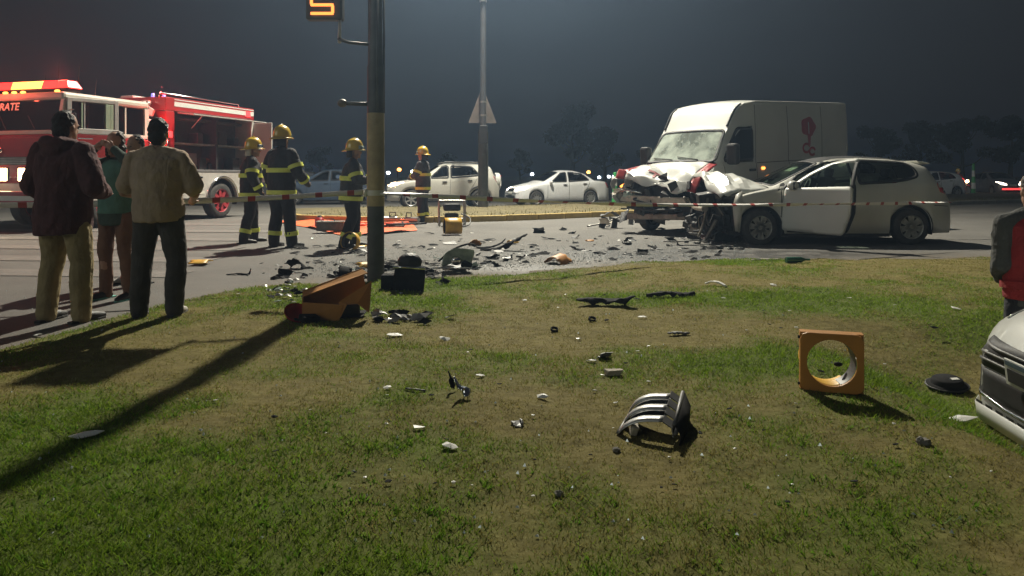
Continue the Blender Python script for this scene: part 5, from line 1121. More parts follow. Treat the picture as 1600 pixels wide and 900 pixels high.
    MB().tube([(.2, -.05, 2.0), (.5, -.08, 2.0), (.5, -.05, 2.0)], .014, 6).build('handle', 'chrome', d); MB().box((.03, -.25, 2.35), (.06, .18, .36)).build('mirror', 'plastic_black', d, bevel=.03); MB().tube([(.03, -.03, 2.6), (.03, -.25, 2.6)], .012, 6).build('mirror_arm', 'steel', d)
    # pump bay between cab and body
    box('pump_panel', 2.62, 3.05, -W+.12, W-.12, .9, 2.6, 'aluminium'); box('pump_floor', 2.56, 3.1, -W, W, .62, .95, 'steel')
    for z in (1.2, 1.55): MB().lathe([(.001, -.16), (.09, -.16), (.10, -.10), (.07, -.06), (.07, 0)], 16, 'y', (2.84, -W+.12, z)).build('hose_outlet', 'steel', t, smooth=True)
    for k in range(5): MB().lathe([(.001, -.03), (.055, -.03), (.06, 0)], 14, 'y', (2.70+.08*k, -W+.12, 2.0+.12*(k % 2))).build('gauge', 'plastic_white' if k % 2 else 'chrome', t, smooth=True)
    MB().tube(spline([(2.70, -.5, 2.6), (2.75, -.6, 2.95), (3.0, -.75, 3.05), (2.75, -.95, 2.98)], 5), [.06]*15+[.045], 12).build('water_monitor', 'steel', t, smooth=True)
    MB().box((2.84, -.85, 2.82), (.26, .3, .2), (.2, .3, .1)).build('work_lamp', 'aluminium', t, bevel=.03)
    MB().ell((2.85, -W-.02, 2.27), (.10, .05, .05), 12, 8).build('warning_lamp', 'tail_on', t, smooth=True)
    # body
    L1 = 6.75
    box('body_top', 3.10, L1, -W, W, 2.86, 3.20, 'paint_red'); st = box('white_band', 3.40, L1-.02, -W-.006, -W+.01, 2.98, 3.10, 'paint_white', bv=0); box('white_line', 3.40, L1-.02, -W-.006, -W+.01, 3.14, 3.165, 'paint_white', bv=0); box('white_band', 3.40, L1-.02, W-.01, W+.006, 2.98, 3.10, 'paint_white', bv=0)
    box('front_bulkhead', 3.10, 3.42, -W, W, .95, 2.856, 'paint_red'); box('rear_bulkhead', L1-.14, L1, -W, W, .75, 2.856, 'aluminium'); box('locker_back', 3.42, L1-.14, -W+.55, -W+.60, .95, 2.856, 'engine_dark', bv=0); box('far_side', 3.42, L1-.14, W-.06, W, .95, 2.856, 'paint_red', bv=0); box('locker_floor', 3.42, L1-.14, -W+.02, W-.06, 1.28, 1.36, 'plastic_grey'); box('locker_shelf', 3.46, L1-.18, -W+.06, -W+.54, 2.02, 2.06, 'steel', bv=0); box('locker_post', 5.05, 5.13, -W+.02, -W+.5, 1.36, 2.85, 'engine_dark', bv=0)
    rr = random.Random(5)
    for k in range(12):
        x = rr.uniform(3.6, 6.4); z = rr.choice((1.36, 2.06)); h = rr.uniform(.15, .45); box('stowed_box', x, x+rr.uniform(.15, .35), -W+.15, -W+.45, z, z+h, rr.choice(('engine_dark', 'plastic_black', 'plastic_grey', 'engine_dark')), bv=.02)
    # lower side with wheel arch
    def arch(xc, R, x0, x1, z0, z1):
        pts = [(x0, z1), (x0, z0)]+[(xc-R*math.cos(a), .50+R*math.sin(a)) for a in np.linspace(0, PI, 20) if .50+R*math.sin(a) > z0-.001]+[(x1, z0), (x1, z1)]; return pts
    for y in (-1, 1):
        MB().prism(arch(5.30, .62, 3.10, L1, .60, 1.275), y*W, y*(W-.05)).build('side_skirt', 'aluminium', t); MB().tube([(5.30-.66*math.cos(a), y*(W+.02), .50+.66*math.sin(a)) for a in np.linspace(-.1, PI+.1, 24)], .035, 8).build('arch_trim', 'chrome' if y < 0 else 'steel', t, smooth=True)
        MB().grid([[(5.30-.64*math.cos(a), y*W, .50+.64*math.sin(a)) for a in np.linspace(-.2, PI+.2, 20)], [(5.30-.64*math.cos(a), y*(W-.7), .50+.64*math.sin(a)) for a in np.linspace(-.2, PI+.2, 20)]]).build('wheel_well', 'engine_dark', t, smooth=True)
        MB().lathe([(.001, -.02), (.05, -.02), (.055, 0)], 12, 'y', (4.3, y*W, 1.05)).build('fuel_cap', 'plastic_black', t)
    box('chassis', .3, L1-.2, -.5, .5, .55, .95, 'engine_dark'); box('step', 2.55, 3.1, -W-.02, -W+.3, .40, .48, 'steel')
    # top-hung locker flap and open rear locker door
    fl = MB().box((0, 0, 0), (3.15, .50, .03), (0.10, 0, 0)).build('locker_flap', 'aluminium', t, bevel=.005, loc=(5.10, -W-.24, 2.80)); MB().tube([(4.0, -W-.03, 2.45), (4.0, -W-.38, 2.78)], .012, 6).build('gas_strut', 'steel', t)
    box('rear_locker_door', 0, .04, -.62, 0, 1.0, 2.78, 'paint_white', bv=.01).location = (L1-.02, -W, 0)
    MB().box((6.45, -W-.012, 3.02), (.20, .03, .16)).build('rear_beacon', 'tail_on', t, bevel=.01); MB().box((3.26, -W-.012, 2.25), (.12, .03, .16)).build('side_beacon', 'tail_on', t, bevel=.01)
    for x in (3.55, 3.95): MB().lathe([(.001, .16), (.04, .15), (.05, .05), (.05, 0)], 12, 'z', (x, -.4, 3.20)).build('roof_beacon', 'beacon_blue', t, smooth=True)
    MB().lathe([(.001, .02), (.045, .02), (.05, 0)], 12, 'z', (3.95, -.4, 3.36)).build('beacon_cap', 'tail_on', t)
    MB().tube([(3.2, -.9, 3.22), (3.25, -.9, 3.32), (6.4, -.9, 3.32), (6.45, -.9, 3.22)], .02, 8).build('roof_rail', 'chrome', t, smooth=True); box('ladder', 3.4, 6.4, .1, .5, 3.22, 3.30, 'aluminium')
    for xw, R in ((1.30, .50), (5.30, .50)):
        for sg in (-1, 1):
            w_ = wheel(t, (xw, sg*(W-.17), .50), R, .30, 'steel', 8, sg, 0, 'logo_red')
            MB().lathe([(.001, -.20), (.07, -.19), (.09, -.12), (.09, -.05)], 14, 'y').build('hub', 'steel', w_, smooth=True)
    # its own lights
    Rz = Matrix.Rotation(yaw, 3, 'Z')
    def lamp(nm, kind, loc, e, col, size=.1, spot=None, aim=None):
        ld = bpy.data.lights.new(nm, kind); ld.energy = e; ld.color = col; ld.shadow_soft_size = size; lo = bpy.data.objects.new(nm, ld); C.objects.link(lo); lo.location = Vector(t.location)+Rz @ Vector(loc)
        if spot: ld.spot_size = spot; ld.spot_blend = .6; lo.rotation_euler = (Rz @ Vector(aim)).to_track_quat('-Z', 'Y').to_euler()
    for y in (-.86, .86): lamp('headlamp_beam', 'SPOT', (-.15, y, 1.2), 420, (1, .80, .55), .08, math.radians(80), (-1, 0, -.16))
    lamp('red_beacon_light', 'POINT', (2.84, -W-.16, 2.27), 60, (1, .05, .04), .06); lamp('red_beacon_light', 'POINT', (.45, -.7, 3.45), 90, (1, .10, .05), .1); lamp('red_beacon_light', 'POINT', (3.26, -.9, 3.45), 50, (1, .05, .04), .06)
    lamp('red_beacon_light', 'POINT', (-.35, .3, 3.2), 60, (1, .10, .05), .1)
    # stowed hoses, pipe and handles
    for k in range(4): MB().lathe([(.05, -.05), (.14, -.05), (.15, 0), (.14, .05), (.05, .05)], 20, 'y', (3.75+.42*k, -W+.28, 1.53), close=True).build('rolled_hose', 'cloth_rust' if k % 2 else 'cloth_teal', t, smooth=True)
    for k in range(3): MB().tube([(3.5, -W+.2+.1*k, 2.70), (6.4, -W+.2+.1*k, 2.70)], .04, 10).build('suction_pipe', 'rubber', t, smooth=True)
    for x in (3.12, 2.58): MB().tube([(x, -W-.04, 1.1), (x, -W-.04, 2.5)], .016, 8).build('grab_rail', 'chrome', t, smooth=True)
    for x in (3.6, 4.4, 6.3): MB().box((x, -W-.01, 1.15), (.12, .03, .05)).build('locker_latch', 'chrome', t, bevel=.006)
    for k in range(9): box('reflective_block', 3.15+.4*k, 3.35+.4*k, -W-.008, -W+.004, .70, .78, 'silver_tape' if k % 2 else 'paint_red', bv=0) if not 4.6 < 3.25+.4*k < 6.0 else None
    return t
fire_truck()
# ---------------------------------------------------------------- people
FOLDS = bpy.data.textures.new('folds', 'CLOUDS'); FOLDS.noise_scale = 0.20; FOLDS.noise_depth = 3
RUCK = bpy.data.textures.new('ruck', 'CLOUDS'); RUCK.noise_scale = 0.055; RUCK.noise_depth = 1
LOCKS = bpy.data.textures.new('locks', 'CLOUDS'); LOCKS.noise_scale = 0.03; LOCKS.noise_depth = 2
def skin_over(o, vox, smooth=4, disp=0.0, tex=FOLDS, mid=0.5):
    r = o.modifiers.new('r', 'REMESH'); r.mode = 'VOXEL'; r.voxel_size = vox; r.use_smooth_shade = True
    if smooth: s = o.modifiers.new('s', 'SMOOTH'); s.factor = 0.5; s.iterations = smooth
    if disp: d = o.modifiers.new('d', 'DISPLACE'); d.texture = tex; d.strength = disp; d.mid_level = mid; d.texture_coords = 'GLOBAL'
    if disp and tex is FOLDS: d = o.modifiers.new('d2', 'DISPLACE'); d.texture = RUCK; d.strength = disp*.28; d.mid_level = .5; d.texture_coords = 'GLOBAL'
    return o
def rings(mb, rows, n=20):
    """rows: (centre, rx, ry) horizontal ellipses, closed at both ends"""
    n0 = len(mb.v)
    for c, rx, ry in rows:
        for k in range(n): a = 2*PI*k/n; mb.v.append(Vector(c)+Vector((rx*math.cos(a), ry*math.sin(a), 0)))
    for i in range(len(rows)-1):
        for k in range(n): a = n0+i*n+k; b_ = n0+i*n+(k+1) % n; mb.f.append((a, b_, b_+n, a+n))
    mb.f.append(tuple(n0+k for k in reversed(range(n)))); mb.f.append(tuple(n0+(len(rows)-1)*n+k for k in range(n))); return mb
def limb(mb, pts, rad, n=12):
    mb.tube(spline(pts, 4), [np.interp(i/(4*(len(pts)-1)), np.linspace(0, 1, len(rad)), rad) for i in range(4*(len(pts)-1)+1)], n)
    for p, r in ((pts[0], rad[0]), (pts[-1], rad[-1])): mb.ell(p, (r, r, r), 10, 8)
    return mb
def band(parent, c, axis, rx, ry, h, m_='hi_vis', name='reflective_band'):
    """closed cuff round a limb or the trunk"""
    axis = Vector(axis).normalized(); u = Vector((1, 0, 0)); u = (u-axis*u.dot(axis)); u = u.normalized() if u.length > .2 else frame_of(axis)[0]; w = axis.cross(u); mb = MB(); n = 26; c = Vector(c); V = []
    for off, k in ((-h/2, 1.0), (h/2, 1.0), (h/2, .93), (-h/2, .93)): V += [c+axis*off+(u*rx*math.cos(a)+w*ry*math.sin(a))*k for a in [2*PI*j/n for j in range(n)]]
    F = [(i*n+j, i*n+(j+1) % n, ((i+1) % 4)*n+(j+1) % n, ((i+1) % 4)*n+j) for i in range(4) for j in range(n)]
    return mb.add(V, F).build(name, m_, parent, smooth=True, auto=.6)
def person(label, loc, rotz, H=1.72, bulk=1.0, pose=None, outfit=None, vox=0.009, group=None, name='person', cat='person'):
    k = H/1.75; P = dict(eL=(-.27, -.02, 1.14), wL=(-.28, .08, .90), eR=(.27, -.02, 1.14), wR=(.28, .08, .90), hipL=(-.095, 0, .93), hipR=(.095, 0, .93), kL=(-.12, .02, .50), kR=(.12, .02, .50), aL=(-.14, -.01, .09), aR=(.14, -.01, .09), head=(0, .02, 1.62), lean=0.0, turn=0.0, toeL=0.12, toeR=-0.12, curl=.6)
    P.update(pose or {}); O = dict(top='cloth_olive', sleeve='short', legs='cloth_charcoal', shoes='shoe_dark', hair='hair_dark', hood=False, coat=.80, puff=.0); O.update(outfit or {})
    t = thing(name, label, cat, loc, rotz, group)
    V = lambda a: Vector(P[a])*k
    ln = P['lean']; b = bulk
    def S(x, y, z): return Vector((x, y+ln*(z-.95), z))*k       # spine leans forward from the hips
    zs_ = 1.415-.10*(b-1); sL, sR = S(-.180*b, 0, zs_), S(.180*b, 0, zs_); hd = S(*P['head'])
    # body: one continuous surface
    B = MB(); rings(B, [(S(0, 0, .86), .12*k, .09*k), (S(0, 0, .95), .155*b*k, .11*b*k), (S(0, 0, 1.08), .13*b*k, .10*b*k), (S(0, 0, 1.28), .15*b*k, .11*b*k), (S(0, -.005, 1.40), .16*b*k, .09*k), (S(0, -.005, 1.46), .07*k, .06*k)])
    B.tube([S(0, -.01, 1.42), S(P['head'][0]*.6, P['head'][1]*.5, 1.52), hd], [.062*k, .056*k, .055*k], 14)
    Rh = Euler((0, 0, P['turn'])).to_matrix()
    def hp(x, y, z): return hd+Rh @ Vector((x*k, y*k, z*k))
    B.ell(hp(0, -.005, .035), (.076*k, .096*k, .100*k), 20, 14, (0, 0, P['turn'])); B.ell(hp(0, .022, -.05), (.058*k, .070*k, .072*k), 16, 12, (0, 0, P['turn'])); B.ell(hp(0, .075, -.10), (.026*k, .022*k, .020*k), 10, 8)
    B.ell(hp(0, .100, -.022), (.013*k, .020*k, .024*k), 10, 8); B.ell(hp(0, .088, .022), (.05*k, .018*k, .013*k), 10, 8); B.ell(hp(0, .086, -.065), (.024*k, .014*k, .010*k), 10, 8)
    for sg in (-1, 1): B.ell(hp(sg*.078, -.004, -.012), (.010*k, .020*k, .032*k), 10, 8)
    for sd, sh_ in (('L', sL), ('R', sR)):
        e, w = V('e'+sd), V('w'+sd); limb(B, [sh_, sh_.lerp(e, .5), e], [.055*k, .050*k, .042*k]); limb(B, [e, e.lerp(w, .4), w], [.042*k, .040*k, .028*k])
        d = (w-e).normalized(); sgn = -1 if sd == 'L' else 1; up = Vector((sgn, 0, 0)); u = (up-d*up.dot(d)); u = u.normalized() if u.length > .1 else frame_of(d)[0]; nrm = d.cross(u).normalized()
        if nrm.y < 0: nrm = -nrm                                    # palm turned to the front
        pc = w+d*.055*k; B.ell(pc, (.034*k, .034*k, .034*k), 10, 8); B.tube([w, w+d*.045*k, w+d*.085*k], [.026*k, .036*k, .032*k], 10, True, .55)
        fw = nrm.cross(d).normalized(); cu = P['curl']
        for j, (off, l_) in enumerate(((-.027, .066), (-.009, .076), (.009, .070), (.026, .056))):
            p0 = w+d*.078*k+fw*off*k; p1 = p0+(d*math.cos(cu*.5)+nrm*math.sin(cu*.5))*l_*.5*k; p2 = p1+(d*math.cos(cu*1.4)+nrm*math.sin(cu*1.4))*l_*.5*k; B.tube([p0, p1, p2], [.0095*k, .009*k, .0075*k], 8); B.ell(p2, (.0078*k,)*3, 8, 6)
        q0 = w+d*.03*k-fw*.028*k; q1 = q0+(d*.7-fw*.55+nrm*.3)*.045*k; B.tube([q0, q1, q1+(d*.9+nrm*.4)*.03*k], [.013*k, .011*k, .009*k], 8)
        hip, kn, an = V('hip'+sd), V('k'+sd), V('a'+sd); limb(B, [hip, hip.lerp(kn, .5), kn], [.085*b*k, .075*b*k, .055*k]); limb(B, [kn, kn.lerp(an, .35), an], [.055*k, .053*k, .036*k])
    body = skin_over(B.build('body', 'skin', t), vox, 3)
    for sg in (-1, 1): MB().ell(hp(sg*.032, .088, .0), (.010*k, .006*k, .006*k), 10, 8).build('eye', 'hair_dark', t, smooth=True)
    # trousers
    q = 1.0+O.get('baggy', .0); T = MB(); rings(T, [(S(0, 0, .84), .13*b*k, .105*b*k), (S(0, 0, .93), .172*b*k, .128*b*k), (S(0, 0, 1.00), .160*b*k, .122*b*k), (S(0, 0, 1.04), .152*b*k, .118*b*k)])
    for sd in 'LR':
        hip, kn, an = V('hip'+sd), V('k'+sd), V('a'+sd); ck = an+Vector((0, -.01, -.035))*k; limb(T, [hip+Vector((0, 0, -.02)), hip.lerp(kn, .5), kn], [.102*b*k*q, .090*b*k*q, .072*b*k*q]); limb(T, [kn, kn.lerp(an, .4)+Vector((0, -.012, 0)), ck], [.072*b*k*q, .072*b*k*q, .066*b*k*q])
    trousers = skin_over(T.build('trousers', O['legs'], t), vox*1.25, 3, .030)
    # shoes
    for sd, toe in (('L', P['toeL']), ('R', P['toeR'])):
        an = V('a'+sd); f = Vector((-math.sin(toe), math.cos(toe), 0)); s_ = MB(); b0 = Vector((an.x, an.y, 0))
        s_.tube([b0-f*.07*k+Vector((0, 0, .045*k)), b0+f*.02*k+Vector((0, 0, .048*k)), b0+f*.12*k+Vector((0, 0, .036*k)), b0+f*.19*k+Vector((0, 0, .030*k))], [.040*k, .046*k, .046*k, .030*k], 12, True, .9); s_.tube([b0+Vector((0, -.01, .05))*k, an], [.045*k, .042*k], 12); s_.ell(b0+f*.19*k+Vector((0, 0, .030*k)), (.032*k, .032*k, .028*k), 10, 8)
        sh_o = skin_over(s_.build('shoe', O['shoes'], t), .010, 2)
        MB().prism([(b0.x+f.x*a*k-f.y*c*k, b0.y+f.y*a*k+f.x*c*k) for a, c in ((-.115, -.028), (-.115, .028), (0, .042), (.12, .048), (.20, .03), (.225, 0), (.20, -.03), (.12, -.048), (0, -.042))], 0.0, .022*k, 'xy').build('sole', O.get('sole', 'rubber'), sh_o, bevel=.004)
    # top
    pf = O['puff']; A = MB(); low = O['coat']
    rings(A, [(S(0, 0, low), (.178*b+pf*.8)*k, (.140*b+pf)*k), (S(0, 0, (low+1.05)/2), (.182*b+pf)*k, (.146*b+pf)*k), (S(0, 0, 1.10), (.172*b+pf)*k, (.140*b+pf)*k), (S(0, .005, 1.27), (.188*b+pf)*k, (.140*b+pf)*k), (S(0, 0, 1.385), (.190*b+pf*.7)*k, (.112*b+pf*.6)*k), (S(0, -.005, 1.455), (.098*b+pf*.3)*k, .080*k), (S(0, -.006, 1.485), .066*k, .066*k)])
    for sd, sh_ in (('L', sL), ('R', sR)):
        e, w = V('e'+sd), V('w'+sd)
        if O['sleeve'] == 'short':
            el = sh_.lerp(e, .80); limb(A, [sh_, sh_.lerp(el, .5), el], [.062*b*k, .074*b*k, .076*b*k])
        elif O['sleeve'] == 'long':
            we = w-(w-e).normalized()*.01; limb(A, [sh_, sh_.lerp(e, .5), e], [(.062*b+pf*.7)*k, (.066*b+pf*.8)*k, (.060*b+pf*.7)*k]); limb(A, [e, e.lerp(we, .5), we], [(.062*b+pf*.7)*k, (.058*b+pf*.6)*k, (.046*b+pf*.4)*k])
    for sh_ in (sL, sR): A.tube([sh_+Vector((0, 0, .012*k)), S(0, -.01, 1.465)], [.050*b*k, .066*k], 12)
    if O['hood']:
        limb(A, [S(-.11, .0, 1.47), S(-.06, -.10, 1.475), S(.06, -.10, 1.475), S(.11, .0, 1.47)], [.045*k, .065*k, .065*k, .045*k]); A.ell(S(0, -.115, 1.42), (.11*k, .06*k, .08*k), 14, 10)
    top = skin_over(A.build(O.get('top_name', 'shirt'), O['top'], t), vox*1.2, 3, O.get('fold', .035))
    if O.get('vest'):
        v_ = MB(); rings(v_, [(S(0, 0, .90), .195*b*k, .155*b*k), (S(0, 0, 1.10), .192*b*k, .156*b*k), (S(0, .005, 1.27), .200*b*k, .154*b*k), (S(0, 0, 1.385), .200*b*k, .128*b*k), (S(0, -.005, 1.46), .110*b*k, .092*k)]); skin_over(v_.build('vest', O['vest'], t), vox*1.2, 3, .02)
        if O['vest'] == 'cloth_red': band(t, S(0, 0, 1.00), (0, ln, 1), .207*b*k, .167*b*k, .04, 'cloth_red', 'vest_hem')
    if O.get('sleeve_col'):
        a_ = MB()
        for sd, sh_ in (('L', sL), ('R', sR)):
            e, w = V('e'+sd), V('w'+sd); limb(a_, [sh_, sh_.lerp(e, .5), e], [.078*b*k, .076*b*k, .066*b*k]); limb(a_, [e, e.lerp(w, .5), w], [.066*b*k, .060*b*k, .048*b*k])
        skin_over(a_.build('sleeves', O['sleeve_col'], t), vox*1.2, 3, .03)
    # hair
    if O['hair']:
        h = MB(); h.ell(hp(0, -.026, .050), (.083*k, .090*k, .096*k), 20, 14, (0, 0, P['turn'])); h.ell(hp(0, -.052, -.02), (.074*k, .062*k, .085*k), 16, 12, (0, 0, P['turn']))
        if O.get('long_hair'): h.ell(hp(0, -.06, -.10), (.085*k, .05*k, .13*k), 16, 12); h.ell(hp(.07, -.01, -.06), (.03*k, .05*k, .11*k), 12, 10); h.ell(hp(-.07, -.01, -.06), (.03*k, .05*k, .11*k), 12, 10)
        skin_over(h.build('hair', O['hair'], t), .007, 1, .026, LOCKS)
    if O.get('helmet'):
        he = MB().lathe([(.001, .175), (.05, .168), (.095, .135), (.122, .08), (.130, .02), (.132, -.01)], 28); he.v = [Vector((p.x*.92, p.y*1.12, p.z))*k for p in he.v]
        R4 = Matrix.Translation(hp(0, -.01, .045)) @ Euler((0, 0, P['turn'])).to_matrix().to_4x4(); ho = he.xf(R4).build('helmet', 'helmet_yellow', t, smooth=True); solid(ho, .006)
        n = 32; br = MB(); inn = []; out = []
        for j in range(n):
            a = 2*PI*j/n; x, y = math.cos(a), math.sin(a); ext = .018+.050*max(0, -y)**2+.028*max(0, y)**2
            inn.append(Vector((x*.121, y*.147, -.008))*k); out.append(Vector((x*(.121+ext), y*(.147+ext), -.022-.02*max(0, -y)))*k)
        br.add(inn+out, [(j, (j+1) % n, n+(j+1) % n, n+j) for j in range(n)]).xf(R4); solid(br.build('brim', 'helmet_yellow', ho, smooth=True), .008)
        cr = MB().tube([R4 @ (Vector((0, y, z))*k) for y, z in ((-.135, .06), (-.09, .145), (0, .186), (.09, .145), (.135, .06))], .013*k, 8); cr.build('crest', 'helmet_yellow', ho, smooth=True)
        vi = MB(); vi.grid([[R4 @ (Vector((math.cos(a)*.128, math.sin(a)*.160, z))*k) for a in np.linspace(.5, PI-.5, 12)] for z in (.05, .01, -.035)]); solid(vi.build('face_shield', O.get('shield', 'plastic_clear'), ho, smooth=True), .003)
        nk = MB(); nk.grid([[R4 @ (Vector((math.cos(a)*.112, math.sin(a)*.118-.01, z))*k) for a in np.linspace(PI+.15, 2*PI-.15, 14)] for z in (-.01, -.08, -.15)]); solid(nk.build('neck_flap', O.get('flap', 'turnout_black'), ho, smooth=True), .008)
    if O.get('bands'):
        r0 = (.186*b+pf)*k; r1 = (.150*b+pf)*k
        band(top, S(0, 0, 1.16), (0, ln, 1), r0+.010, r1+.012, .075); band(top, S(0, 0, low+.07), (0, ln, 1), r0+.006, r1+.008, .070)
        for sd, sh_ in (('L', sL), ('R', sR)):
            e, w = V('e'+sd), V('w'+sd); c1 = sh_.lerp(e, .72); band(top, c1, e-sh_, (.072*b+pf)*k+.010, (.072*b+pf)*k+.010, .065); c2 = e.lerp(w, .78); band(top, c2, w-e, (.056*b+pf*.6)*k+.008, (.056*b+pf*.6)*k+.008, .060)
            kn, an = V('k'+sd), V('a'+sd); c3 = kn.lerp(an, .70); band(trousers, c3, an-kn, .074*b*k*q+.006, .074*b*k*q+.006, .070)
    if O.get('gloves'):
        for sd in 'LR': w = V('w'+sd); d = (V('w'+sd)-V('e'+sd)).normalized(); g = MB(); limb(g, [w-d*.03, w+d*.05*k, w+d*.12*k], [.046*k, .050*k, .034*k]); skin_over(g.build('glove', O['gloves'], t), .010, 2)
    return t

TURN = dict(top='turnout_black', sleeve='long', legs='turnout_black', shoes='shoe_dark', hair=None, helmet=True, bands=True, coat=.76, puff=.028, baggy=.18, top_name='coat', fold=.045, gloves='cloth_charcoal')
def put(px, py): p = gp(px, py); return (p.x, p.y, p.z-.004)
# bystanders
person('broad person in dark maroon hooded jacket and khaki trousers, back turned', put(99, 501), math.radians(-14), 1.71, 1.12,
       dict(eL=(-.30, -.02, 1.12), wL=(-.24, .18, .98), eR=(.31, .0, 1.13), wR=(.17, .24, 1.06), kL=(-.13, .03, .50), kR=(.17, .02, .50), aL=(-.13, -.03, .09), aR=(.19, .0, .09), turn=-.05, head=(-.02, .05, 1.61)),
       dict(top='cloth_maroon', sleeve='long', legs='cloth_khaki', shoes='shoe_dark', hood=True, coat=.72, puff=.032, top_name='jacket', fold=.05, baggy=.10))
person('broad person in olive t-shirt and charcoal trousers, back turned', put(247, 493), math.radians(6), 1.58, 1.15,
       dict(eL=(-.30, .02, 1.10), wL=(-.20, .24, 1.06), eR=(.31, .02, 1.09), wR=(.22, .24, 1.02), kL=(-.14, .02, .50), kR=(.15, .02, .50), aL=(-.15, -.02, .09), aR=(.15, -.02, .09)),
       dict(top='cloth_olive', legs='cloth_charcoal', shoes='shoe_pale', coat=.84, fold=.04, puff=.012, baggy=.06))
person('person in dark green top facing us with both hands at the forehead', put(182, 467), math.radians(168), 1.60, .98,
       dict(eL=(-.34, .20, 1.42), wL=(-.12, .18, 1.56), eR=(.34, .20, 1.42), wR=(.11, .18, 1.57), curl=.4, turn=.1),
       dict(top='cloth_green', sleeve='long', legs='cloth_rust', shoes='shoe_dark', sole='shoe_teal', hair='hair_brown', long_hair=True, coat=.78, vest='cloth_teal'))
person('dark-haired person in dark clothes mostly behind the olive t-shirt', put(213, 443), math.radians(150), 1.62, .95, dict(turn=.2), dict(top='cloth_charcoal', sleeve='long', legs='cloth_navy', shoes='shoe_pale', hair='hair_dark'))
person('person in red vest and navy jeans standing behind the white car', (3.17, 4.42, -.38), math.radians(-4), 1.58, 1.14,
       dict(eL=(-.225, .02, 1.14), wL=(-.12, .22, 1.02), eR=(.235, .04, 1.13), wR=(.16, .24, 1.0), lean=.06), dict(top='cloth_grey', sleeve='long', legs='cloth_navy', shoes='shoe_dark', vest='cloth_red', coat=.86))
# firefighters
G = 'firefighters in dark turnout gear with yellow helmets'
person('firefighter with raised hand and visor up, beside the fire engine locker', put(392, 379), math.radians(-62), 1.80, 1.08,
       dict(eL=(-.28, .10, 1.16), wL=(-.20, .30, 1.22), eR=(.30, -.03, 1.14), wR=(.30, .10, .92), kL=(-.13, .06, .50), aL=(-.15, .08, .09), kR=(.12, -.04, .50), aR=(.15, -.14, .09), head=(0, .05, 1.60), turn=-.2), dict(TURN, flap='beam_pale', shield='chrome'), .012, G)
person('tallest firefighter with his back turned, second from the fire engine', put(440, 386), math.radians(-28), 1.93, 1.10,
       dict(eR=(.30, .02, 1.14), wR=(.26, .22, 1.00), kR=(.14, .02, .50), aR=(.16, .06, .09)), TURN, .012, G)
person('firefighter with bent arm close to the signal pole', put(549, 386), math.radians(-80), 1.72, 1.12,
       dict(eL=(-.30, -.06, 1.18), wL=(-.24, .22, 1.12), eR=(.28, .10, 1.14), wR=(.16, .32, 1.14), lean=.06, kL=(-.12, .06, .50), aL=(-.14, .06, .09), aR=(.14, -.12, .09)), dict(TURN, top='turnout_faded'), .012, G)
person('farthest firefighter with folded arms in front of the white suv', put(661, 348), math.radians(72), 1.85, 1.0,
       dict(eL=(-.27, .06, 1.14), wL=(-.05, .26, 1.12), eR=(.27, .06, 1.14), wR=(.05, .28, 1.08), aL=(-.10, .0, .09), aR=(.10, -.02, .09)), dict(TURN, top='turnout_faded'), .014, G)

# motorcycle and its rider, far right
def motorcycle():
    b_ = at(1499, 305); t = thing('motorcycle', 'motorcycle with a lit headlamp facing us on the far road', 'motorcycle', b_, math.radians(195))
    for y in (-.62, .62):
        w_ = MB().lathe([(.24, -.05), (.30, -.05), (.315, 0), (.30, .05), (.24, .05)], 26, 'x', close=True).build('wheel', 'rubber', t, smooth=True, loc=(0, y, .315)); MB().lathe([(.001, -.02), (.24, -.02), (.24, .02), (.001, .02)], 20, 'x').build('rim', 'alloy', w_)
    MB().tube([(0, .62, .315), (0, .50, .75), (0, .42, 1.0)], .035, 8).build('fork', 'steel', t, smooth=True); MB().ell((0, .18, .82), (.14, .28, .13), 14, 10).build('fuel_tank', 'paint_red', t, smooth=True); MB().box((0, -.32, .80), (.22, .62, .08)).build('saddle', 'rubber', t, bevel=.03); MB().box((0, .0, .48), (.24, .42, .34)).build('engine', 'engine_metal', t, bevel=.04)
    MB().tube([(-.36, .36, 1.05), (0, .42, 1.0), (.36, .36, 1.05)], .018, 8).build('handlebar', 'plastic_black', t, smooth=True); MB().lathe([(.001, .03), (.09, .02), (.10, -.02), (.05, -.12)], 16, 'y', (0, .60, .88)).build('headlamp', 'head_on', t, smooth=True); MB().tube([(.1, .1, .35), (.14, -.3, .33), (.14, -.7, .42)], .04, 8).build('exhaust', 'chrome', t, smooth=True); MB().prism([(.46, .50), (.62, .66), (.80, .58), (.80, .55), (.62, .62), (.48, .48)], -.07, .07, 'yz').build('mudguard', 'paint_red', t)
    person('helmeted motorcycle rider in red and white jacket', (b_.x, b_.y+.25, b_.z-.06), math.radians(195), 1.66, 1.05,
        dict(hipL=(-.10, -.1, .92), hipR=(.10, -.1, .92), kL=(-.24, .22, .72), kR=(.24, .22, .72), aL=(-.22, -.02, .32), aR=(.22, -.02, .32), eL=(-.30, .22, 1.16), wL=(-.33, .42, 1.06), eR=(.30, .22, 1.16), wR=(.33, .42, 1.06), lean=.1), dict(top='cloth_red', sleeve='long', legs='cloth_rust', shoes='shoe_dark', hair=None, helmet=True, puff=.01), .016)
motorcycle()
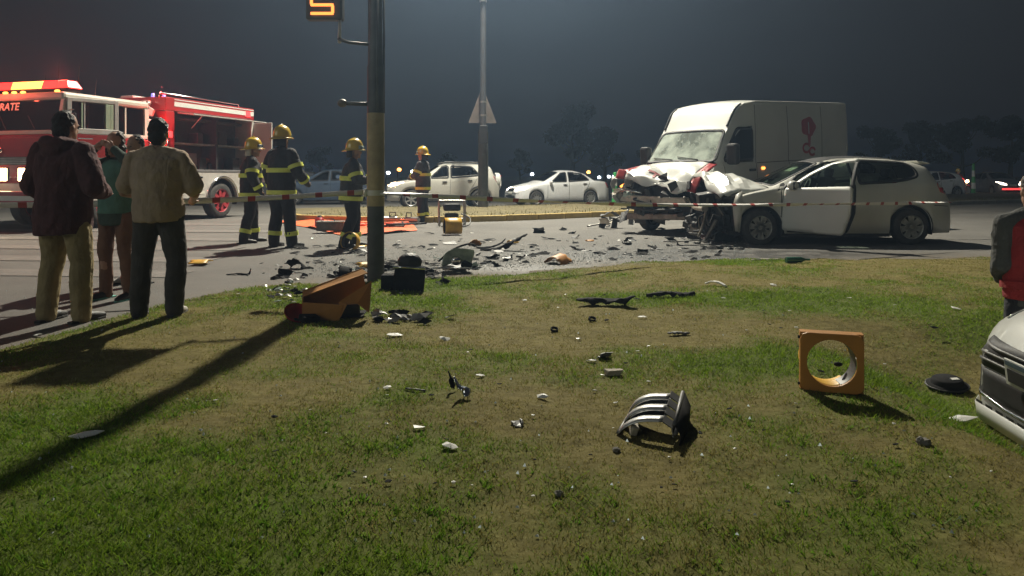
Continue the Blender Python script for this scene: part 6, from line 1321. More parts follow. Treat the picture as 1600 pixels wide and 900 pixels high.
# ---------------------------------------------------------------- barrier tape, rescue gear, debris
m, nt, b, N, L = nodes_mat('barrier_tape')
sa = N('ShaderNodeAttribute'); sa.attribute_name = 's'; fr = N('ShaderNodeMath'); fr.operation = 'FRACT'; L(sa.outputs['Fac'], fr.inputs[0]); gt = N('ShaderNodeMath'); gt.operation = 'GREATER_THAN'; gt.inputs[1].default_value = .78; L(fr.outputs[0], gt.inputs[0])
mx = N('ShaderNodeMixRGB'); mx.inputs[1].default_value = (.80, .78, .74, 1); mx.inputs[2].default_value = (.40, .06, .05, 1); L(gt.outputs[0], mx.inputs[0]); L(mx.outputs[0], b.inputs['Base Color']); b.inputs['Roughness'].default_value = .45
def tape(pts, sag, label, w=.055, twist=0.0, seed=1):
    n = 160; P = resamp(spline(pts, 20), n); V, F, S_ = [], [], []; acc = 0; rr = np.random.default_rng(seed); ph = rr.uniform(0, 6)
    for i, p in enumerate(P):
        u = i/(n-1); acc += (P[i]-P[i-1]).length if i else 0; p = p-Vector((0, 0, sag*4*u*(1-u))); d = (P[min(i+1, n-1)]-P[max(i-1, 0)]).normalized(); a = twist*math.sin(acc*1.3+ph)+.25*math.sin(acc*3.1); s_ = d.cross(Vector((0, 0, 1))).normalized(); up = Vector((0, 0, 1))*math.cos(a)+s_*math.sin(a)
        for k in (-.5, 0, .5): V.append(p+up*w*k); S_.append(acc/.34)
    for i in range(n-1):
        for k in (0, 1): F.append((i*3+k, i*3+k+1, i*3+4+k, i*3+3+k))
    o = meshobj('barrier_tape', V, F, 'barrier_tape', smooth=True); at_ = o.data.attributes.new('s', 'FLOAT', 'POINT'); at_.data.foreach_set('value', np.array(S_, np.float32)); tag(o, label, 'barrier tape', 'red and white barrier tape'); solid(o, .001); return o
tape([(-9.5, 5.6, .98), (-4.6, 6.95, .93), (-2.9, 7.55, .95), (-1.63, 8.07, 1.0)], .03, 'white and red barrier tape running from the signal pole behind the bystanders', .055, .25, 2)
tape([(-1.45, 8.07, .99), (1.4, 9.45, .86), (4.6, 11.0, .80), (7.42, 12.42, .74)], .05, 'white and red barrier tape running from the signal pole past the crashed hatchback', .05, 1.0, 5)
o = MB().lathe([(.098, -.03), (.104, -.03), (.106, 0), (.104, .03), (.098, .03)], 24, 'z', close=True).build('tape_knot', 'silver_tape', loc=(at(587, 441).x, at(587, 441).y, .99)); tag(o, 'loop of barrier tape knotted round the signal pole', 'tape knot')
MB().ell((-.10, -.05, .0), (.035, .03, .045), 10, 7).build('knot_tail', 'silver_tape', o, smooth=True)

for px, py, d, lab in ((961, 321, 0, 'green and white plastic delineator left of the van wreck'), (1521, 306, 0, 'green and white plastic delineator beside the motorcycle')):
    p = at(px, py, .0); h = 50/1150*p.y
    t = thing('delineator', lab, 'delineator', p, group='green and white delineators'); MB().lathe([(.001, 0), (.22, 0), (.22, .05), (.16, .08)], 18).build('base', 'rubber', t)
    for k in range(5):
        z0, z1 = .06+k*h*.19, .06+(k+1)*h*.19; r = lambda z: .14-.07*z/h; MB().lathe([(r(z0), z0), (r(z1), z1)], 18).build('sleeve', 'plastic_white' if k in (1, 3) else 'green_plastic', t, smooth=True)
    MB().ell((0, 0, .06+h*.95), (.075, .075, .06), 12, 8).build('cap', 'green_plastic', t, smooth=True)

# rescue tarpaulin and tools
tp = [at(430, 348), at(520, 343), at(640, 344), at(652, 361), at(600, 366), at(540, 370), at(480, 356)]
c0 = sum(tp, Vector())/len(tp); poly2 = densify([((p-c0).x, (p-c0).y) for p in tp], .25); r_ = delaunay_2d_cdt([Vector(p) for p in poly2]+[Vector((x, y)) for x in np.arange(-2.8, 2.8, .22) for y in np.arange(-2.2, 2.2, .22) if inside([(p[0]*.94, p[1]*.94) for p in poly2], np.array([[x, y]]))[0]], [(i, (i+1) % len(poly2)) for i in range(len(poly2))], [], 1, 1e-6)
o = meshobj('rescue_tarpaulin', [(p.x, p.y, .015+.045*random.random()**2) for p in r_[0]], [tuple(f) for f in r_[2]], 'tarp_orange', smooth=True, loc=c0); tag(o, 'orange tarpaulin spread on the road behind the signal pole', 'tarpaulin')
rr = random.Random(21); HOSES = []
for k in range(7):
    x0 = rr.uniform(-.2, 1.6); pts = [(x0+rr.uniform(-.7, .7), rr.uniform(-.7, .3), .05+rr.uniform(0, .05)) for _ in range(5)]
    o = MB().tube(spline(pts, 7), .022, 8).build('hydraulic_hose', 'tarp_orange' if k % 3 else 'plastic_black', smooth=True, loc=c0); HOSES.append((o, 'orange' if k % 3 else 'black', x0))
ORD = ('first', 'second', 'third', 'fourth', 'fifth', 'sixth', 'seventh', 'eighth', 'ninth', 'tenth', 'eleventh', 'twelfth', 'thirteenth', 'fourteenth', 'fifteenth')
for col in ('orange', 'black'):
    for k, (o, c_, x_) in enumerate(sorted((h for h in HOSES if h[1] == col), key=lambda h: h[2])): tag(o, f'{col} hydraulic hose on the tarpaulin, {ORD[k]} {col} one from the pole', 'hose', 'hydraulic hoses on the tarpaulin')
def tool_box(p):
    t = thing('tool_box', 'flat grey metal tool box at the left end of the tarpaulin', 'tool box', p, .05); MB().bb(-.28, .28, -.12, .12, 0, .17).build('case', 'plastic_grey', t, bevel=.015); MB().bb(-.29, .29, -.13, .13, .172, .20).build('lid', 'steel', t, bevel=.01); MB().tube([(-.08, 0, .20), (-.06, 0, .24), (.06, 0, .24), (.08, 0, .20)], .01, 6).build('handle', 'chrome', t)
tool_box(at(517, 364)+Vector((0, 0, .05)))
def can(p):
    t = thing('fuel_can', 'red can with a bright lid behind the tool box', 'can', p); MB().lathe([(.001, 0), (.10, 0), (.105, .02), (.105, .15), (.07, .19), (.001, .20)], 18).build('shell', 'paint_red', t, smooth=True, auto=.6); MB().lathe([(.001, .23), (.05, .23), (.055, .20)], 14).build('lid', 'chrome', t)
can(at(499, 356)+Vector((0, 0, .05)))
def cutter(p, rz, lab):
    t = thing('hydraulic_cutter', lab, 'rescue tool', p, rz, 'rescue tools on the tarpaulin'); MB().tube([(-.28, 0, .08), (.12, 0, .08)], .06, 14).build('barrel', 'steel', t, smooth=True, auto=.6); MB().tube([(-.05, 0, .14), (-.05, .0, .24), (.1, 0, .24), (.1, 0, .14)], .014, 8).build('grip', 'plastic_black', t, smooth=True)
    for s_ in (-1, 1): MB().prism([(.10, s_*.01), (.22, s_*.08), (.40, s_*.02), (.26, s_*.015)], .06, .10, 'xy').build('blade', 'chrome', t, bevel=.006)
cutter(at(612, 350)+Vector((0, 0, .05)), .4, 'rescue cutter lying on the tarpaulin just right of the pole'); cutter(at(640, 351)+Vector((0, 0, .05)), 2.6, 'rescue cutter on the tarpaulin below the far firefighter')
def generator(p):
    t = thing('power_unit', 'portable pump unit in a tube frame at the kerb', 'power unit', p, .15)
    for y in (-.2, .2): MB().tube(spline([(-.3, y, .0), (-.3, y, .55), (-.25, y, .6), (.25, y, .6), (.3, y, .55), (.3, y, 0)], 4), .017, 8).build('frame_hoop', 'steel', t, smooth=True)
    for x in (-.29, .29): MB().tube([(x, -.2, .06), (x, .2, .06)], .015, 8).build('frame_bar', 'steel', t)
    MB().bb(-.17, .15, -.16, .16, .06, .30).build('engine', 'engine_dark', t, bevel=.03); MB().bb(-.2, .2, -.17, .17, .36, .53).build('tank', 'plastic_black', t, bevel=.04); MB().tube([(.18, -.1, .15), (.26, -.12, .15)], .05, 12).build('exhaust', 'steel', t)
    MB().tube(spline([(.2, -.2, .3), (.4, -.3, .2), (.35, -.5, .05), (.1, -.7, .03)], 6), .016, 8).build('hose', 'plastic_grey', t, smooth=True)
generator(at(706, 353))
def visor(p, rz, lab, R=.13, ln_=.24, tilt=0.0, nm='signal_visor'):
    t = thing(nm, lab, 'signal part', p, rz, 'yellow traffic signal pieces'); mb = MB(); A_ = np.linspace(-2.6, 2.6, 28)
    mb.grid([[(x, R*math.sin(a), R+R*math.cos(a)) for a in A_] for x in (0, ln_*.33, ln_*.66, ln_)]); o = mb.build('tube', 'yellow_plastic', t, smooth=True); solid(o, .006)
    inn = MB().grid([[(x, (R-.008)*math.sin(a), R+(R-.008)*math.cos(a)) for a in A_] for x in (.01, ln_)]).build('liner', 'plastic_black', t, smooth=True); t.rotation_euler = (0, tilt, rz); return t
visor(at(694, 367), math.radians(15), 'yellow drum-shaped signal visor at the right end of the tarpaulin', .17, .34)
t = visor(at(540, 391), math.radians(70), 'yellow curved signal visor lying at the feet of a firefighter', .15, .10); t.rotation_euler = (.25, .2, 1.2)

# yellow signal section standing on the grass
def signal_section():
    p = gp(1300, 614); t = thing('signal_section', 'square yellow signal section with a round hole standing on the grass', 'signal part', p, math.radians(-17), 'yellow traffic signal pieces'); s = .150; R = .118; n = 48; z0 = s
    V = []; F = []
    for y in (0, .018):
        for k in range(n): a = 2*PI*k/n; V.append((R*math.cos(a), y, z0+R*math.sin(a)))
        for k in range(n):
            a = 2*PI*k/n; c_, s_ = math.cos(a), math.sin(a); q = s/max(abs(c_), abs(s_)); r_o = min(q, s*1.32); V.append((r_o*c_, y, z0+r_o*s_))
    for k in range(n):
        j = (k+1) % n; F += [(k, j, n+j, n+k), (2*n+k, 3*n+k, 3*n+j, 2*n+j), (n+k, n+j, 3*n+j, 3*n+k), (k, 2*n+k, 2*n+j, j)]
    MB().add(V, F).build('face_plate', 'orange_wood', t, bevel=.004)
    for x0, x1, za, zb in ((-s, s, 0, .010), (-s, s, 2*s-.010, 2*s), (-s, -s+.01, .011, 2*s-.011), (s-.01, s, .011, 2*s-.011)): MB().bb(x0, x1, .019, .085, za+.001, zb-.001).build('side_wall', 'orange_wood', t)
    A_ = np.linspace(0.25, 2*PI-.9, 40); o = MB().grid([[(-.16*y+(R+.006)*math.cos(a), .02+y, z0+(R+.006)*math.sin(a)) for a in A_] for y in (0, .05, .10, .14)]).build('visor_tube', 'yellow_plastic', t, smooth=True); solid(o, .004)
    o = MB().grid([[(-.16*y+(R-.001)*math.cos(a), .02+y, z0+(R-.001)*math.sin(a)) for a in np.linspace(-1.2, .9, 16)] for y in (0, .05, .10)]).build('tube_liner', 'plastic_grey', t, smooth=True)
    MB().grid([[(.03+i*.02, .09+j*.012, .022+.006*i*i+j*.002) for j in range(5)] for i in range(6)]).build('lens_shard', 'plastic_white', t); MB().ell((.045, .14, .115), (.022, .014, .012), 10, 6).build('bulb_socket', 'scrap_black', t, smooth=True)
    for x, z in ((-.14, .03), (-.14, .27)): MB().tube([(x-.02, .03, z), (x+.005, .03, z)], .008, 8).build('hinge_pin', 'scrap_black', t)
signal_section()
# broken housing at the foot of the pole
def housing():
    p = gp(526, 497); t = thing('signal_housing', 'broken open yellow traffic signal housing lying at the pole foot', 'signal part', p, math.radians(12), 'yellow traffic signal pieces')
    def plate(nm, pts, th=.008, m_='orange_wood'): o = MB().add(pts, [tuple(range(len(pts)))]).build(nm, m_, t); solid(o, th); return o
    plate('back_panel', [(-.26, .10, .20), (.20, .13, .36), (.24, .05, .34), (-.25, -.02, .18)]); plate('top_panel', [(-.26, .08, .05), (-.26, .10, .21), (.20, .14, .37), (.24, .14, .12)])
    plate('front_panel', [(-.25, -.06, .02), (.02, -.10, -.01), (.05, -.10, .12), (-.25, -.04, .14)]); plate('front_panel', [(.03, -.10, .02), (.08, -.10, .12), (.16, -.08, .12), (.25, -.05, .04), (.27, .02, .28), (.02, -.08, .14)])
    plate('end_panel', [(-.26, .09, .03), (-.26, .11, .20), (-.255, -.04, .15), (-.255, -.06, .02)]); plate('floor_panel', [(-.25, .09, .02), (.24, .13, .03), (.2, -.06, .015), (-.24, -.06, .015)], .006, 'scrap_black')
    MB().lathe([(.001, 0), (.06, .005), (.10, .03), (.105, .05)], 20, 'z').build('red_lens', 'lens_red', t, smooth=True, loc=(-.30, -.05, .03), rot=(.5, .3, 0)); MB().box((-.20, -.13, .03), (.14, .09, .05), (.2, .1, .5)).build('lamp_unit', 'scrap_black', t, bevel=.01)
    MB().bb(-.1, .18, -.02, .09, .02, .10).build('inner_block', 'engine_dark', t, bevel=.01)
housing()
# black box with a round lamp
def black_unit():
    p = gp(637, 452); t = thing('lamp_unit', 'black box-like lamp unit with a round reflector right of the pole', 'car part', p, .1); MB().bb(-.14, .16, -.10, .12, -.01, .22).build('case', 'scrap_black', t, bevel=.02, rot=(0, .08, 0)); MB().bb(-.26, -.10, -.05, .10, -.01, .15).build('side_case', 'scrap_black', t, bevel=.02)
    MB().ell((.02, -.0, .27), (.12, .09, .09), 18, 12).build('reflector_bowl', 'engine_dark', t, smooth=True); MB().tube([(-.14, -.11, .235), (.0, -.125, .23), (.17, -.11, .215)], .013, 8).build('bright_rim', 'chrome', t, smooth=True)
black_unit()
# headlamp, trims
def headlamp():
    p = gp(712, 424); t = thing('broken_headlamp', 'broken clear headlamp lying on the littered road edge', 'car part', p, -.2)
    o = MB().grid([[(-.20+.10*i+.03*j, -.04*j, .03+.07*j+.035*math.sin(i*1.1)+.02*i) for i in range(5)] for j in range(4)]).build('lens', 'plastic_clear', t, smooth=True); solid(o, .006); sub(o, 1)
    MB().tube(spline([(-.22, 0, .12), (-.05, .02, .26), (.15, .0, .34), (.26, -.03, .33)], 6), [.02]*18+[.008], 8, True, .6).build('trim', 'scrap_black', t, smooth=True); MB().ell((.02, -.05, .14), (.07, .05, .06), 14, 10).build('reflector', 'chrome', t, smooth=True); MB().box((.14, .0, .09), (.12, .10, .10), (.3, .4, .5)).build('bracket', 'scrap_black', t, bevel=.02); MB().box((-.02, .02, .04), (.3, .12, .06), (0, .05, .2)).build('back_shell', 'plastic_grey', t, bevel=.02)
headlamp()
def strip_piece(name, label, px, py, path, w, m_, rz=0.0, th=.006, grp='torn car parts on road and grass'):
    p = gp(px, py); pts = spline(path, 5); rr = random.Random(px*13+py); rows = [[], [], [], []]; jag = 0.35 if m_ != 'chrome' else 0.08
    for i, q in enumerate(pts):
        d = (pts[min(i+1, len(pts)-1)]-pts[max(i-1, 0)]).normalized(); s_ = d.cross(Vector((0, 0, 1))).normalized(); ww = w*(1-.55*abs(2*i/(len(pts)-1)-1)**3)
        e0, e1 = ww*(.5+jag*rr.uniform(-.6, .8)), ww*(.5+jag*rr.uniform(-.6, .8)); fold = ww*(.35+.3*rr.uniform(-1, 1))
        for k, (r, dz) in enumerate(((-e0, -fold), (-ww*.22, rr.uniform(-.06, .06)*ww), (ww*.2, rr.uniform(-.06, .06)*ww), (e1, -fold*.6))):
            v = q+s_*r+Vector((0, 0, dz)); v.z = max(v.z, .004); rows[k].append(v)
    o = MB().grid(rows).build(name, m_, smooth=True, loc=p, rot=(0, 0, rz), auto=.3); solid(o, th); return tag(o, label, 'car part', grp)
strip_piece('torn_bumper', 'long twisted black bumper strip on the road past the pole', 790, 392, [(-.40, .05, .02), (-.15, 0, .05), (.12, .02, .16), (.34, .05, .27)], .16, 'scrap_black')
strip_piece('torn_bumper', 'thin black trim strip beside the twisted bumper strip', 770, 390, [(-.32, .2, .03), (-.1, .15, .03), (.1, .2, .08), (.2, .22, .16)], .08, 'scrap_black')
strip_piece('torn_bumper', 'wide black bumper fragment lying in the grass mid-verge', 948, 478, [(-.26, .06, .05), (-.1, .02, .06), (.08, -.02, .06), (.24, -.06, .10)], .13, 'scrap_black', -.1)
strip_piece('torn_bumper', 'black trim fragment with pale end in the grass right of centre', 1048, 465, [(-.22, .0, .03), (-.05, .02, .05), (.12, .0, .04), (.22, .02, .05)], .10, 'scrap_black')
strip_piece('bright_trim', 'long bright trim strip near the broken headlamp', 690, 432, [(-.30, .0, .05), (-.05, .03, .10), (.25, .02, .10), (.45, -.02, .09)], .05, 'chrome')
strip_piece('torn_trim', 'black bent trim lying on the road behind the olive t-shirt', 372, 430, [(-.14, 0, .01), (0, .02, .02), (.12, 0, .02), (.15, 0, .08)], .05, 'scrap_black')
strip_piece('pale_strip', 'pale bent plastic strip on the grass below the hatchback', 1122, 447, [(-.10, .10, .02), (-.02, .02, .05), (.05, -.12, .02)], .05, 'plastic_white')
strip_piece('pale_strip', 'long pale wooden strip at the road edge below the hatchback', 1205, 408, [(-.26, 0, .02), (0, .02, .03), (.22, .0, .02)], .07, 'concrete_pale')
strip_piece('chrome_strip', 'bent chrome strip standing in the grass in the foreground', 722, 622, [(-.035, .03, .10), (-.01, .02, .055), (.02, .0, .045), (.015, -.03, .015)], .045, 'chrome', .2, .006)
strip_piece('black_strip', 'short black strip curled in the grass beside the chrome strip', 714, 612, [(-.045, .02, .10), (-.03, .02, .06), (-.02, .0, .02)], .03, 'scrap_black', .0, .006)
strip_piece('toothed_strip', 'small grey toothed strip in the grass above the grille', 1060, 524, [(-.075, 0, .02), (0, .005, .022), (.08, .0, .018)], .035, 'plastic_grey')
strip_piece('black_hose', 'thin dark hose lying on the road before the hatchback wheel', 1090, 384, [(-.45, .0, .015), (-.1, -.02, .015), (.2, .05, .03), (.32, .12, .09)], .03, 'plastic_grey')
strip_piece('dark_stick', 'thin dark stick in the grass left of the chrome strip', 648, 612, [(-.05, .02, .012), (0, 0, .014), (.06, -.02, .012)], .014, 'engine_dark')
# radiator grille on the grass
def grille():
    p = gp(1018, 672); t = thing('broken_grille', 'silver slatted grille fragment arching over the foreground grass', 'car part', p, math.radians(-20)); t.scale = (1.0, 1.15, .80)
    def arc(y, dz=0.0): return spline([(-.125-.02*y, y, .012+dz), (-.095, y, .075+dz+.25*y), (-.03, y, .120+dz+.3*y), (.065, y, .135+dz+.3*y)], 6)
    for k in range(3):
        y = -.085+.085*k; a_, b_ = arc(y-.022), arc(y+.020); solid(MB().grid([a_, [(q+r)/2+Vector((0, 0, .006)) for q, r in zip(a_, b_)], b_]).build('slat', 'alloy', t, smooth=True), .006)
    solid(MB().grid([[q+Vector((.006, 0, -.022)) for q in arc(y)][5:] for y in (-.05, 0, .05, .10)]).build('inner_sheet', 'engine_dark', t, smooth=True), .004)
    for k in range(4):
        y = -.108+.062*k; z = .137+.3*y; solid(MB().grid([[(.066, y, z), (.066, y+.048, z+.014)], [(.105, y, z-.030), (.105, y+.048, z-.016)], [(.112, y-.004, z-.075), (.112, y+.046, z-.06)]]).build('louvre', 'plastic_grey', t), .006)
    for a, b_ in (((.118, -.125, .100), (.118, .13, .175)), ((.124, -.13, .055), (.124, .13, .12)), ((-.126, -.10, .012), (-.118, .10, .03))): MB().tube([a, b_], .009, 8).build('rail', 'plastic_grey', t, smooth=True)
    solid(MB().grid([[(.125, -.135, .100), (.125, 0, .135), (.125, .13, .170)], [(.150, -.135, .05), (.155, 0, .07), (.150, .13, .10)], [(.140, -.13, .0), (.150, 0, .0), (.145, .13, .0)]]).build('back_skirt', 'scrap_black', t, smooth=True), .006); MB().box((-.06, -.08, .035), (.03, .05, .05), (.3, .2, .4)).build('clip', 'beam_pale', t, bevel=.005)
grille()
def disc():
    p = gp(1480, 608); t = thing('black_cover', 'black round domed cover with glossy rims lying on the grass', 'car part', p, 0); t.rotation_euler = (.10, -.06, 0)
    MB().lathe([(.001, .075), (.075, .075), (.088, .068), (.098, .045), (.118, .038), (.122, .030), (.112, .020), (.100, .0)], 36).build('dome', 'scrap_black', t, smooth=True, auto=.7); MB().lathe([(.118, .036), (.126, .034), (.128, .028), (.120, .026)], 36, close=True).build('rim', 'engine_dark', t, smooth=True); MB().box((.03, -.03, .078), (.045, .03, .004)).build('sticker', 'plastic_white', t)
disc()
def visor_piece(label, px, py, R, ln_, sweep, rz, m_='yellow_plastic', tilt=(0, 0)):
    p = gp(px, py); rr = random.Random(px*7); n = 14; rows = []
    for i in range(5):
        v = i/4; rows.append([(ln_*(v-.5)+(.12*ln_*rr.uniform(-1, 1) if i in (0, 4) else 0), R*math.sin(a), R*math.cos(a)) for a in np.linspace(-sweep/2, sweep/2+.2*rr.uniform(-1, 1), n)])
    lo = min(q[2] for r in rows for q in r); o = MB().grid([[(q[0], q[1], q[2]-lo) for q in r] for r in rows]).build('signal_visor_piece', m_, smooth=True, loc=p, rot=(tilt[0], tilt[1], rz)); solid(o, .006); return tag(o, label, 'signal part', 'yellow traffic signal pieces')
visor_piece('yellow broken chunk on the road beside the pole', 570, 418, .10, .18, 2.2, .4)
visor_piece('orange yellow broken chunk at the littered road edge', 872, 412, .15, .24, 2.4, .9, 'orange_wood', (.1, -.15))
visor_piece('flat yellow fragment on the crossing behind the olive t-shirt', 314, 414, .35, .20, .9, .1)
visor_piece('yellow fragment upright by the twisted bumper strip', 742, 384, .12, .16, 2.0, 1.9, 'orange_wood', (.2, .6))
visor_piece('small yellow fragment behind the twisted bumper strip', 801, 381, .10, .14, 2.0, .5)
visor_piece('small orange fragment on the road before the van', 921, 377, .10, .12, 1.2, .2, 'orange_wood')
visor_piece('yellow splinter right of the firefighter boots at the pole', 564, 386, .10, .16, 1.2, .7)
def curved_box(name, label, px, py, size, m_, rz, tilt=(0, 0), grp='torn car parts on road and grass', cat='car part'):
    p = gp(px, py); mb = MB(); rr = random.Random(px); sx, sy, sz = size; mb.box((0, 0, sz/2), size); mb.v = [v+Vector((rr.uniform(-.18, .18)*sx, rr.uniform(-.18, .18)*sy, rr.uniform(-.12, .12)*sz if v.z > .01 else 0)) for v in mb.v]
    o = mb.build(name, m_, bevel=min(size)*.12, loc=p, rot=(tilt[0], tilt[1], rz)); return tag(o, label, cat, grp)
TORN = []
COLOUR = {'scrap_black': 'black', 'plastic_grey': 'grey'}
def torn_piece(name, label, px, py, s_, m_, seed, grp='torn car parts on road and grass'):
    p = gp(px, py); rr = random.Random(seed); t = []
    for i in range(5):
        u = i/4; row = []
        for j in range(4):
            v = j/3; a = 1.9*u; row.append(Vector((s_*(.75*math.sin(a)-.35)+rr.uniform(-.10, .10)*s_, s_*(v-.5)*.9+rr.uniform(-.10, .10)*s_, s_*.30*(1-math.cos(a))*.8+rr.uniform(-.07, .10)*s_)))
        t.append(row)
    lo = min(q.z for r in t for q in r); t = [[q-Vector((0, 0, lo)) for q in r] for r in t]
    o = MB().grid(t).build(name, m_, loc=p, rot=(rr.uniform(-.2, .2), rr.uniform(-.2, .2), rr.uniform(0, 6))); solid(o, .006)
    if label is None: TORN.append((o, COLOUR[m_]+' torn plastic piece', 'car part', grp)); return o
    return tag(o, label, 'car part', grp)
torn_piece('torn_bracket', 'black wedge-shaped torn bracket on the road left of the pole', 441, 434, .20, 'scrap_black', 2)
torn_piece('torn_bracket', 'small dark bent bracket in the grass right of centre', 944, 560, .085, 'plastic_grey', 3); torn_piece('torn_bracket', 'small dark wedge of plastic in the grass left of the grille', 807, 664, .06, 'plastic_grey', 5)
torn_piece('torn_bracket', 'torn black plate near the upright bumper corner', 842, 364, .26, 'scrap_black', 6); torn_piece('torn_bracket', 'torn black plate on the wet road before the hatchback', 1003, 398, .20, 'scrap_black', 8); torn_piece('torn_bracket', 'grey torn plate below the van wreck on the road', 1052, 378, .24, 'scrap_black', 9); torn_piece('torn_bracket', 'dark torn plate beside the broken headlamp', 768, 404, .20, 'scrap_black', 11); torn_piece('torn_bracket', 'clear torn lens beside the broken headlamp', 742, 418, .18, 'plastic_clear', 13); torn_piece('torn_bracket', 'dark crumpled plate right of the black lamp unit', 676, 436, .15, 'scrap_black', 15)
rr = random.Random(404)
for cx_, cy_, sx_, sy_, n_ in ((655, 428, 45, 8, 14), (540, 432, 45, 8, 14), (940, 372, 50, 10, 14), (1050, 392, 60, 8, 14), (800, 405, 60, 8, 14)):
    for k in range(n_): torn_piece('torn_plastic', None, int(rr.gauss(cx_, sx_)), int(max(350, rr.gauss(cy_, sy_))), rr.uniform(.06, .17), rr.choice(('scrap_black', 'scrap_black', 'plastic_grey')), rr.randint(0, 9999), 'dark torn plastic pieces on the road')
curved_box('grey_stone', 'pale squarish broken stone in the grass right of centre', 958, 586, (.085, .05, .03), 'concrete_pale', .1, grp='stones on the verge', cat='stone')
for px, py, s_, lab in ((1443, 694, .030, 'round grey stone in the grass by the white car'), (874, 774, .018, 'small stone in the near grass below centre'), (963, 705, .018, 'small dark stone left of the grille shadow')):
    p = gp(px, py); o = MB().ell((0, 0, s_*.35), (s_, s_*.8, s_*.6), 10, 7).build('stone', 'stone', loc=p); o.data.vertices.foreach_set('co', (np.array([v.co[:] for v in o.data.vertices])*RNG.uniform(.82, 1.15, (len(o.data.vertices), 1))).ravel()); tag(o, lab, 'stone', 'stones on the verge')
def cyl(name, label, px, py, R, h, m_, tilt, hollow=True):
    p = gp(px, py); mb = MB().lathe([(R*.8, 0), (R, 0), (R, h), (R*.85, h), (R*.8, 0)], 20); o = mb.build(name, m_, smooth=True, auto=.6, loc=p+Vector((0, 0, R*abs(math.sin(tilt[0])))), rot=(*tilt, 0)); return tag(o, label, 'car part', 'torn car parts on road and grass')
for q_ in (('black broken half cylinder on the road left of the pole', 462, 420, .13, .16, 2.6, 1.3, (.2, .5)), ('black broken arc at the foot of the pole, left side', 536, 430, .15, .12, 2.4, .3, (.1, .2)), ('black curved shell leaning beside the broken signal housing', 556, 434, .12, .14, 2.0, .9, (.3, .1))):
    o = visor_piece(q_[0], *q_[1:7], 'scrap_black', q_[7]); o.name = 'torn_shell'; o['category'] = 'car part'; o['group'] = 'torn car parts on road and grass'
cyl('black_ring', 'tiny black ring in the grass right of the pole shadow', 866, 518, .028, .018, 'scrap_black', (.3, .1)); cyl('black_ring', 'tiny black ring in the grass below the bumper fragment', 925, 502, .03, .02, 'scrap_black', (.3, .1))
o = MB().lathe([(.001, 0), (.035, 0), (.038, .01), (.038, .20), (.014, .27), (.014, .33), (.001, .33)], 16).build('green_bottle', 'green_glass', smooth=True, auto=.6, loc=gp(1228, 411)+Vector((0, 0, .04)), rot=(0, PI/2, .15)); tag(o, 'green glass bottle lying at the road edge below the hatchback', 'bottle')

# loose shards: thin bent plates
LITTER = []                                             # pieces big enough to point at; named after what they lie next to
SMALL = {}                                              # crumb-sized pieces, one mass per colour
COLOUR = {'scrap_black': 'black', 'plastic_grey': 'grey', 'plastic_white': 'white', 'plastic_clear': 'clear', 'steel': 'bare metal'}
def shard(px, py, wpx, m_, label=None, grp=None, name='plastic_shard', thin=.6, rise=.25):
    p = gp(px, py); s = wpx/FPX*p.y/2; rr = random.Random(int(px)*31+int(py)); n = rr.randint(5, 7); V = [Vector((0, 0, s*rise*rr.uniform(.3, 1)))]
    for k in range(n): a = 2*PI*k/n+rr.uniform(-.3, .3); r = s*rr.uniform(.7, 1.05); V.append(Vector((math.cos(a)*r, math.sin(a)*r*thin, s*rise*rr.uniform(-.3, .6))))
    lo = min(v.z for v in V); V = [v-Vector((0, 0, lo)) for v in V]; F = [(0, k, k % n+1) for k in range(1, n+1)]
    p = p+Vector((0, 0, .012 if p.y < 7 else .004)); rot = (rr.uniform(-.2, .35), rr.uniform(-.2, .2), rr.uniform(-.4, .4))
    if label is None and wpx < 10:
        R = Euler(rot).to_matrix(); SMALL.setdefault(m_, MB()).add([R @ v+p for v in V], F); return
    o = MB().add(V, F).build(name, m_, loc=p, rot=rot); solid(o, .003)
    if label: tag(o, label, 'shard', grp)
    else: LITTER.append((o, COLOUR[m_]+' plastic shard' if m_ != 'steel' else 'bare metal shard', 'shard', grp))
big = [(617, 526, 28, 'white pointed plastic shard below the broken signal housing'), (694, 532, 24, 'white curved plastic shard in the grass right of the pole shadow'), (750, 590, 18, 'white plastic shard just right of the chrome strip'), (605, 609, 14, 'small white shard left of the dark stick'), (924, 567, 22, 'white triangular shard beside the dark hollow block'),
       (1502, 660, 56, 'large white shard in the grass before the white car'), (137, 684, 58, 'large pale shard lying in the pole shadow'), (704, 702, 34, 'crumpled pale scrap in the near grass'), (848, 623, 26, 'thin white sliver in the grass left of the grille'), (655, 672, 26, 'thin pale sliver in the near grass below the chrome strip'), (1493, 484, 20, 'white shard in the grass before the red-vested person'), (1004, 498, 18, 'grey shard in the grass below the bumper fragment'), (1209, 446, 14, 'white shard in the grass below the hatchback door'), (60, 526, 16, 'bright shard at the road edge by the khaki trousers')]
for px, py, w_, lab in big: shard(px, py, w_, 'plastic_white', lab, 'white plastic shards on the verge', thin=.55 if w_ > 20 else .7)
rr = random.Random(77)
for k in range(84):
    px, py = rr.uniform(420, 1500), 460+rr.random()**1.6*330; px = 800+(px-800)*(.75+.5*rr.random())
    if rr.random() < .62: shard(px, py, rr.uniform(4, 9.9), 'plastic_white')
    else: shard(px, py, rr.uniform(6, 14), 'scrap_black', grp='small pieces lying in the grass')
for k in range(300):
    u = rr.random(); px = 420+u*720+rr.gauss(0, 25); base = 432-28*u; py = base-abs(rr.gauss(0, 26))
    if py < 352: continue
    m_ = rr.choice(('scrap_black',)*5+('plastic_grey', 'plastic_white', 'plastic_clear')); shard(px, py, rr.choice((5, 5, 6, 7, 8, 9, 13, 18, 26) if m_ in ('scrap_black', 'plastic_grey') else (4, 5, 6, 8)), m_, grp='shards littering the road edge', thin=.6, rise=.35)
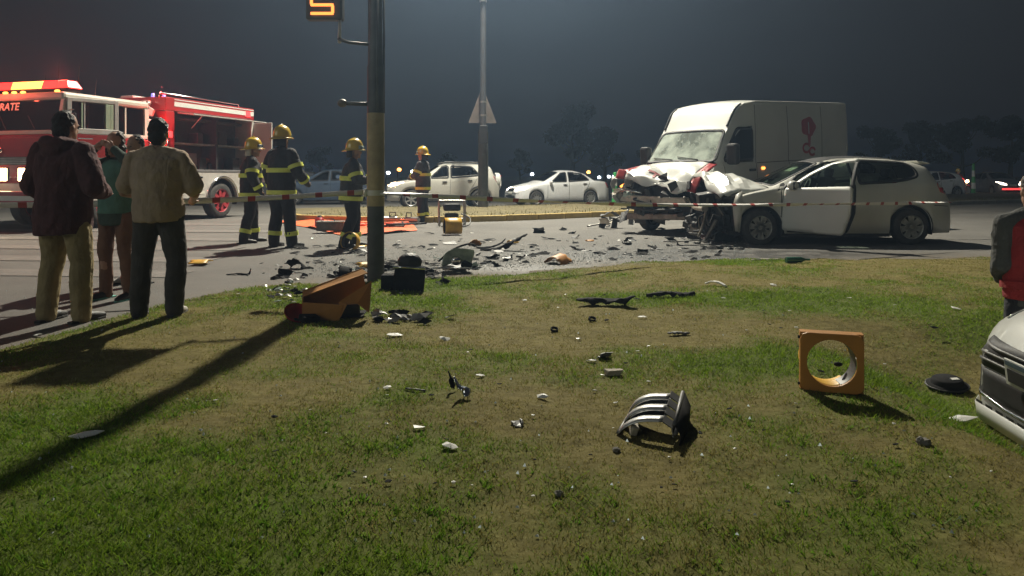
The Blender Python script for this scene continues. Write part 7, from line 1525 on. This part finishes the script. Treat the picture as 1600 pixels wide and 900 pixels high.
for cx_, cy_, sx_, sy_, n_, w0, w1, ms in ((452, 452, 24, 9, 44, 7, 20, ('plastic_clear', 'scrap_black', 'plastic_white', 'plastic_grey')), (630, 500, 26, 5, 24, 12, 34, ('scrap_black', 'scrap_black', 'plastic_grey', 'steel')), (480, 497, 14, 5, 10, 9, 22, ('scrap_black',))):
    for k in range(n_): shard(rr.gauss(cx_, sx_), rr.gauss(cy_, sy_), rr.uniform(w0, w1), rr.choice(ms), grp='shards heaped round the signal housing', thin=.55, rise=.6)
for m_, mb in SMALL.items():
    o = mb.build('litter', m_); solid(o, .003); tag(o, f'tiny {COLOUR[m_]} plastic chips strewn over road edge and grass', 'litter', kind='stuff')
# glass crumbs nobody could count
V, F = [], []
for k in range(8350):
    if k < 8000:
        u = rr.random(); px = 500+u*640+rr.gauss(0, 40); py = 430-25*u-abs(rr.gauss(0, 20))+rr.gauss(0, 4)
    else: px = rr.uniform(-100, 1700); py = 450+rr.random()**2*400
    if py < 350: continue
    p = gp(px, py) if k >= 8000 else at(px, py); s = rr.uniform(.003, .009); i = len(V); z = p.z+.006
    V += [(p.x-s, p.y, z), (p.x+s*.6, p.y-s, z), (p.x+s*.5, p.y+s, z+s*.3), (p.x, p.y, z+s*rr.uniform(.6, 1.6))]; F += [(i, i+1, i+3), (i+1, i+2, i+3), (i+2, i, i+3)]
mat('glass_crumb', (.55, .60, .58), .15, .2, .3, 30, coat=1.0)
o = meshobj('glass_crumbs', V, F, 'glass_crumb'); tag(o, 'fine glass crumbs strewn over road edge and verge', 'glass crumbs', kind='stuff')

# say of every loose piece which one it is: by the landmark it lies next to and its rank there
MARKS = [(p[0], gp(*p[1])) for p in (('signal pole foot', (587, 441)), ('broken signal housing', (526, 497)), ('red lens of the housing', (468, 497)), ('black lamp unit', (637, 452)), ('broken headlamp', (712, 424)), ('twisted bumper strip', (790, 392)), ('orange yellow chunk', (872, 412)), ('upright bumper corner', (952, 357)),
    ('van wreck front', (1015, 362)), ('hatchback front wheel', (1191, 388)), ('crash beam of the hatchback', (1100, 392)), ('chrome strip', (722, 622)), ('grille fragment', (1020, 676)), ('yellow signal section', (1300, 614)), ('black domed cover', (1480, 608)), ('large pale shard', (137, 684)), ('black broken half cylinder', (462, 419)), ('wide bumper fragment', (948, 478)), ('pale trim fragment', (1048, 465)), ('tool box', (517, 366)), ('drum-shaped visor', (700, 368)))]
rank = {}
for o, what, cat, grp in LITTER+TORN:
    d, mk = min((((Vector(o.location)-p).length, n_) for n_, p in MARKS)); rank.setdefault((what, mk), []).append((d, o, cat, grp))
for (what, mk), lst in rank.items():
    for k, (d, o, cat, grp) in enumerate(sorted(lst, key=lambda q: q[0])):
        w_ = ('nearest' if k == 0 else ORD[k]+' nearest') if k < 15 else 'among the far ones near'
        tag(o, f'{what} {w_} to the {mk}' if k < 15 else f'{what} well away from but nearest the {mk}', cat, grp)
# ---------------------------------------------------------------- haze volume added to give the street lamp its glow
hz = MB().bb(-420, 420, -40, 620, -1.1, 17).build('haze', 'plastic_white')
hm = bpy.data.materials.new('glow_haze'); hm.use_nodes = True; hn = hm.node_tree; hn.nodes.clear()
ho = hn.nodes.new('ShaderNodeOutputMaterial'); hv = hn.nodes.new('ShaderNodeVolumePrincipled')
hv.inputs['Color'].default_value = (0.46, 0.68, 1.0, 1); hv.inputs['Density'].default_value = 0.0034; hv.inputs['Anisotropy'].default_value = 0.74
hn.links.new(hv.outputs[0], ho.inputs['Volume']); hz.data.materials.clear(); hz.data.materials.append(hm)
tag(hz, 'thin haze added for the glow of the street lamp', 'haze', kind='stuff')
